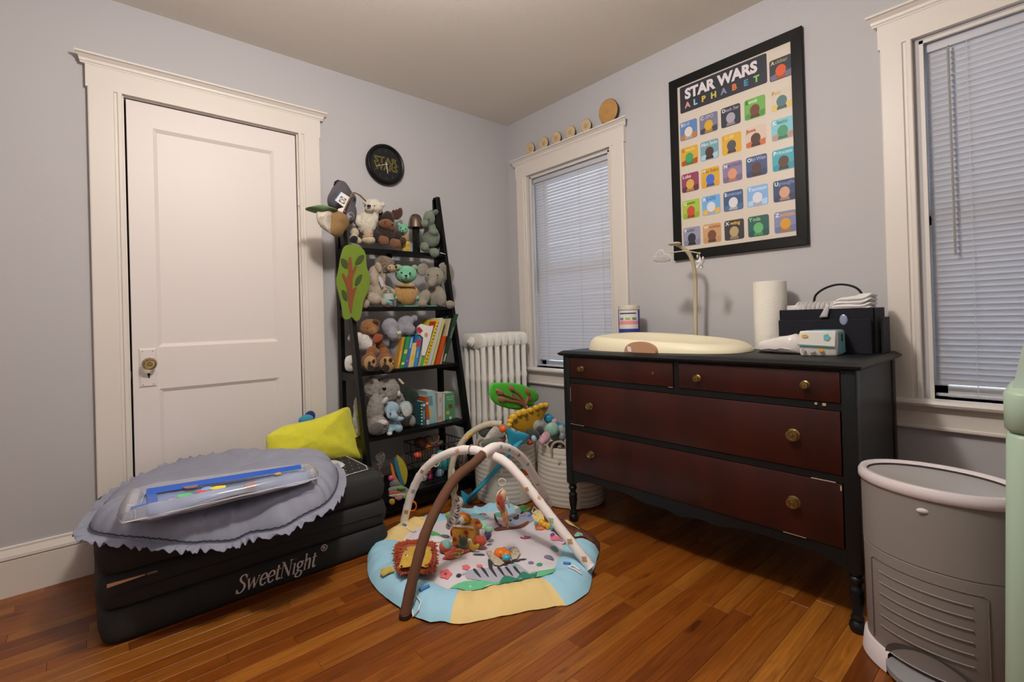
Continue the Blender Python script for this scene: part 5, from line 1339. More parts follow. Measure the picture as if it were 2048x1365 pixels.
q = MB(); q.lathe([(.001, .0), (.030, .001), (.032, .008), (.032, .080), (.028, .092), (.022, .100), (.022, .112), (.020, .112), (.020, .100), (.029, .080), (.029, .008), (.001, .004)], (jp.x, jp.y, 1.1005), 20); obj('jar_body', q, mat('green_glass', (.72, .86, .74, 1), .05, trans=.95, ior=1.45), t)
q = MB(); q.lathe([(.0325, .04), (.0325, .074)], (jp.x, jp.y, 1.1005), 20, cap=False); obj('jar_label', q, mat('jar_label', lin('#a8b0a8'), .7), t)
t = plush('mint_bear', 'mint green bear plush in a tan knitted jumper in the middle of the second shelf', 812, 612, Y2)
fused('bear_head', [bl(812, 549, Y2 - .03, 22, 18, 18), bl(796, 535, Y2 - .01, 7, 7, 5, 20), bl(829, 536, Y2 - .01, 7, 7, 5, -20), bl(812, 556, Y2 - .085, 9, 7, 8)], mm, t, .006)
for a in (796.5, 828.5): one('ear_inner', bl(a, 536, Y2 - .043, 4, 4, 2), plushm('ear_tan', '#a68f6a', 1.1), t)
eyes([(803, 546), (820, 547)], t, Y2 - .098, 2.1); one('nose', bl(812, 552, Y2 - .120, 3, 2.2, 2), m_eye, t)
fused('jumper', [bl(812, 592, Y2 - .02, 22, 21, 16), bl(796, 590, Y2 - .02, 8, 16, 9, 12), bl(829, 590, Y2 - .02, 8, 16, 9, -12)], plushm('jumper', '#ad8550', 1.1, .9, 240), t, .006)
q = MB(); p = at(811, 571, y=Y2 - .025); q.torus(p, .046, .012, M=TOY @ Matrix.Rotation(.06, 3, 'Y'), n=28, m=8, sy=.85); obj('collar', q, plushm('collar', '#b39565', 1.1), t)
for a in (791, 834): one('paw', bl(a, 596, Y2 - .05, 4, 5, 5), mm, t)
q = MB(); q.box((at(803, 615, y=-.2).x, -.236, 1.1004), (at(868, 615, y=-.2).x, -.085, 1.1075), bev=.001); tag(obj('flat_green_book', q, mat('book_green', lin('#4c8a74', 1.1), .5)), 'thin green book lying flat under the plush toys on the second shelf', 'book')
t = plush('big_eared_elephant', 'stone grey elephant plush with big round ears at the right of the second shelf', 870, 612, Y2)
mg = plushm('stone', '#918a7c', 1.08)
fused('elephant_body', [bl(869, 554, Y2 - .03, 20, 20, 18), bl(863, 567, Y2 - .075, 9, 9, 9), bl(870, 594, Y2 - .01, 21, 25, 17), bl(848, 596, Y2 - .05, 12, 18, 11, -30), bl(881, 596, Y2 - .06, 12, 19, 11, 0), bl(900, 610, Y2 - .07, 10, 9, 11), bl(844, 608, Y2 - .07, 10, 8, 9)], mg, t, .0065, .004, .012)
thin('ear', [(842, 552), (834, 540), (838, 530), (848, 527), (856, 533), (858, 543), (850, 550)], .012, mg, t, y=Y2 - .01); thin('ear', [(880, 540), (878, 530), (887, 525), (900, 528), (907, 540), (908, 556), (903, 568), (894, 572), (888, 562), (885, 550)], .014, mg, t, y=Y2 - .015)
thin('ear_inner', [(884, 538), (890, 530), (900, 534), (904, 545), (902, 559), (896, 565), (891, 556), (888, 546)], .004, plushm('stone_in', '#857d70', 1.05), t, y=Y2 - .034); eyes([(856.5, 550), (875, 551)], t, Y2 - .102, 1.6)
text('foot_mark', 'b', .020, mat('thread_dk', lin('#3c443a'), .9), frame(at(904, 613, y=Y2 - .129), TR, TU), t, shear=.3)
# ================================================================ THIRD SHELF
Y3 = -.20
t = plush('bear_in_white_shirt', 'brown teddy with big paw pads and a white shirt on the third shelf', 745, 748, Y3)
mbr = plushm('teddy', '#8a5a30', 1.05)
fused('teddy_head', [bl(739, 656, Y3, 20, 18, 18), bl(752, 646, Y3 - .03, 9, 7, 8, -20), bl(746, 664, Y3 - .055, 9, 8, 8)], plushm('teddy_lt', '#94683c', 1.05), t, .006, .006, .01)
one('ear_inner', bl(752, 643, Y3 - .055, 7, 4, 4, -15), plushm('teddy_dk', '#643821'), t); eyes([(744, 662), (735, 657)], t, Y3 - .085, 1.2)
fused('white_shirt', [bl(730, 686, Y3, 17, 18, 15), bl(716, 678, Y3, 12, 14, 12), bl(742, 692, Y3 - .03, 10, 12, 10)], plushm('shirt', '#c9c5c0', 1.12), t, .006)
fused('arm', [bl(756, 684, Y3 - .03, 11, 13, 10, -20), bl(764, 694, Y3 - .04, 9, 9, 9)], plushm('teddy_arm', '#70421f', 1.0), t, .006); thin('rust_cuff', [(744, 684), (750, 670), (758, 668), (766, 672), (762, 682), (752, 687)], .010, plushm('rust', '#9a4a2a', 1.05), t, y=Y3 - .075)
for (a, b, w_, h, r) in ((738, 722, 16, 22, -12), (772, 724, 19, 23, 10)):
    f = fused('foot', [bl(a, b + 3, Y3 - .095, w_, h * .85, 11, r), bl(a + (6 if r < 0 else -4), b - 16, Y3 - .06, 12, 14, 12, r)], plushm('teddy_fur', '#85522a', 1.05, 1, 150, .2), t, .006, .010, .01)
    one('sole', bl(a + 2, b + 5, Y3 - .122, w_ * .78, h * .68, 7, r), plushm('teddy_sole', '#a88758', 1.1), f)
for pts in ((742, 737, 7.5, 6, -25), (738.5, 727, 3, 4, -10), (747, 723, 3, 4.5, -25), (771, 737, 8, 7.5, 0), (770, 721, 3, 4, 5), (781, 721, 4, 4.5, -10), (786, 728, 2, 3, -20)): one('paw_pad', bl(pts[0], pts[1], Y3 - .147, pts[2], pts[3], 2.5, pts[4]), plushm('pad', '#2b1a12'), t)
t = thing('white_cloth_bundle', 'white cloth bundle poking out between the left shelf posts', 'cloth', at(703, 727, y=Y3))
thin('cloth', [(697, 712), (709, 711), (713, 718), (709, 727), (705, 732), (712, 742), (700, 744), (692, 740), (689.5, 728), (691, 717)], .025, plushm('shirt', '#c9c5c0', 1.12), t, y=-.22); thin('brown_lining', [(711, 718), (716, 722), (715, 736), (707, 736), (703, 731)], .012, mbr, t, y=-.20)
tag(thin('white_cloth_corner', [(700, 668), (707, 669), (709, 681), (696, 681)], .018, plushm('shirt', '#c9c5c0', 1.12), None, y=-.17), 'white cloth corner showing above the rail between the left shelf posts', 'cloth')
t = plush('dusty_blue_elephant', 'dusty grey long trunked elephant plush flopped beside the teddy', 790, 735, Y3)
mdb = plushm('dusty', '#8d8d96', 1.08)
fused('elephant_body', [bl(780, 656, Y3 - .02, 17, 20, 16), bl(786, 670, Y3 - .06, 12, 13, 12), bl(811, 645, Y3 - .01, 17, 13, 13, 15), bl(819, 660, Y3 - .05, 12, 12, 11, -20), bl(829, 637, Y3 - .02, 7, 7, 7), bl(792, 695, Y3, 14, 30, 14, 0), bl(799, 660, Y3, 14, 14, 14)], mdb, t, .0065, .008, .012)
thin('satin_tag', [(793, 664), (801, 661), (803, 667), (796, 670)], .002, mat('tag_cream', lin('#bcb19c', 1.1), .6), t, y=Y3 - .095, sm=1)
def book(name, label, b0, b1, t0, t1, y, col, depth=.17, group=None, front=None, pages=True, z0=None):
    """a book standing on its shelf: spine toward the room; corners given on the plane of its spine"""
    A, B_, C_, D_ = at(*b0, y=y), at(*b1, y=y), at(*t1, y=y), at(*t0, y=y)
    if z0 is not None:
        d = z0 - min(A.z, B_.z)
        for p in (A, B_, C_, D_): p.z += d
        A.z = B_.z = max(z0, min(A.z, B_.z))
    t = thing(name, label, 'book', (A + B_) / 2, group)
    th = (B_ - A).length; ux = (B_ - A).normalized(); up = ((D_ - A).normalized())
    H_ = (D_ - A).length
    F = Matrix((ux, Vector((0, 1, 0)), up)).transposed().to_4x4(); F.translation = A
    cv = min(.0022, th * .22)
    q = MB()
    q.box((0, 0, 0), (cv, depth, H_), bev=.0004, M=F); q.box((th - cv, 0, 0), (th, depth, H_), bev=.0004, M=F); q.box((cv * .5, 0, 0), (th - cv * .5, cv, H_), bev=.0004, M=F)
    obj('cover', q, mat('cover_' + col[1:], lin(col, 1.1), .45, .04, 80), t, smooth=False)
    q = MB(); q.box((cv, cv, .002), (th - cv, depth - .003, H_ - .003), M=F); obj('pages', q, mat('paper', lin('#c9c2b4', 1.1), .9), t, smooth=False)
    return t, F, th, H_
def spine_mark(t, F, th, H_, z0, z1, col, x0=.15, x1=.85, name='spine_label'):
    q = MB(); q.box((th * x0, -.0006, H_ * z0), (th * x1, .0004, H_ * z1), M=F); return obj(name, q, mat('mark_' + col[1:], lin(col, 1.1), .6), t, smooth=False)
def spine_text(t, F, th, H_, s, z, size, col, flip=False):
    o = F @ Vector((th * .5, -.0007, H_ * z)); up = F.to_3x3().col[2]; ux = F.to_3x3().col[0]
    return text('spine_title', s, size, mat('mark_' + col[1:], lin(col, 1.1), .6), frame(o, -up if not flip else up, ux if not flip else -ux), t, ext=.0002)
G3 = 'picture books leaning on the third shelf'
yb = yf(.78) + .012; zs = .7575
SPEC = [('ochre picture book first of the leaning row beside the elephant', (793.5, 740), (799, 740), (805, 678), (812, 677.5), '#b98a35', .14),
        ('green spined book between the ochre and blue ones on the third shelf', (800, 738), (808, 738), (814.5, 676), (821, 675.5), '#2f8a4c', .15),
        ('royal blue spined book next to the green one on the third shelf', (808.7, 738), (815.5, 738), (821.5, 676.5), (827.5, 676), '#3564a8', .15),
        ('cream and yellow low book in the leaning row on the third shelf', (816.5, 736.5), (826.5, 736.5), (825, 689), (832, 688.5), '#c7b77a', .13),
        ('sky blue book with red label in the leaning row', (827, 736), (834.5, 736), (838, 672.5), (844.5, 672), '#3c83b4', .16),
        ('leaf green and white thin book in the leaning row', (839, 735.5), (845, 735.5), (862, 655), (866.5, 655), '#c9c4bc', .16),
        ('bright patchwork alphabet book with dotted yellow edge in the leaning row', (845.5, 735), (853.5, 735), (875, 642), (883.5, 641.5), '#c9b53a', .18),
        ('slim white picture book behind the patchwork one', (855, 734.5), (861, 734), (880.5, 639.5), (885.5, 639), '#b7bcc0', .18),
        ('pale yellow green tall book in the leaning row', (862.5, 733.5), (867.5, 733), (885.8, 642), (890.8, 641.5), '#b9b573', .17),
        ('burnt orange book in the leaning row on the third shelf', (871, 732), (880.5, 731.5), (886, 675.5), (893, 675), '#b5491d', .15),
        ('cream bound thin book between the orange and dark green ones', (880.8, 731), (883, 731), (900, 640), (903, 640), '#b8a98c', .17),
        ('tall dark green book at the right end of the third shelf', (883.5, 730.8), (890.5, 730.5), (910.5, 631), (917.5, 630.5), '#243c30', .20)]
BK = []
for lab, b0, b1, t0, t1, c, dp in SPEC: BK.append(book('picture_book', lab, b0, b1, t0, t1, yb, c, dp, G3, z0=zs))
spine_mark(*BK[1], .45, .58, '#c9b66a'); spine_mark(*BK[1], .1, .18, '#d8cf66'); spine_mark(*BK[2], .18, .24, '#b5469a'); spine_mark(*BK[2], .62, .95, '#9db4dc', .3, .7); spine_mark(*BK[0], .1, .55, '#caa04a'); spine_mark(*BK[3], .3, .5, '#d4a52f', .3, .9); spine_mark(*BK[4], .62, .84, '#b3303a', -.3, .8); spine_text(*BK[4], 'TRAINS', .38, .011, '#d8dde0'); spine_mark(*BK[5], .0, .22, '#4fa63c', 0, 1); spine_mark(*BK[11], .05, .2, '#9b9a86', .2, .7)
for i in range(13): spine_mark(*BK[6], .06 + i * .07, .085 + i * .07, ('#b0332b', '#2f2f33')[i % 2], .3, .7)
spine_text(*BK[11], 'THE GIVING', .62, .013, '#b9b7a0')
t5, F5, th5, H5 = BK[6]      # colour blocks and a white bag on the covers that face the room
for i, (u, v, c) in enumerate(((.02, .80, '#b5301f'), (.02, .60, '#3a8a3e'), (.02, .40, '#2f4a86'), (.02, .12, '#a92a24'))):
    q = MB(); q.box((-.0008, .004, H5 * v), (0, .075, H5 * (v + .15)), M=F5); obj('cover_block', q, mat('mark_' + c[1:], lin(c, 1.1), .6), t5, smooth=False)
wt = thing('white_folder', 'white paper folder with a red patch leaning in front of the picture books', 'book', at(850, 735, y=yb - .01), G3)
wo = line_px([(836, 652), (842, 648), (866, 655), (860, 680), (849, 712), (843, 711), (846, 676), (834, 664)], 0, y=yb - .010)
obj('folder_sheet', slab(wo, .003, (0, -1, 0), bev=.0005), mat('card_white', '#fff', .7), wt, smooth=False)
obj('red_patch', slab(line_px([(834, 657), (839, 654), (846, 662), (840, 668), (835, 664)], 0, y=yb - .0132), .0006, (0, -1, 0), bev=.0002), mat('mark_a', lin('#a82a35', 1.1), .6), wt, smooth=False)
obj('tan_patch', slab(line_px([(849, 668), (853, 665), (856, 669), (854, 676), (849, 673)], 0, y=yb - .0132), .0006, (0, -1, 0), bev=.0002), mat('mark_b', lin('#b98a66', 1.1), .6), wt, smooth=False)
# ================================================================ FOURTH SHELF
Y4 = -.24
t = plush('big_grey_elephant', 'large shaggy grey elephant plush with white tusks on the fourth shelf', 765, 872, Y4)
mgg = plushm('shaggy', '#8b8680', 1.1, 1, 120, .18)
fused('elephant_body', [bl(772, 782, Y4 - .01, 28, 28, 22), bl(745, 776, Y4 - .02, 17, 24, 10, 8), bl(785, 802, Y4, 24, 22, 18), bl(751, 825, Y4 - .07, 17, 38, 16, -6), bl(757, 852, Y4 - .10, 21, 19, 16), bl(812, 840, Y4 - .02, 16, 14, 14), bl(775, 830, Y4, 26, 30, 20), bl(763, 806, Y4 - .05, 12, 12, 12)], mgg, t, .007, .018, .012)
one('grey_sole', bl(752, 858, Y4 - .150, 16, 12, 6, 20), plushm('sole_gr', '#5e5a57'), t); one('white_toe', bl(765, 846, Y4 - .145, 10, 6, 6, -10), plushm('toe_w', '#c6c2bc', 1.1), t)
one('tusk', bl(770, 802, Y4 - .105, 4.5, 8.5, 5, -35), plushm('toe_w', '#c6c2bc', 1.1), t); one('tusk', bl(798, 788, Y4 - .07, 3.5, 6, 4), plushm('toe_w', '#c6c2bc', 1.1), t)
thin('heart_nose', [(768.5, 783), (763.5, 778), (765, 775), (768, 776.5), (771, 775), (773, 778)], .003, m_eye, t, y=Y4 - .105, sm=2); thin('ear_tag', [(796, 759), (799, 757), (809, 767), (805, 770)], .0015, mat('tag_cream', '#fff', .6), t, y=Y4 - .05, sm=1)
one('grey_foot', bl(823, 842, Y4 - .06, 8, 12, 9, 10), plushm('sole_gr2', '#8f8a86'), t)
t = plush('fleecy_grey_tail', 'pale grey fleecy plush leg hanging out past the left shelf post', 715, 860, Y4)
fused('fleece_leg', [bl(717, 812, -.20, 10, 24, 10, -8), bl(716, 845, -.22, 12, 24, 11), bl(722, 866, -.24, 10, 14, 10, 20)], plushm('fleece', '#9f9a92', 1.1, 1, 130, .15), t, .007, .012, .01)
t = plush('baby_blue_elephant', 'small baby blue elephant plush in front of the big grey one', 788, 868, Y4 - .08)
mbb = plushm('babyblue', '#91aebc', 1.12); Yb = Y4 - .085
fused('elephant_body', [bl(782, 818, Yb, 17, 15, 14), bl(786, 833, Yb - .04, 11, 7, 8), bl(798, 839, Yb - .05, 12, 5, 6, 10), bl(787, 850, Yb, 15, 13, 12), bl(779, 864, Yb - .03, 7, 7.5, 9), bl(797, 857, Yb - .03, 9, 9, 9), bl(771, 858, Yb, 7, 7, 8)], mbb, t, .0055)
thin('ear', [(802, 824), (799, 812), (806, 804), (816, 803), (823, 810), (825, 823), (820, 834), (812, 838), (806, 832)], .012, mbb, t, y=Yb - .01); thin('ear_lining', [(804, 823), (803, 812), (809, 807), (817, 807), (821, 815), (822, 826), (816, 833), (809, 833)], .005, plushm('ear_w', '#c3c4c2', 1.1), t, y=Yb - .026); thin('ear', [(776, 812), (779, 815), (781, 826), (779, 838), (774, 834), (773, 822)], .010, plushm('ear_b2', '#a9bcc4', 1.1), t, y=Yb - .045); eyes([(781, 828)], t, Yb - .052, 1.7); one('white_foot', bl(779, 868, Yb - .055, 5.5, 3.6, 5), plushm('ear_w', '#c3c4c2', 1.1), t)
t = plush('dark_green_plush', 'dark green furry plush in the shade behind the board books', 822, 840, Y4)
fused('fur_body', [bl(818, 792, Y4 + .04, 20, 16, 14), bl(832, 820, Y4 + .02, 9, 26, 10), bl(812, 812, Y4 + .04, 16, 18, 12)], plushm('pine', '#20302a', 1.0, 1, 130), t, .007, .012, .012)
zs4 = .4245; y4 = yf(.45) + .035
G4 = 'board books on the fourth shelf'
def sbook(lab, b0, b1, t0, t1, c, y, dp=.12): return book('board_book', lab, b0, b1, t0, t1, y, c, dp, G4, z0=zs4)
b_ = sbook('small teal board book titled Animals with a zigzag edge', (844.8, 849.5), (851.8, 849.5), (844.3, 803), (851.3, 803), '#2c5a5c', y4 - .005, .10); spine_text(*b_, 'Animals', .45, .0155, '#bcc7c4'); 
for i in range(7): spine_mark(*b_, .06 + i * .13, .12 + i * .13, '#c9c7c0', -.35, 0, 'zigzag_edge')
p = b_[1] @ Vector((b_[2] * .5, -.0007, b_[3] * .86)); q = MB(); q.lathe([(.0001, 0), (.0075, 0), (.0075, .0004)], p, 14, M=Matrix.Rotation(PI / 2, 3, 'X')); obj('round_badge', q, mat('card_white', '#fff', .7), b_[0])
b_ = sbook('orange board book with blue and white foot beside the teal one', (853, 847.8), (859, 847.6), (850.5, 793), (859.3, 793), '#b04a1c', y4 + .004); spine_mark(*b_, 0, .17, '#c3bdb8', 0, 1); spine_mark(*b_, .18, .22, '#3a63a8', 0, 1); spine_mark(*b_, .72, .80, '#d0c0a8')
b_ = sbook('pale blue thick board book in the middle of the fourth shelf', (860, 846.5), (875.3, 846), (854, 784), (875.4, 785.5), '#8bacb0', y4 + .008); spine_mark(*b_, .55, .85, '#5f8088', .1, .6, 'cover_lines'); spine_mark(*b_, .2, .45, '#b9a64a', .1, .35, 'cover_picture')
b_ = sbook('white board book with a zoo title', (876, 845.5), (884.6, 845.2), (875.8, 788), (885, 788.5), '#b3aeaa', y4 + .01); spine_text(*b_, 'zoo', .75, .019, '#55505a', True); spine_mark(*b_, .06, .2, '#b48a66')
b_ = sbook('slim white book before the green one', (886, 842), (890, 841.7), (885.5, 789), (890, 789.5), '#bcbab4', y4 + .02)
b_ = sbook('green boxed book set titled bear and friends at the right end', (891, 840), (910.5, 838.5), (890, 789), (909.5, 789.5), '#4c8a62', y4 + .03, .09)
o = b_[1] @ Vector((b_[2] * .5, -.0007, b_[3] * .80)); text('cover_title', 'bear and\nfriends', .014, mat('mark_cfe0cc', lin('#b9d0ba', 1.1), .6), frame(o, b_[1].to_3x3().col[0], b_[1].to_3x3().col[2]), b_[0], ext=.0002); spine_mark(*b_, .40, .56, '#6a4034', .35, .72, 'cover_picture'); spine_mark(*b_, .2, .32, '#b9a64a', .08, .4, 'cover_picture'); spine_mark(*b_, .0, .1, '#c3d4c4', .4, .62, 'cover_mark')
# ================================================================ BOTTOM SHELF
zs5 = .1155
t = thing('wire_basket', 'black wire basket heaped with rattles on the bottom shelf', 'basket', at(860, 970, y=-.30))
q = MB(); cb_ = Vector((-.875, -.27, 0)); wx, wy, z0, z1 = .135, .115, zs5 + .002, .315
m_wire = mat('black_wire', (.012, .012, .012, 1), .4)
def loop(z, k): return [Vector((cb_.x + sx * wx * k, cb_.y + sy * wy * k, z)) for sx, sy in ((-1, -1), (1, -1), (1, 1), (-1, 1), (-1, -1))]
for z, k in ((z0, .86), (.18, .90), (.245, .95), (z1, 1.0)): q.tube(loop(z, k), .0022 if z < z1 else .0034, 6)
for i in range(8):
    f = -1 + 2 * i / 7
    for s in (-1, 1):
        q.tube([(cb_.x + f * wx * .86, cb_.y + s * wy * .86, z0), (cb_.x + f * wx, cb_.y + s * wy, z1)], .0016, 5)
        if i % 1 == 0: q.tube([(cb_.x + s * wx * .86, cb_.y + f * wy * .86, z0), (cb_.x + s * wx, cb_.y + f * wy, z1)], .0016, 5)
    q.tube([(cb_.x + f * wx * .86, cb_.y - wy * .86, z0), (cb_.x + f * wx * .86, cb_.y + wy * .86, z0)], .0016, 5)
tag(obj('wire_mesh', q, m_wire, t), kind='stuff')
RAT = [('orange_rattle', 852, 893, 9, 6, '#cf6a22', 'orange rattle at the top of the wire basket'), ('brown_ball_toy', 841, 886, 10, 9, '#5a3226', 'dark brown ball toy at the top left of the wire basket'), ('coral_ball', 836, 911, 7, 5, '#d2503a', 'coral ball low at the left of the wire basket'), ('yellow_rattle_toy', 860, 888, 5, 6, '#cdae3c', 'yellow rattle knob in the wire basket'), ('teal_cloth', 885, 922, 11, 17, '#3a9a9c', 'teal cloth pressed against the right side of the wire basket'), ('magenta_ring', 860, 953, 4, 7, '#b8407c', 'magenta ring low in the wire basket'), ('orange_block', 855, 943, 6, 6, '#d07a34', 'orange block low in the wire basket'), ('blue_grey_toy', 880, 946, 6, 11, '#8fa6ba', 'blue grey toy low in the wire basket'), ('white_plastic_toy', 843, 957, 9, 7, '#c9c4bc', 'white plastic toy at the foot of the wire basket'), ('lime_toy', 842, 949, 9, 3, '#9dbd4c', 'lime strip above the white toy in the basket'), ('green_leaf_toy', 850, 932, 7, 5, '#3f7a5c', 'dark green leaf toy in the wire basket'), ('cream_cloth_tag', 879, 886, 6, 3, '#bfb487', 'cream fringed cloth on top of the wire basket'), ('pink_toy', 869, 891, 5, 4, '#b04a86', 'pink toy under the cream fringe in the basket')]
for nm, a, b, w_, h, c, lab in RAT:
    w_ *= 1.35; h *= 1.3
    pp_ = bl(a, b, -.30 if b > 900 else -.26, w_, h, min(w_, h) * .9, rot=(a * 7) % 40 - 20)
    B = [pp_, (pp_[0] + TR * pp_[1][0] * .5 + Vector((0, .012, .006)), tuple(v * .7 for v in pp_[1]), pp_[2])]
    tag(fused(nm, B, mat('toy_' + c[1:], lin(c, 1.1), .4), None, .004), lab, 'toy', 'toys in the wire basket')
q = MB(); p = at(870.5, 922, y=-.392); k = mpp(p); q.torus(p, 8.5 * k, .0034, M=rotd(8) @ Matrix.Rotation(PI / 2, 3, 'X'), n=26, m=8, sy=1.35); tag(obj('teething_ring', q, m_ring), 'ivory oval teething ring hanging on the front of the wire basket', 'ring', 'toys in the wire basket')
q = MB(); p = at(868, 879, y=-.30); q.torus(p, .022, .0042, M=rotd(-50) @ Matrix.Rotation(PI / 2, 3, 'X'), n=22, m=8, sy=1.4); tag(obj('tan_loop', q, mat('tan_loop', lin('#8d6a50'), .6)), 'tan loop sticking up from the wire basket', 'ring', 'toys in the wire basket')
t = plush('spotted_kite_plush', 'pale grey cloth kite toy with black spots at the left of the bottom shelf', 761, 930, -.30)
thin('kite', [(760, 901), (770, 910), (769, 924), (763, 936), (758, 945), (757, 928), (751, 917), (753, 910)], .012, plushm('kite', '#6d6864', 1.1), t, y=-.30)
q = MB()
for i, (a, b) in enumerate(((757, 911), (763, 908), (766, 914), (760, 917), (764, 921), (758, 925), (766, 926), (761, 931), (755, 916))): q.ell(at(a, b, y=-.3128), (.0024, .0014, .0028), TOY, 7, 5)
tag(obj('black_spots', q, m_st, t), kind='stuff'); one('pink_knob', bl(755.5, 929.5, -.315, 2, 1.6, 1.6), mat('pink_knob', lin('#d24a72'), .5), t)
t = thing('black_white_cloth', 'black and white crinkle cloth at the left end of the bottom shelf', 'toy', at(755, 955, y=-.33))
thin('cloth', [(748, 945), (757, 943), (766, 950), (768, 958), (760, 962), (750, 957)], .012, plushm('blk', '#101012'), t, y=-.33)
for a, b, c, d in ((752, 948, 757, 956), (758, 955, 765, 952), (750, 955, 756, 944)):
    q = MB(); q.tube([at(a, b, y=-.345), at(c, d, y=-.345)], .0022, 5); obj('white_stripe', q, mat('felt_white', lin('#e0dcd8', 1.1), .9), t)
def disc_book(nm, lab, pts, c, y, th=.008):
    tag(obj(nm, slab(line_px(pts, 3, y=y), th, (0, -1, 0), bev=.0015), mat('disc_' + c[1:], lin(c, 1.08), .5)), lab, 'book', 'curved cloth and board books on the bottom shelf')
disc_book('round_board_book', 'yellow round edged book leaning on the bottom shelf', [(792, 912), (800, 915), (808, 926), (814, 942), (812, 962), (808, 970), (802, 958), (796, 936)], '#a8982c', -.33)
disc_book('round_board_book', 'teal round edged book leaning before the yellow one', [(788, 915), (793, 918), (797, 934), (803, 956), (808, 970), (802, 970), (794, 954), (789, 934)], '#2f6c84', -.338)
disc_book('round_board_book', 'orange round edged book leaning before the teal one', [(780, 928), (784, 931), (789, 948), (796, 962), (804, 973), (798, 974), (790, 966), (783, 950)], '#b9742c', -.346)
q = MB(); p = at(783, 958, y=-.36); tag(one('pink_rattle', bl(782, 957, -.36, 6, 6, 5), mat('pink_rattle', lin('#c2476c'), .5), None), 'pink rattle beside the curved books on the bottom shelf', 'toy')
tag(one('grey_plush_foot', bl(789, 969, -.37, 10, 9, 8), plushm('greyfoot', '#6f6d6a', 1.05), None), 'dark grey plush foot before the curved books on the bottom shelf', 'plush')
t = thing('activity_cloth_book', 'bright patchwork cloth book with an orange ring hanging over the bottom shelf edge', 'toy', at(800, 985, y=-.40))
for pts, c, nm in (([(779, 976), (800, 972), (812, 975), (826, 986), (822, 993), (800, 990), (779, 985)], '#8b8a84', 'grey_page'), ([(779, 985), (795, 983), (803, 985), (800, 988), (780, 990)], '#c05a34', 'coral_strip'), ([(780, 990), (800, 987), (815, 988), (818, 993), (800, 996), (780, 994)], '#b9b3a0', 'cream_strip'), ([(793, 976), (806, 973), (812, 978), (800, 981)], '#6fb04c', 'green_patch'), ([(806, 992), (816, 985), (826, 989), (827, 996), (818, 998), (808, 998)], '#76b23c', 'green_corner'), ([(790, 995), (800, 992), (806, 996), (800, 1001), (792, 1000)], '#c78a94', 'pink_leaf'), ([(779, 1000), (787, 998), (790, 1004), (787, 1010), (780, 1009)], '#c99a3e', 'bee_face')):
    thin(nm, pts, .006, plushm('cl_' + c[1:], c, 1.08), t, y=-.43 + (.012 if nm == 'grey_page' else 0), rings=3, nrm=(-.3, -.8, .5))
q = MB(); p = at(824, 1013, y=-.45); k = mpp(p); q.torus(p, 8.6 * k, .0042, M=rotd(0) @ Matrix.Rotation(PI / 2, 3, 'X'), n=28, m=8, sy=1.12); obj('orange_ring', q, mat('orange_ring', lin('#dd6a1e', 1.1), .3), t)
q = MB(); q.tube([at(824, 997, y=-.445), at(824, 1004, y=-.45)], .005, 6); obj('teal_loop', q, mat('teal_label', '#fff', .6), t)
t = thing('amber_jar', 'dark amber jar in the shade at the right end of the bottom shelf', 'jar', at(928, 960, y=-.33))
jp = Vector((-.735, -.25, zs5)); q = MB(); q.lathe([(.001, 0), (.035, 0), (.036, .01), (.036, .10), (.028, .115), (.026, .12)], jp, 18); obj('jar_body', q, mat('amber', lin('#3a2a1c'), .2), t); q = MB(); q.lathe([(.029, .12), (.029, .14), (.001, .142)], jp, 18); obj('lid', q, mat('jar_lid', lin('#4c4038'), .4), t)
# ================================================================ FRAMED ALPHABET POSTER
PY0, PY1, PZ0, PZ1 = -1.344, -1.986, 1.300, 2.257
t = thing('alphabet_poster', 'black framed alphabet poster with rows of small colourful cards on the window wall', 'poster', (-.012, (PY0 + PY1) / 2, PZ0))
m_fr = mat('black_frame', lin('#0e0e0e', 1.0), .45, .06, 90, spec=.25)
fw = .046
q = MB()
for (o_, i_) in (((PY0, PZ0, PY1, PZ1), None),):
    O = [(PY0, PZ0), (PY1, PZ0), (PY1, PZ1), (PY0, PZ1)]; I = [(PY0 - fw, PZ0 + fw), (PY1 + fw, PZ0 + fw), (PY1 + fw, PZ1 - fw), (PY0 - fw, PZ1 - fw)]
    q.rings([[(-.001, y, z) for y, z in O], [(-.020, y, z) for y, z in O], [(-.022, y - .002 * (1 if y == PY0 else -1), z + .002 * (1 if z == PZ0 else -1)) for y, z in O], [(-.021, y, z) for y, z in I], [(-.013, y, z) for y, z in I]], cap=False)
obj('poster_frame', q, m_fr, t, smooth=False)
q = MB(); q.box((-.0135, PY0 - fw + .004, PZ0 + fw - .004), (-.002, PY1 + fw - .004, PZ1 - fw + .004)); obj('poster_sheet', q, mat('poster_paper', lin('#c6bbae', 1.12), .45), t, smooth=False)
LX_ = Vector((0, -1, 0)); LZ_ = Vector((0, 0, 1))
def card(y, z, w_, h, col, name, r=.010):
    """rounded card printed on the sheet; y,z is its top left corner"""
    q = MB(); pts = []
    for cx, cz, a0 in ((w_ - r, -r, 0), (r, -r, 90), (r, -h + r, 180), (w_ - r, -h + r, 270)):
        for k in range(5):
            a = math.radians(a0 + 22.5 * k); pts.append((cx + r * math.cos(a), cz + r * math.sin(a)))
    q.rings([[(-.0136, y - a, z + b) for a, b in pts], [(-.0142, y - a, z + b) for a, b in pts]])
    return obj(name, q, mat('ink_' + col[1:], lin(col, 1.05), .5), t, smooth=False)
def flat(y, z, pts, col, name, parent, lift):
    q = MB(); q.rings([[(-.0141 - lift + .0002, y - a, z + b) for a, b in pts], [(-.0141 - lift, y - a, z + b) for a, b in pts]])
    return obj(name, q, mat('ink_' + col[1:], lin(col, 1.05), .5), parent, smooth=False)
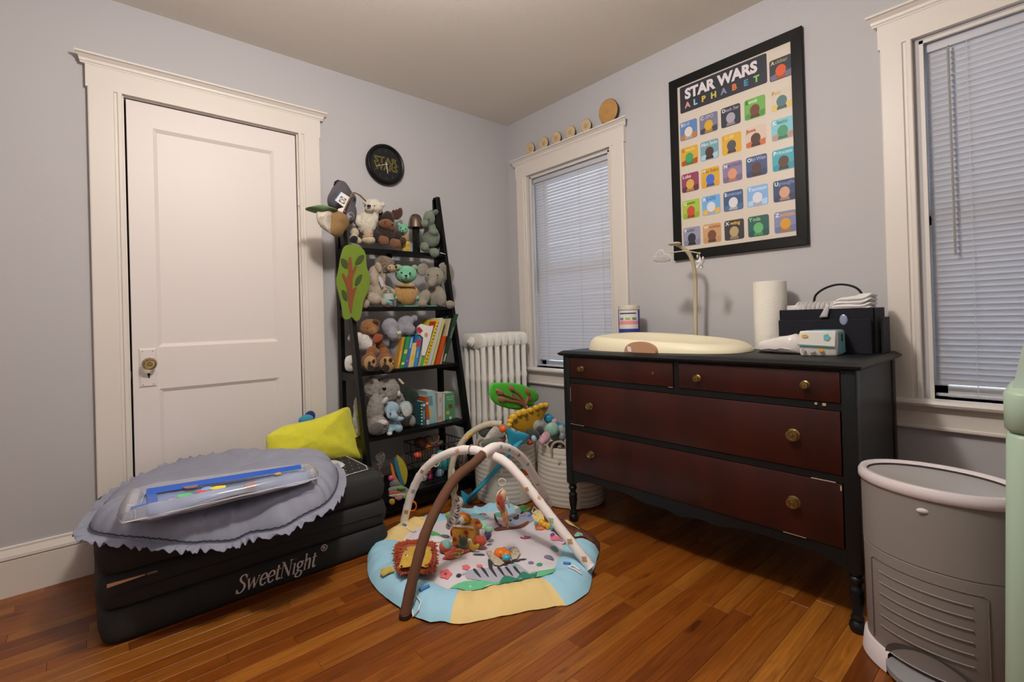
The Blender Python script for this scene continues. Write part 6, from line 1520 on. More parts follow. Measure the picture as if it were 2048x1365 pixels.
bn = card(-1.404, 2.204, .433, .137, '#272a34', 'title_banner', .008)
def ptext(s, y, z, size, col, parent, shear=0, off=0, align='LEFT', sp=1.0):
    return text('lettering', s, size, mat('ink_' + col[1:], lin(col, 1.08), .5), frame((-.0148, y, z), LX_, LZ_), parent, shear=shear, ext=.00015, off=off, align=align, spacing=sp)
def fit(o, y0, y1):
    vs = [v.co.y for v in o.data.vertices]; a, b = max(vs), min(vs); s = (y1 - y0) / (b - a)
    for v in o.data.vertices: v.co.y = y0 + (v.co.y - a) * s
o = ptext('STAR WARS', -1.43, 2.158, .072, '#d3ccd0', bn, off=.0035); fit(o, -1.432, -1.796)
for ch, y, c in zip('ALPHABET', (-1.432, -1.478, -1.522, -1.570, -1.622, -1.676, -1.732, -1.778), ('#d3918a', '#93bcd6', '#d0a840', '#bcb850', '#7d86a0', '#cf6f45', '#3f86a8', '#79bc62')): ptext(ch, y, 2.101, .040, c, bn, off=.0018)
CARDS = [('Ackbar', 4, 0, '#32333f', '#6a6780', '#d0582c', '#c9b27a', '#8d8a62'), ('BB-8', 0, 1, '#5a7fb4', '#b9772f', '#d3cbc6', '#d3cbc6', '#9db3d0'), ('C-3PO', 1, 1, '#73728a', '#3c3d4d', '#cda02c', '#cfc9cc', '#a5a3b4'), ('Death Star', 2, 1, '#2c2d39', '#2c2d39', '#a39cab', '#d6d2d6', '#8c8b98'), ('Ewok', 3, 1, '#6aa84c', '#4f8c3a', '#6e3f28', '#2f5a24', '#c8d8b8'), ('Fett', 4, 1, '#c9bfae', '#d6b566', '#4d7276', '#b08a3c', '#d0a860'),
         ('Greedo', 0, 2, '#cfa132', '#a24a34', '#3f9a5c', '#9c6f1c', '#dcc070'), ('Han Solo', 1, 2, '#6f9aa8', '#9fc3cf', '#4a2f28', '#d3d6d6', '#b9cbd0'), ('IG-88', 2, 2, '#cfa232', '#cfa232', '#4b4a50', '#c07a26', '#dcc070'), ('Jawa', 3, 2, '#cdb8a4', '#c2643a', '#4a3026', '#a8442a', '#a8442a'), ('Klaatu', 4, 2, '#7cbccb', '#b08a7a', '#3f8f68', '#d8e0e0', '#3c8a76'),
         ('Luke', 0, 3, '#8c3d5a', '#5a2f45', '#cda24c', '#d6c9cc', '#d6c9cc'), ('Max Rebo', 1, 3, '#d0a032', '#cf9a30', '#3d66c0', '#d8d0c0', '#9a6f20'), ('Nien Nunb', 2, 3, '#857596', '#6f6180', '#cf9070', '#d8d4dc', '#66587a'), ('Obi-Wan', 3, 3, '#3f4f78', '#333f60', '#533530', '#d6dade', '#8fa0c0'), ('Princess', 4, 3, '#3d9fb0', '#318c9e', '#53392f', '#dfe4e4', '#a8d0d6'),
         ('Queen', 0, 4, '#9fb944', '#8aa438', '#c04a2c', '#d8dcc0', '#5f7a28'), ('R2-D2', 1, 4, '#6ea6d6', '#d8b04a', '#cfd2da', '#dfe4ea', '#3f6ba8'), ('Stormtrooper', 2, 4, '#38547c', '#4a6a94', '#cfcfd4', '#dfe2e6', '#7f96b8'), ('Tauntaun', 3, 4, '#7ea9d8', '#a8c6e4', '#cfd2dc', '#e0e6ee', '#c0d4ea'), ('Ugnaught', 4, 4, '#35456b', '#2c3a58', '#c99a80', '#d6d8e0', '#6f80a8'),
         ('Vader', 0, 5, '#8f90a6', '#7d7f96', '#2f3038', '#d8d8e0', '#5a5c70'), ('Wookiee', 1, 5, '#c0976a', '#b88d60', '#6f4836', '#d8cdbc', '#a05f3c'), ('X-wing', 2, 5, '#34323c', '#34323c', '#b0986c', '#d8d4d4', '#c9a83c'), ('Yoda', 3, 5, '#2c5a58', '#274f4e', '#5fae6c', '#9cc48a', '#8fba78'), ('Zuckuss', 4, 5, '#7c83a8', '#6b7298', '#d0922c', '#dfe0e6', '#d09a3c')]
cyl = [-1.399, -1.507, -1.618, -1.731, -1.848]; czt = [2.158, 2.019, 1.884, 1.746, 1.606, 1.464]
def dark(h): return '#' + ''.join('%02x' % int(int(h[i:i + 2], 16) * .78) for i in (1, 3, 5))
for wd, ci, ri, bg_, gr, sub, c1, c2 in CARDS:
    y, z = cyl[ci], czt[ri]; W_, H_ = .0945, .097
    k = card(y, z, W_, H_, bg_, 'picture_card')
    if gr != bg_:
        flat(y, z, [(.004, -H_ + .008), (.008, -H_ + .003), (W_ - .008, -H_ + .003), (W_ - .004, -H_ + .008), (W_ - .0035, -.064), (W_ * .62, -.070), (W_ * .35, -.064), (.0035, -.072)], gr, 'ground_band', k, .0004)
    # a plain coloured oval fills the place of each drawing
    rx, rz = (.022, .025); cx, cz = W_ * .5, -.057
    flat(y, z, [(cx + .021 * math.cos(a), -H_ + .004 + .026 * max(0, math.sin(a))) for a in [PI * i / 16 for i in range(17)]], dark(sub), 'colour_base', k, .0006)
    flat(y, z, [(cx + rx * math.cos(a), cz + rz * math.sin(a)) for a in [2 * PI * i / 22 for i in range(22)]], sub, 'colour_oval', k, .0008)
    o = ptext(wd[0], y - .006, z - .0160, .0235, c1, k, off=.0008)
    e0 = min(v.co.y for v in o.data.vertices)
    if len(wd) > 1:
        o2 = ptext(wd[1:], e0 - .0008, z - .0160, .0235, c2, k, off=.0006)
        lim = y - W_ + .005; end = min(v.co.y for v in o2.data.vertices)
        if end < lim: fit(o2, e0 - .0008, lim)
# ================================================================ WALL CLOCK
cc = Vector((-1.007, 0, 1.972)); RX_ = Matrix.Rotation(PI / 2, 3, 'X')
t = thing('wall_clock', 'round black wall clock with yellow outlined lettering and white hands above the shelf', 'clock', cc)
q = MB(); q.lathe([(.10, 0), (.122, .002), (.124, .018), (.121, .030), (.113, .034), (.104, .030), (.100, .024), (.001, .024)], cc, 56, M=RX_); obj('clock_case', q, mat('clock_black', lin('#121213', 1.0), .35, spec=.3), t, ang=50)
q = MB(); q.lathe([(.0995, .0243), (.0995, .0248), (.0001, .0248)], cc, 48, M=RX_); fc = obj('clock_face', q, mat('face_black', lin('#1f1f21', 1.0), .5, spec=.3), t)
m_num = mat('numeral_grey', lin('#4a4a4e', 1.0), .6)
for h in range(1, 13):
    a = PI / 2 - h * PI / 6; text('numeral', str(h), .020, m_num, frame((cc.x + .082 * math.cos(a), -.0253, cc.z + .082 * math.sin(a)), (1, 0, 0), (0, 0, 1)), fc, ext=.0001)
m_yo = mat('yellow_print', lin('#a99f42', 1.0), .6)
for s_, zz, sp in (('STAR', .021, 1.0), ('WARS', -.021, 1.0)):
    o = text('lettering', s_, .054, m_yo, frame((cc.x, -.0256, cc.z + zz), (1, 0, 0), (0, 0, 1)), fc, ext=0, outline=.0008)
    xs = [v.co.x for v in o.data.vertices]; k = .150 / (max(xs) - min(xs))
    for v in o.data.vertices: v.co.x = cc.x + (v.co.x - (max(xs) + min(xs)) / 2) * k
m_hand = mat('hand_white', lin('#b6b3b0', 1.1), .5)
def hand(nm, ang, L_, w_, y):
    q = MB(); d = Vector((math.sin(ang), 0, math.cos(ang))); n = Vector((d.z, 0, -d.x)); c = Vector((cc.x, y, cc.z))
    q.rings([[c - d * .012 + n * w_ + Vector((0, k, 0)), c + d * L_ + n * w_ * .7 + Vector((0, k, 0)), c + d * L_ - n * w_ * .7 + Vector((0, k, 0)), c - d * .012 - n * w_ + Vector((0, k, 0))] for k in (0, -.001)]); obj(nm, q, m_hand, t, smooth=False)
hand('hour_hand', math.radians(172), .055, .0030, -.0285); hand('minute_hand', math.radians(252), .074, .0016, -.0300)
q = MB(); q.lathe([(.005, .0), (.005, .006), (.001, .007)], (cc.x, -.026, cc.z), 12, M=RX_); obj('hand_cap', q, m_hand, t)
# ================================================================ WOODEN DISCS ON THE WINDOW HEAD
m_bir = mat('birch', lin('#c3ab86', 1.1), .7, .08, 120, var=.08, vscale=40); m_edge = mat('laser_edge', lin('#2e1c12'), .8); m_eng = mat('engraving', lin('#8d6f4c'), .8); m_alder = mat('alder_ply', lin('#b0854f', 1.1), .7, .08, 120, var=.12, vscale=30)
ztop = 2.018 + .010 + .092 + .042
WORDS = ('first', 'second', 'middle', 'fourth', 'last')
for i, (px, pyy) in enumerate(((1061, 296), (1088, 286), (1113, 275), (1141, 262), (1172, 247))):
    c0 = at(px, pyy, x=-.03); r = .041
    lab = f'{WORDS[i]} of five pale engraved wooden discs along the window head, counted from the corner'
    t = thing('wooden_disc', lab, 'plaque', (-.030, c0.y, ztop), 'milestone discs on the window head')
    M = Matrix.Rotation(-.12, 3, 'Y') @ Matrix.Rotation(-PI / 2, 3, 'Y')
    q = MB(); q.lathe([(r - .0004, -.0022), (r, -.002), (r, .002), (r - .0004, .0022)], (-.030, c0.y, ztop + r), 28, M=M); d = obj('disc_rim', q, m_edge, t)
    q = MB(); q.lathe([(.0001, .0023), (r - .0012, .0023), (r - .0012, .0026), (.0001, .0026)], (-.030, c0.y, ztop + r), 28, M=M); obj('disc_face', q, m_bir, t)
    q = MB()
    for k in range(3): 
        for sgn in (1,): q.tube([(-.0342, c0.y + .018 - k * .003, ztop + r + .008 - k * .009), (-.0342, c0.y - .017 + k * .004, ztop + r + .008 - k * .009)], .0009, 5)
    obj('engraved_line', q, m_eng, t)
t = thing('wooden_plaque', 'larger round amber wooden plaque at the end of the row on the window head', 'plaque', (-.016, -.93, ztop))
c0 = at(1217, 226, x=-.034); r = .070; M = Matrix.Rotation(-.10, 3, 'Y') @ Matrix.Rotation(-PI / 2, 3, 'Y')
q = MB(); q.lathe([(r - .001, -.003), (r, -.002), (r, .002), (r - .001, .003)], (-.034, c0.y, ztop + r), 36, M=M); obj('plaque_rim', q, m_edge, t)
q = MB(); q.lathe([(.0001, .0031), (r - .002, .0031), (r - .002, .0036), (.0001, .0036)], (-.034, c0.y, ztop + r), 36, M=M); obj('plaque_face', q, m_alder, t)
# ================================================================ THINGS ON THE DRESSER
zt_ = dz + .0008
m_cream = mat('cream_foam', lin('#d8d0b4', 1.12), .45, .04, 200)
t = thing('changing_tray', 'cream moulded baby changing tray on the dresser top', 'changing pad', (-.37, -1.48, dz))
ty0, ty1, tx0, tx1 = -1.115, -1.855, -.572, -.175
def tray(th, s):
    e = 2 / 3.4
    c, d = math.cos(th), math.sin(th)
    a = s * math.copysign(abs(c) ** e, c); b = s * math.copysign(abs(d) ** e, d)
    bb = (b + 1) / 2; f = (a + 1) / 2
    hr = (.064 - .036 * bb ** 1.5) * (1 - f) + (.080 - .044 * bb ** 1.8) * f
    if s > .84: h = hr * max(0, 1 - ((s - .84) / .16) ** 2.2) ** .55
    else: h = .020 + (hr - .020) * (s / .84) ** 2.6
    fr = tx0 + .10 * max(0, bb - .35) ** 1.5
    return Vector((fr + (tx1 - fr) * (.5 + a / 2), ty0 + (ty1 - ty0) * (.5 + b / 2), dz + .0012 + h))
q = MB(); NT = 96
SS_ = [.01, .12, .24, .36, .48, .58, .66, .73, .79, .84, .88, .91, .94, .965, .985, .996, 1.0]
q.rings([[tray(2 * PI * i / NT, s) for i in range(NT)] for s in SS_] + [[Vector((v.x, v.y, dz + .0010)) for v in [tray(2 * PI * i / NT, .97) for i in range(NT)]]])
obj('tray_body', q, m_cream, t, ang=70)
# tan half-round emblem set in the front edge
cy_ = at(1279, 695, x=-.578).y; 
q = MB(); pts = [(cy_ + .079 * math.cos(a), dz + .0015 + .048 * math.sin(a) ** .8) for a in [PI * i / 24 for i in range(25)]]
q.prism(pts, -.580, -.558, 'x'); em = obj('tan_emblem', q, mat('tan_plastic', lin('#b58a6c', 1.0), .45), t, smooth=False)
q = MB(); yy = at(1259, 692, x=-.58).y; q.prism([(yy + .008, dz + .006), (yy - .010, dz + .004), (yy - .007, dz + .026), (yy + .012, dz + .028)], -.5815, -.580, 'x'); obj('paper_tag', q, mat('card_white', '#fff', .7), em, smooth=False)
# mobile on a curved arm
t = thing('mobile_arm', 'beige curved mobile arm with cloud and star behind the changing tray', 'mobile', (-.13, -1.5, dz))
m_bei = mat('beige_plastic', lin('#b3a98f', 1.08), .45); mxx = -.135
pa = [at(a, b, x=c) for a, b, c in ((1391, 668, -.135), (1391, 630, -.135), (1391, 590, -.138), (1390.5, 560, -.145), (1388, 535, -.16), (1382, 515, -.18), (1374, 503, -.20), (1362, 494, -.225), (1350, 489, -.245))]
pa[0].z = dz + .002
q = MB(); pth = smooth_path(pa, 5); q.tube(pth, [.0098] * (len(pth) - 14) + [.0098 - .0002 * i for i in range(14)], 12); obj('arm', q, m_bei, t)
q = MB(); q.lathe([(.026, 0), (.026, .006), (.014, .010), (.011, .022)], (pa[0].x, pa[0].y, dz + .0012), 18); obj('arm_foot', q, m_bei, t)
hp_ = at(1349, 488, x=-.25)
q = MB(); q.ell(hp_, (.026, .032, .0085), None, 20, 10); obj('end_disc', q, m_bei, t)
cxp = at(1372, 503, x=-.255)
l_, r_e = at(1346, 505, x=-.34), at(1399, 507, x=-.30)
q = MB(); q.tube(smooth_path([at(1330, 506, x=-.36), l_, at(1372, 502.5, x=-.32), r_e], 4), .0026, 8); q.ell(r_e, (.005,) * 3, None, 10, 6); obj('crossbar', q, m_bei, t)
q = MB(); q.tube([at(1346, 490, x=-.25), at(1346, 504, x=-.34)], .0014, 6); obj('cord', q, m_cord, t)
cl = line_px([(1304, 522), (1306, 515), (1311, 513), (1314, 505), (1319, 500), (1326, 501), (1329, 507), (1336, 508), (1341, 513), (1343, 518), (1340, 523), (1325, 526), (1310, 525)], 3, x=-.36)
cld = obj('cloud', puff(cl, .008, (-.8, -.6, 0), rings=5), plushm('cloudw', '#b5b1b0', 1.0), t, ang=80)
q = MB(); q.tube(cl + [cl[0]], .0012, 5); obj('cloud_piping', q, mat('card_white', '#fff', .7), cld)
q = MB(); q.tube([r_e, at(1399, 514, x=-.30)], .0009, 5); obj('cord', q, m_cord, t)
stc = at(1400, 526, x=-.30); k = mpp(stc); so_ = []
for i in range(20):
    a = PI / 2 + 2 * PI * i / 20; rr_ = (13 if i % 4 == 0 else (8.5 if i % 2 else 7)) * k; so_.append(stc + TR * rr_ * math.cos(a) * .8 + TU * rr_ * math.sin(a))
st = obj('star', puff(so_, .012, VIEW, rings=5), plushm('starw', '#d3cfcd', 1.15), t, ang=80)
for a, b in ((1395, 513), (1406, 517), (1402, 536), (1394, 535)):
    one('star_tip', ((lambda p: (p, (.0045, .005, .0085), TOY))(at(a, b, x=-.305))), plushm('tipy' if (a + b) % 3 else 'tipw', '#c6c236' if (a + b) % 3 else '#d3cfcd', 1.1), st)
# canister of wipes
t = thing('wipes_canister', 'white cleaning wipes canister with purple and pink label behind the tray', 'canister', (-.06, -1.1, dz))
ca = at(1240, 640, x=-.16); cb2 = at(1277, 640, x=-.16); cr = abs(ca.y - cb2.y) / 2 * .96; ccx, ccy = -.16, (ca.y + cb2.y) / 2
hh_ = at(1258, 620, x=-.16).z; ht = at(1258, 611, x=-.16).z
q = MB(); q.lathe([(cr * .97, dz + .001), (cr, dz + .004), (cr, hh_ - .002), (cr * .98, hh_)], (ccx, ccy, 0), 32); obj('canister_body', q, mat('label_purple', lin('#343a8c', 1.1), .35), t, ang=50)
q = MB(); q.lathe([(cr * 1.01, hh_), (cr * 1.02, hh_ + .003), (cr * 1.01, ht - .002), (cr * .93, ht), (cr * .5, ht + .001)], (ccx, ccy, 0), 32); q.lathe([(.010, ht), (.009, ht + .006), (.001, ht + .006)], (ccx - .012, ccy, 0), 12); obj('canister_lid', q, mat('canister_lid', lin('#c6c0b3', 1.1), .35), t, ang=50)
def band(z0, z1, a0, a1, m, nm, k=1.006):
    q = MB(); q.grid(lambda u, v: Vector((ccx + cr * k * math.cos(math.radians(a0 + (a1 - a0) * u)), ccy + cr * k * math.sin(math.radians(a0 + (a1 - a0) * u)), z0 + (z1 - z0) * v)), 18, 1); return obj(nm, q, m, t)
zl0 = at(1258, 657.5, x=-.16).z
lw = band(zl0, hh_ - .003, 150, 268, mat('label_white', lin('#c9c6c4', 1.12), .4), 'label_panel')
band(at(1258, 649, x=-.16).z, at(1258, 642, x=-.16).z, 151, 267, mat('label_pink', lin('#d6868c', 1.1), .4), 'pink_stripe', 1.010)
band(at(1258, 628.5, x=-.16).z, at(1258, 626, x=-.16).z, 160, 255, mat('label_ink', lin('#3a3456', 1.1), .5), 'printed_line', 1.010)
for i, c in enumerate(('#7c7a92', '#9aa86a', '#6f7f6c')): band(at(1258, 640.5, x=-.16).z, at(1258, 635.5, x=-.16).z, 160 + i * 36, 184 + i * 36, mat('label_' + c[1:], lin(c, 1.1), .5), 'pictogram', 1.010)
# paper towel roll
pr = at(1545, 660, z=zt_); tl, tr = at(1510, 600, x=-.20), at(1578, 600, x=-.20)
m_tow = mat('paper_towel', lin('#dad6cd', 1.12), .95, .6, 130)
tcx, tcy = -.118, -1.858
ztw = at(1545, 563, x=-.125).z
t = thing('paper_towel_roll', 'white embossed paper towel roll standing beside the navy caddy', 'paper roll', (tcx, tcy, dz))
q = MB(); trr = .066; q.lathe([(.020, dz + .001), (trr, dz + .001), (trr, ztw - .002), (trr - .003, ztw), (.021, ztw)], (tcx, tcy, 0), 44, cap=False); obj('towel_wrap', q, m_tow, t, ang=50)
q = MB(); q.lathe([(.021, dz + .001), (.021, ztw + .001), (.019, ztw + .001), (.019, dz + .002)], (tcx, tcy, 0), 24, cap=False); obj('cardboard_core', q, mat('cardboard', lin('#9a8264'), .9), t)
# navy caddy with nappies
m_nav = mat('navy_felt', lin('#15161f', 1.0), .95, .35, 400, sheen=.1)
cyl_, cyr_ = -1.942, -2.256; cx0, cx1 = -.238, -.092; zc = dz + .001; hc = at(1560, 620, x=cx0).z
t = thing('nappy_caddy', 'navy felt nappy caddy with arched handle on the right end of the dresser', 'caddy', ((cx0 + cx1) / 2, (cyl_ + cyr_) / 2, dz))
hc2 = hc - .002
q = MB()
def wall_(a, b, z1, th=.006):
    (xa, ya), (xb, yb_) = a, b
    q.box((min(xa, xb) - th / 2, min(ya, yb_) - th / 2, zc), (max(xa, xb) + th / 2, max(ya, yb_) + th / 2, z1), bev=.002)
wall_((cx0, cyl_), (cx0, cyr_), hc2); wall_((cx1, cyl_), (cx1, cyr_), hc2); wall_((cx0, cyl_), (cx1, cyl_), hc2); wall_((cx0, cyr_), (cx1, cyr_), hc2); q.box((cx0, cyl_, zc), (cx1, cyr_, zc + .005))
obj('caddy_body', q, m_nav, t, smooth=False)
q = MB(); hpz = hc2 - .042; q.box((cx0 - .022, cyl_ - .004, zc), (cx0 - .017, cyr_ + .012, hpz), bev=.002); q.box((cx0 - .022, cyl_ - .004, zc), (cx0, cyl_ + .001, hpz), bev=.001); q.box((cx0 - .022, cyr_ + .007, zc), (cx0, cyr_ + .012, hpz), bev=.001); obj('front_pocket', q, m_nav, t, smooth=False)
q = MB(); q.box((cx0 + .02, cyr_ - .022, zc), (cx1 - .02, cyr_ - .016, hpz + .006), bev=.002); obj('end_pocket', q, m_nav, t, smooth=False)
q = MB(); q.ell(at(1687, 640, x=cx0 - .0225), (.003, .013, .0205), None, 16, 10); obj('oval_badge', q, mat('badge_silver', lin('#8f9ab4', 1.1), .25, metal=.4), t)
xm = (cx0 + cx1) / 2
hp2 = [at(a, b, x=xm) for a, b in ((1629, 612), (1629, 598), (1634, 588), (1650, 577), (1672, 570), (1692, 570), (1710, 575), (1721, 584), (1726, 597), (1728, 612))]
q = MB(); q.tube(smooth_path(hp2, 5), .0075, 10, flat=((1, 0, 0), .55)); obj('carry_handle', q, mat('black_webbing', lin('#131316'), .8), t)
m_nap = mat('nappy_white', lin('#cfccca', 1.15), .8, .5, 90); 
G6 = 'folded nappies in the caddy'
for i in range(9):
    yy = cyl_ - .050 - i * .0155; q = MB(); pts = [Vector((cx0 + .070 + .060 * math.cos(a), yy, hc2 - .012 + .046 * abs(math.sin(a)) ** .7 * (1 if math.sin(a) > 0 else -1))) for a in [2 * PI * k / 22 for k in range(22)]]
    q = puff(pts, .0085, (0, 1, .1 * math.sin(i)), rings=4); tag(obj('folded_nappy', q, m_nap), ['first', 'second', 'third', 'fourth', 'fifth', 'sixth', 'seventh', 'eighth', 'ninth'][i] + ' folded nappy standing in the caddy, counted from the towel roll', 'nappy', G6)
for i in range(4):
    q = MB(); z_ = hc2 - .006 + i * .0135; yo = cyr_ + .088 - i * .005
    pts = [Vector((cx0 + .073 + .058 * math.copysign(abs(math.cos(a)) ** .5, math.cos(a)), yo + (.080 - .004 * i) * math.copysign(abs(math.sin(a)) ** .45, math.sin(a)), z_ + .010 * math.sin(a) * -(.6 + .3 * i) + .003 * math.sin(5 * a))) for a in [2 * PI * k / 26 for k in range(26)]]
    q = puff(pts, .0115, (.05 * math.sin(i * 2), .12, 1), rings=5, flat=.35, noise=.006, seed=i); tag(obj('folded_nappy', q, m_nap), ['lowest', 'second lowest', 'second highest', 'topmost'][i] + ' of the nappies stacked flat at the window end of the caddy', 'nappy', G6)
q = MB(); q.lathe([(.001, hc2 - .02), (.034, hc2 - .02), (.036, hc2 + .012), (.033, hc2 + .018), (.001, hc2 + .018)], (cx0 + .05, cyl_ - .045, 0), 28); tag(obj('cream_tub', q, mat('tub_white', lin('#c3bec2', 1.12), .4)), 'round white tub lid at the towel end of the caddy', 'tub')
q = MB(); b0 = [at(a, b, x=cx0 - .012) for a, b in ((1638, 636), (1646, 622), (1651, 610), (1659, 610), (1658, 622), (1655, 635))]; q = puff(b0, .006, (-1, 0, 0), rings=4); tag(obj('cream_tube', q, mat('foil_tube', lin('#b3adb2', 1.1), .2)), 'silvery tube sticking out of the caddy front pocket', 'tube')
# wipes packs in front of the caddy
m_wrap = mat('crinkle_wrap', lin('#cfcac6', 1.15), .22, .5, 28)
t = thing('plain_wipes_pack', 'white crinkled plastic wipes pack beside the changing tray end', 'wipes pack', (-.52, -1.8, dz))
WA = Vector((-.335, -1.868, zt_)); WB = Vector((-.398, -2.045, zt_))
dW = (WB - WA); dW.z = 0; Lw = dW.length; dW.normalize(); nW = Vector((dW.y, -dW.x, 0)); nW = nW if nW.x > 0 else -nW
q = MB(); rr = []
for i in range(13):
    u = i / 12; h = .040 + .036 * u; wdt = .042 * (1 - (2 * u - 1) ** 8 * .35); e_ = max(.55, (1 - (2 * u - 1) ** 10) ** .5)
    c = WA + dW * (Lw * u) + nW * .043
    ring = []
    for j in range(20):
        a = 2 * PI * j / 20; x_ = math.copysign(abs(math.cos(a)) ** .55, math.cos(a)) * wdt * e_; z_ = (math.copysign(abs(math.sin(a)) ** .7, math.sin(a)) + 1) * h / 2 * e_ * 1.05
        w_ = .004 * mnoise.noise(Vector((u * 9, j * .6, 3)))
        ring.append(Vector((c.x, c.y, dz + .0015)) + nW * (x_ + w_) + Vector((0, 0, z_ + (w_ if z_ > .01 else 0))))
    rr.append(ring)
q.rings(rr); obj('pack_wrap', q, m_wrap, t, ang=80)
q = MB(); q.tube([WA + dW * (Lw * u) - nW * .001 + Vector((0, 0, .014 + .009 * u + .002 * math.sin(u * 20))) for u in [i / 16 for i in range(17)]], .0016, 5); obj('pack_seam', q, m_wrap, t)
t = thing('printed_wipes_pack', 'white and turquoise printed wipes pack with a flap in front of the navy caddy', 'wipes pack', (-.5, -2.0, dz))
PA0 = Vector((-.432, -2.070, zt_)); PB0 = Vector((-.385, -2.178, zt_)); PD0 = PB0 + Vector((.112, .004, 0))
d1 = PB0 - PA0; L1 = d1.length; d1.normalize(); d2 = (PD0 - PB0); L2 = d2.length; d2.normalize()
hpk = at(1676, 663, x=PB0.x).z - dz
def pk(u, v, w_): return PA0 + d1 * (L1 * u) + d2 * (L2 * v) + Vector((0, 0, w_ * hpk + .0008))
q = MB(); S4 = ((0, 0), (1, 0), (1, 1), (0, 1))
def rsq(e, w_): 
    out = []
    for (a, b) in S4:
        for k in range(4):
            ang = {(0, 0): 180, (1, 0): 270, (1, 1): 0, (0, 1): 90}[(a, b)] + 30 * k
            cx_, cy2 = (.06 if a == 0 else .94), (.08 if b == 0 else .92)
            out.append(pk(cx_ + (.06 - e) * math.cos(math.radians(ang)), cy2 + (.08 - e) * math.sin(math.radians(ang)), w_))
    return out
q.rings([rsq(.035, 0), rsq(.004, .10), rsq(-.012, .5), rsq(.0, .90), rsq(.030, 1.0)]); obj('pack_body', q, mat('pack_white', lin('#d3cfc8', 1.15), .35, .2, 40), t, ang=60)
m_tq = mat('pack_teal', lin('#7fb6bb', 1.1), .35)
def quad(P4, m, nm, th=.0008, parent=None):
    a, b, c, d = P4; n = (b - a).cross(d - a).normalized(); n = n if n.dot(CAM - a) > 0 else -n
    q = MB(); q.rings([[p + n * .0003 for p in P4], [p + n * th for p in P4]]); return obj(nm, q, m, parent or t, smooth=False)
quad([pk(1.012, .10, .06), pk(1.012, .92, .06), pk(1.003, .92, .92), pk(1.003, .10, .92)], m_tq, 'teal_side')
quad([pk(.20, .30, 1.0), pk(.92, .30, 1.0), pk(.92, .95, 1.0), pk(.20, .95, 1.0)], mat('pack_cyan', lin('#5fb2c4', 1.1), .3), 'top_label', .002)
quad([pk(-.02, -.035, .42), pk(.94, -.035, .36), pk(.96, -.012, .95), pk(.04, -.012, .95)], mat('pack_white2', lin('#dad6d0', 1.15), .4), 'flap', .003)
quad([pk(-.03, -.040, .42), pk(.94, -.040, .34), pk(.94, -.04, .38), pk(-.03, -.040, .47)], mat('pack_tealline', lin('#5aa0a8', 1.1), .4), 'flap_edge', .0035)
def mark(cu, cw, ru, rw, col, nm, k=.12):
    pts = [pk(cu + ru * math.cos(a) * (1 + k * math.cos(5 * a)), -.034, cw + rw * math.sin(a) * (1 + k * math.cos(5 * a))) for a in [2 * PI * i / 20 for i in range(20)]]
    n = d1.cross(Vector((0, 0, 1))); n = n if n.dot(CAM - PA0) > 0 else -n
    q = MB(); q.rings([[p + n * .0032 for p in pts], [p + n * .0045 for p in pts]]); obj(nm, q, mat('pk_' + col[1:], lin(col, 1.1), .4), t, smooth=False)
mark(.74, .74, .085, .14, '#6fbabd', 'printed_cloud'); mark(.17, .80, .085, .07, '#d8b04a', 'printed_moon', .05); mark(.58, .22, .07, .07, '#d3a73e', 'printed_moon', .05); mark(.12, .22, .05, .08, '#aaa4ae', 'printed_star', .2); mark(.34, .20, .08, .08, '#bcb7be', 'printed_cloud')
quad([pk(1.012, .45, .55), pk(1.012, .62, .55), pk(1.008, .62, .84), pk(1.008, .45, .84)], mat('pk_ink', lin('#3c4448'), .5), 'printed_code', .0012)
# ================================================================ STRIPED FABRIC HAMPERS
def stripe_mat():
    M = bpy.data.materials.new('striped_canvas'); M.use_nodes = True
    N, L = M.node_tree.nodes, M.node_tree.links; b = N['Principled BSDF']
    tc = N.new('ShaderNodeTexCoord'); sp_ = N.new('ShaderNodeSeparateXYZ'); L.new(tc.outputs['Object'], sp_.inputs[0])
    mm = N.new('ShaderNodeMath'); mm.operation = 'MULTIPLY'; mm.inputs[1].default_value = 40; L.new(sp_.outputs['Z'], mm.inputs[0])
    fr = N.new('ShaderNodeMath'); fr.operation = 'FRACT'; L.new(mm.outputs[0], fr.inputs[0])
    r = N.new('ShaderNodeValToRGB'); r.color_ramp.interpolation = 'EASE'; e = r.color_ramp.elements
    e[0].position = .42; e[0].color = lin('#cfc9be', 1.12); e[1].position = .52; e[1].color = lin('#b8b2a7', 1.06)
    q2 = e.new(.94); q2.color = lin('#b8b2a7', 1.06); q3 = e.new(1.0); q3.color = lin('#cfc9be', 1.12)
    L.new(fr.outputs[0], r.inputs[0]); L.new(r.outputs[0], b.inputs['Base Color']); b.inputs['Roughness'].default_value = .95
    n = N.new('ShaderNodeTexNoise'); n.inputs['Scale'].default_value = 300; bp = N.new('ShaderNodeBump'); bp.inputs['Strength'].default_value = .3; bp.inputs['Distance'].default_value = .003
    L.new(tc.outputs['Object'], n.inputs['Vector']); L.new(n.outputs[0], bp.inputs['Height']); L.new(bp.outputs[0], b.inputs['Normal'])
    return M
m_str = stripe_mat(); m_cv = mat('plain_canvas', lin('#c6c0b4', 1.12), .95, .3, 300); m_hd = mat('rope_tan', lin('#9d8a70', 1.08), .9, .5, 200)
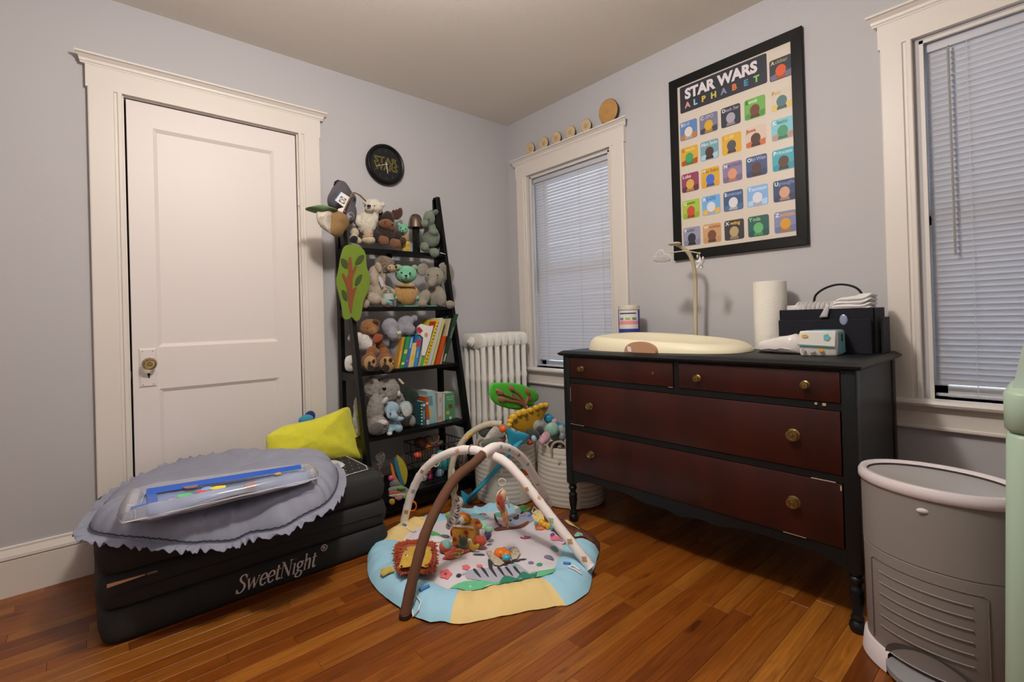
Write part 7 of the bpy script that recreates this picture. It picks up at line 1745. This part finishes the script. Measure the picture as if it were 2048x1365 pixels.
def hamper(label, cx, cy, r0, r1, h, hand_deg, panel_deg):
    t = thing('striped_hamper', label, 'basket', (cx, cy, 0), 'striped fabric hampers')
    q = MB(); n = 64
    def ring(r, z): return [(cx + (r + .004 * math.sin(3 * a + z * 9)) * math.cos(a), cy + (r + .004 * math.sin(3 * a + z * 9)) * math.sin(a), z) for a in [2 * PI * i / n for i in range(n)]]
    R = lambda z: r0 + (r1 - r0) * (z / h) + .007 * math.sin(PI * z / h)
    q.rings([ring(r0 - .02, .001), ring(r0, .008)] + [ring(R(z), z) for z in [h * k / 10 for k in range(1, 10)]] + [ring(r1, h), ring(r1 - .004, h + .003), ring(r1 - .008, h), ring(r1 - .012, h * .6), ring(r0 - .02, .03)])
    obj('hamper_body', q, m_str, t, ang=60)
    q = MB(); q.rings([[(p[0], p[1], p[2]) for p in ring(r1 + .0015, z)] for z in (h - .022, h - .002)], cap=False); obj('rim_band', q, m_cv, t)
    for d in panel_deg:
        q = MB(); q.grid(lambda u, v: Vector((cx + (R(h * .02 + h * .90 * v) + .0045) * math.cos(math.radians(d + 18 * (u - .5))), cy + (R(h * .02 + h * .90 * v) + .0045) * math.sin(math.radians(d + 18 * (u - .5))), .008 + h * .90 * v)), 5, 10); obj('seam_panel', q, m_cv, t)
    for d in hand_deg:
        a = math.radians(d); c = Vector((cx, cy, 0)); o_ = Vector((math.cos(a), math.sin(a), 0)); s = Vector((-o_.y, o_.x, 0))
        q = MB(); q.tube(smooth_path([c + o_ * (r1 + .006) + s * -.042 + Vector((0, 0, h - .028)), c + o_ * (r1 + .006) + s * -.044 + Vector((0, 0, h + .004)), c + o_ * (r1 - .002) + s * -.030 + Vector((0, 0, h + .030)), c + o_ * (r1 - .006) + Vector((0, 0, h + .040)), c + o_ * (r1 - .002) + s * .030 + Vector((0, 0, h + .030)), c + o_ * (r1 + .006) + s * .044 + Vector((0, 0, h + .004)), c + o_ * (r1 + .006) + s * .042 + Vector((0, 0, h - .028))], 5), .0068, 8); obj('rope_handle', q, m_hd, t)
    return t
h1 = hamper('striped fabric hamper full of big toys standing by the shelf', -.600, -.588, .165, .172, .318, [186], [262, 205])
h2 = hamper('striped fabric hamper with tan handle standing under the dresser end', -.360, -.875, .178, .184, .318, [203], [226, 300])
q = MB(); p_ = Vector((-.360 + .190 * math.cos(math.radians(206)), -.875 + .190 * math.sin(math.radians(206)), .25)); q.grid(lambda u, v: p_ + Vector((.030 * (u - .5) * 1.2, -.020 * (u - .5), .02 * v)), 2, 2); obj('sewn_label', q, m_cv, h2)
# ---------------------------------------------------------------- toys piled in them
m_bpl = mat('blue_gym_plastic', lin('#2f93b0', 1.1), .35, .05, 60)
t = thing('tree_piano_toy', 'yellow toy piano board with a green tree top stuck in the hamper', 'toy', at(1055, 840, y=-.55))
TY = -.60
tg_ = line_px([(980, 770), (990, 766), (1010, 766), (1030, 767), (1050, 772), (1068, 780), (1077, 790), (1076, 800), (1068, 806), (1068, 811), (1060, 813), (1050, 811), (1044, 819), (1030, 820), (1010, 816), (994, 810), (983, 800), (978, 786)], 3, y=TY)
obj('tree_crown', puff(tg_, .022, (-.55, -.75, .35), rings=6, flat=.4), mat('tree_green', lin('#4cb233', 1.05), .5, .1, 60), t, ang=80)
br_ = [[(1052, 822), (1046, 811), (1036, 802), (1018, 795), (1004, 790), (992, 784)], [(1046, 811), (1034, 806), (1018, 804), (1000, 800)], [(1047, 812), (1044, 800), (1036, 790), (1024, 782), (1019, 778)], [(1048, 814), (1054, 802), (1056, 794), (1052, 785)], [(1040, 804), (1030, 797), (1024, 790)]]
q = MB()
nn = Vector((-.55, -.75, .35)).normalized()
for k, pts in enumerate(br_):
    P = smooth_path([at(a, b, y=TY) + nn * .023 for a, b in pts], 4); q.tube(P, [.011 - .006 * i / len(P) for i in range(len(P))], 8)
tr_ = obj('tree_trunk', q, mat('tree_brown', lin('#8a5a42', 1.08), .45), t)
for a, b, w_, h, r in ((996, 786, 12, 6, -20), (1000, 800, 12, 6, -12), (1020, 778, 9, 5, -35), (1053, 785, 9, 5, -40), (1058, 798, 5, 7, 0)):
    p = at(a, b, y=TY) + nn * .022; k = mpp(p); one('bark_lobe', (p, (w_ * k, .007, h * k), rotd(r)), mat('tree_brown', '#000', .5), tr_)
pb = line_px([(1013, 851), (1016, 842), (1023, 834), (1032, 826), (1040, 824), (1052, 823), (1068, 816), (1078, 812), (1088, 809), (1095, 812), (1096, 818), (1090, 828), (1083, 842), (1074, 856), (1062, 864), (1050, 866), (1036, 862), (1024, 856)], 3, y=-.64)
obj('piano_board', puff(pb, .020, (-.5, -.7, .5), rings=6, flat=.35), mat('piano_yellow', lin('#c99a2c', 1.08), .3), t, ang=80)
q = MB()
for a, b, r in ((1018, 851, 6), (1020, 843, 7), (1026, 835, 9), (1036, 828, 8), (1047, 825, 9), (1060, 821, 7), (1072, 816, 7), (1082, 812, 7), (1091, 811, 7)):
    p = at(a, b, y=-.655); k = mpp(p); q.ell(p, (r * k, .012, r * k * .8), TOY, 12, 8)
obj('scalloped_edge', q, mat('piano_gold', lin('#d8ab35', 1.08), .25), t)
for a, b in ((1054, 840), (1077, 831)):
    q = MB(); p = at(a, b, y=-.70); q.torus(p, .006, .0022, M=TOY @ Matrix.Rotation(PI / 2, 3, 'X'), n=14, m=6); obj('screw_hole', q, mat('hole_dark', lin('#4a3a14'), .6), t)
t = thing('blue_toy_leg', 'long blue plastic toy gym leg with flared foot leaning from hamper to floor', 'toy', at(938, 1004, z=0))
# long bar from the floor up to the flared end over the hamper rim
bar = [Vector(at(935, 1004, z=.008)), Vector(at(950, 985, y=-.60)), Vector(at(985, 948, y=-.68)), Vector(at(1010, 920, y=-.78)), Vector(at(1026, 898, y=-.82)), Vector(at(1040, 882, y=-.80))]
q = MB(); P = smooth_path(bar, 5); q.tube(P, .0115, 10, flat=((0, 0, 1), 1.6)); obj('leg_bar', q, m_bpl, t)
ft = line_px([(922, 981), (932, 988), (942, 992), (954, 985), (951, 995), (941, 1006), (931, 1013), (922, 1012), (924, 1000)], 2, y=-.52)
obj('leg_hook', puff(ft, .012, VIEW, rings=5), m_bpl, t)
hn = [((1008, 850), .016), ((1016, 858), .018), ((1026, 864), .024), ((1040, 869), .034), ((1050, 872), .040)]
fo_ = line_px([(1004, 851), (1011, 850), (1020, 858), (1030, 863), (1048, 866), (1059, 872), (1056, 881), (1044, 890), (1028, 896), (1018, 896), (1016, 886), (1014, 872), (1008, 862)], 3, y=-.80)
obj('flared_foot', puff(fo_, .024, VIEW, rings=6, flat=.35), m_bpl, t, ang=80)
q = MB(); p = at(1006, 858, y=-.83); k = mpp(p); q.ell(p, (7 * k, 7 * k, 7 * k), None, 14, 10)
for i in range(7):
    a = 2 * PI * i / 7; q.ell(p + TR * 6.5 * k * math.cos(a) + TU * 6.5 * k * math.sin(a), (2.2 * k,) * 3, None, 8, 6)
obj('orange_knob', q, mat('orange_knob', lin('#d8621c', 1.08), .35), t)
t = thing('leafy_cloth', 'white, sage and brown printed cloth bunched at the left of the hamper', 'cloth', at(985, 880, y=-.75))
thin('white_panel', [(975, 868), (985, 856), (996, 852), (1004, 856), (1008, 866), (1009, 876), (995, 880), (978, 884), (966, 884)], .03, plushm('clothw', '#b7b1a8', 1.1), t, y=-.76)
thin('sage_panel', [(962, 886), (974, 878), (990, 876), (1006, 880), (1000, 888), (980, 892), (966, 894)], .03, plushm('cloths', '#667060', 1.05), t, y=-.78); thin('brown_panel', [(990, 884), (1006, 878), (1010, 870), (1012, 880), (1006, 890), (996, 892)], .025, plushm('clothb', '#6f4a36', 1.05), t, y=-.80)
one('dark_fold', bl(972, 862, -.70, 16, 14, 10), plushm('foldd', '#4a4f4a', 1.0), t)
# dotted toy bar curving down to the floor behind the arches
t = thing('dotted_toy_bar', 'dotted cotton toy bar arching from the hamper down behind the brown arch', 'toy', at(905, 990, y=-.62))
DB = [(1004, 849), (985, 848), (965, 853), (945, 864), (930, 878), (918, 896), (908, 916), (903, 938), (902, 962), (906, 985), (912, 1004)]
P = smooth_path([at(a, b, y=c) for (a, b), c in zip(DB, (-.78, -.74, -.70, -.66, -.63, -.61, -.60, -.59, -.58, -.57, -.56))], 6)
q = MB(); q.tube(P, wrinkle(len(P), .0165), 12); obj('bar_sleeve', q, m_dotc, t)
rg = random.Random(4); q = MB()
for i in range(230):
    f = rg.random() * (len(P) - 2); i0 = int(f); p = P[i0].lerp(P[i0 + 1], f - i0); d = (P[i0 + 1] - P[i0]).normalized(); a = rg.uniform(0, 2 * PI); u = d.orthogonal().normalized(); v = d.cross(u)
    q.use(dk[i % 3]); q.ell(p + (u * math.cos(a) + v * math.sin(a)) * .0166, (.0014,) * 3, None, 6, 4)
tag(obj('bar_dots', q, None, t), kind='stuff')
q = MB(); q.tube(smooth_path([at(a, b, y=-.70) for a, b in ((944, 868), (936, 872), (934, 878))], 3), .006, 8); obj('yellow_clip', q, mat('yellow_plastic', '#fff', .3), t)
# the rest of the pile
def lump(nm, lab, cat, blobs, m, vox=.006): 
    return tag(fused(nm, [bl(*b) for b in blobs], m, None, vox), lab, cat)
pt = thing('pastel_plush', 'tie-dyed pink, mint and grey plush poking out of the second hamper', 'plush', at(1108, 880, y=-.80))
fused('mint_body', [(bl(1104, 860, -.84, 15, 15, 12, -30)), bl(1112, 868, -.82, 14, 16, 12)], plushm('pastmint', '#93bdaa', 1.1), pt)
fused('pink_hem', [bl(1091, 876, -.86, 10, 13, 10, -20), bl(1084, 884, -.86, 7, 8, 8)], plushm('pastpink', '#c99aa6', 1.1), pt); one('pink_tip', bl(1109, 845, -.84, 6, 7, 6), plushm('pastpink', '#000', 1.1), pt); one('grey_side', bl(1122, 868, -.82, 10, 18, 10), plushm('pastgrey', '#a9a3a6', 1.1), pt)
lump('blue_scarf', 'turquoise toy part behind the pastel plush in the second hamper', 'toy', [(1098, 838, -.62, 12, 10, 8, -35), (1112, 848, -.64, 12, 7, 8, -30), (1124, 852, -.66, 8, 5, 6)], m_bpl)
lump('charcoal_cloth', 'charcoal patterned cloth between the hampers toys', 'cloth', [(1068, 872, -.72, 12, 12, 12), (1058, 868, -.70, 10, 10, 10), (1080, 862, -.70, 9, 10, 10)], plushm('charcloth', '#3d4440', 1.05))
lump('white_printed_toy', 'white printed toy under the piano board in the hamper', 'toy', [(1076, 852, -.66, 13, 11, 9, 30)], plushm('wpt', '#a9aaa2', 1.1))
lump('red_cup', 'red toy piece on the rim of the first hamper', 'toy', [(1060, 886, -.80, 8, 5, 6, 10)], mat('red_toy', lin('#9c2a24', 1.05), .35)); lump('pale_blue_block', 'pale blue block beside the red piece in the first hamper', 'toy', [(1068, 878, -.78, 6, 8, 6, 20)], mat('pale_blue_toy', lin('#9db6c6', 1.08), .4))
lump('dark_crinkle_pack', 'black crinkly pack under the handle of the second hamper', 'toy', [(1108, 890, -.90, 13, 8, 9), (1122, 889, -.90, 10, 9, 9)], mat('dark_pack', lin('#2a2b30'), .3, .6, 40)); lump('silver_pack', 'silvery plastic pack beside the black crinkly pack', 'toy', [(1124, 874, -.86, 8, 9, 7), (1120, 894, -.93, 7, 5, 5)], mat('silver_pack', lin('#8b8f92', 1.05), .3, .6, 40))
t = thing('star_wand', 'orange, green and blue ribbon toy hanging by the back leg of the arch', 'toy', at(1048, 940, y=-.94))
q = MB(); q.tube([at(1048, 922, y=-.95), at(1049, 932, y=-.95), at(1050, 942, y=-.95)], .0016, 5); obj('stem', q, m_st, t)
thin('blue_charm', [(1047, 919), (1051, 923), (1047, 928), (1043, 923)], .004, mat('charm_blue', lin('#2e3f96', 1.1), .5), t, y=-.95, sm=1); thin('orange_charm', [(1040, 944), (1048, 940), (1056, 943), (1060, 947), (1056, 952), (1046, 950)], .006, mat('charm_orange', lin('#d0622a', 1.1), .5), t, y=-.95); thin('green_charm', [(1038, 940), (1045, 937), (1048, 941), (1041, 944)], .004, mat('charm_green', lin('#2f8a5a', 1.1), .5), t, y=-.955, sm=1); thin('peach_charm', [(1050, 934), (1054, 938), (1055, 946), (1050, 945)], .004, mat('charm_peach', lin('#c99a86', 1.1), .5), t, y=-.952, sm=1)
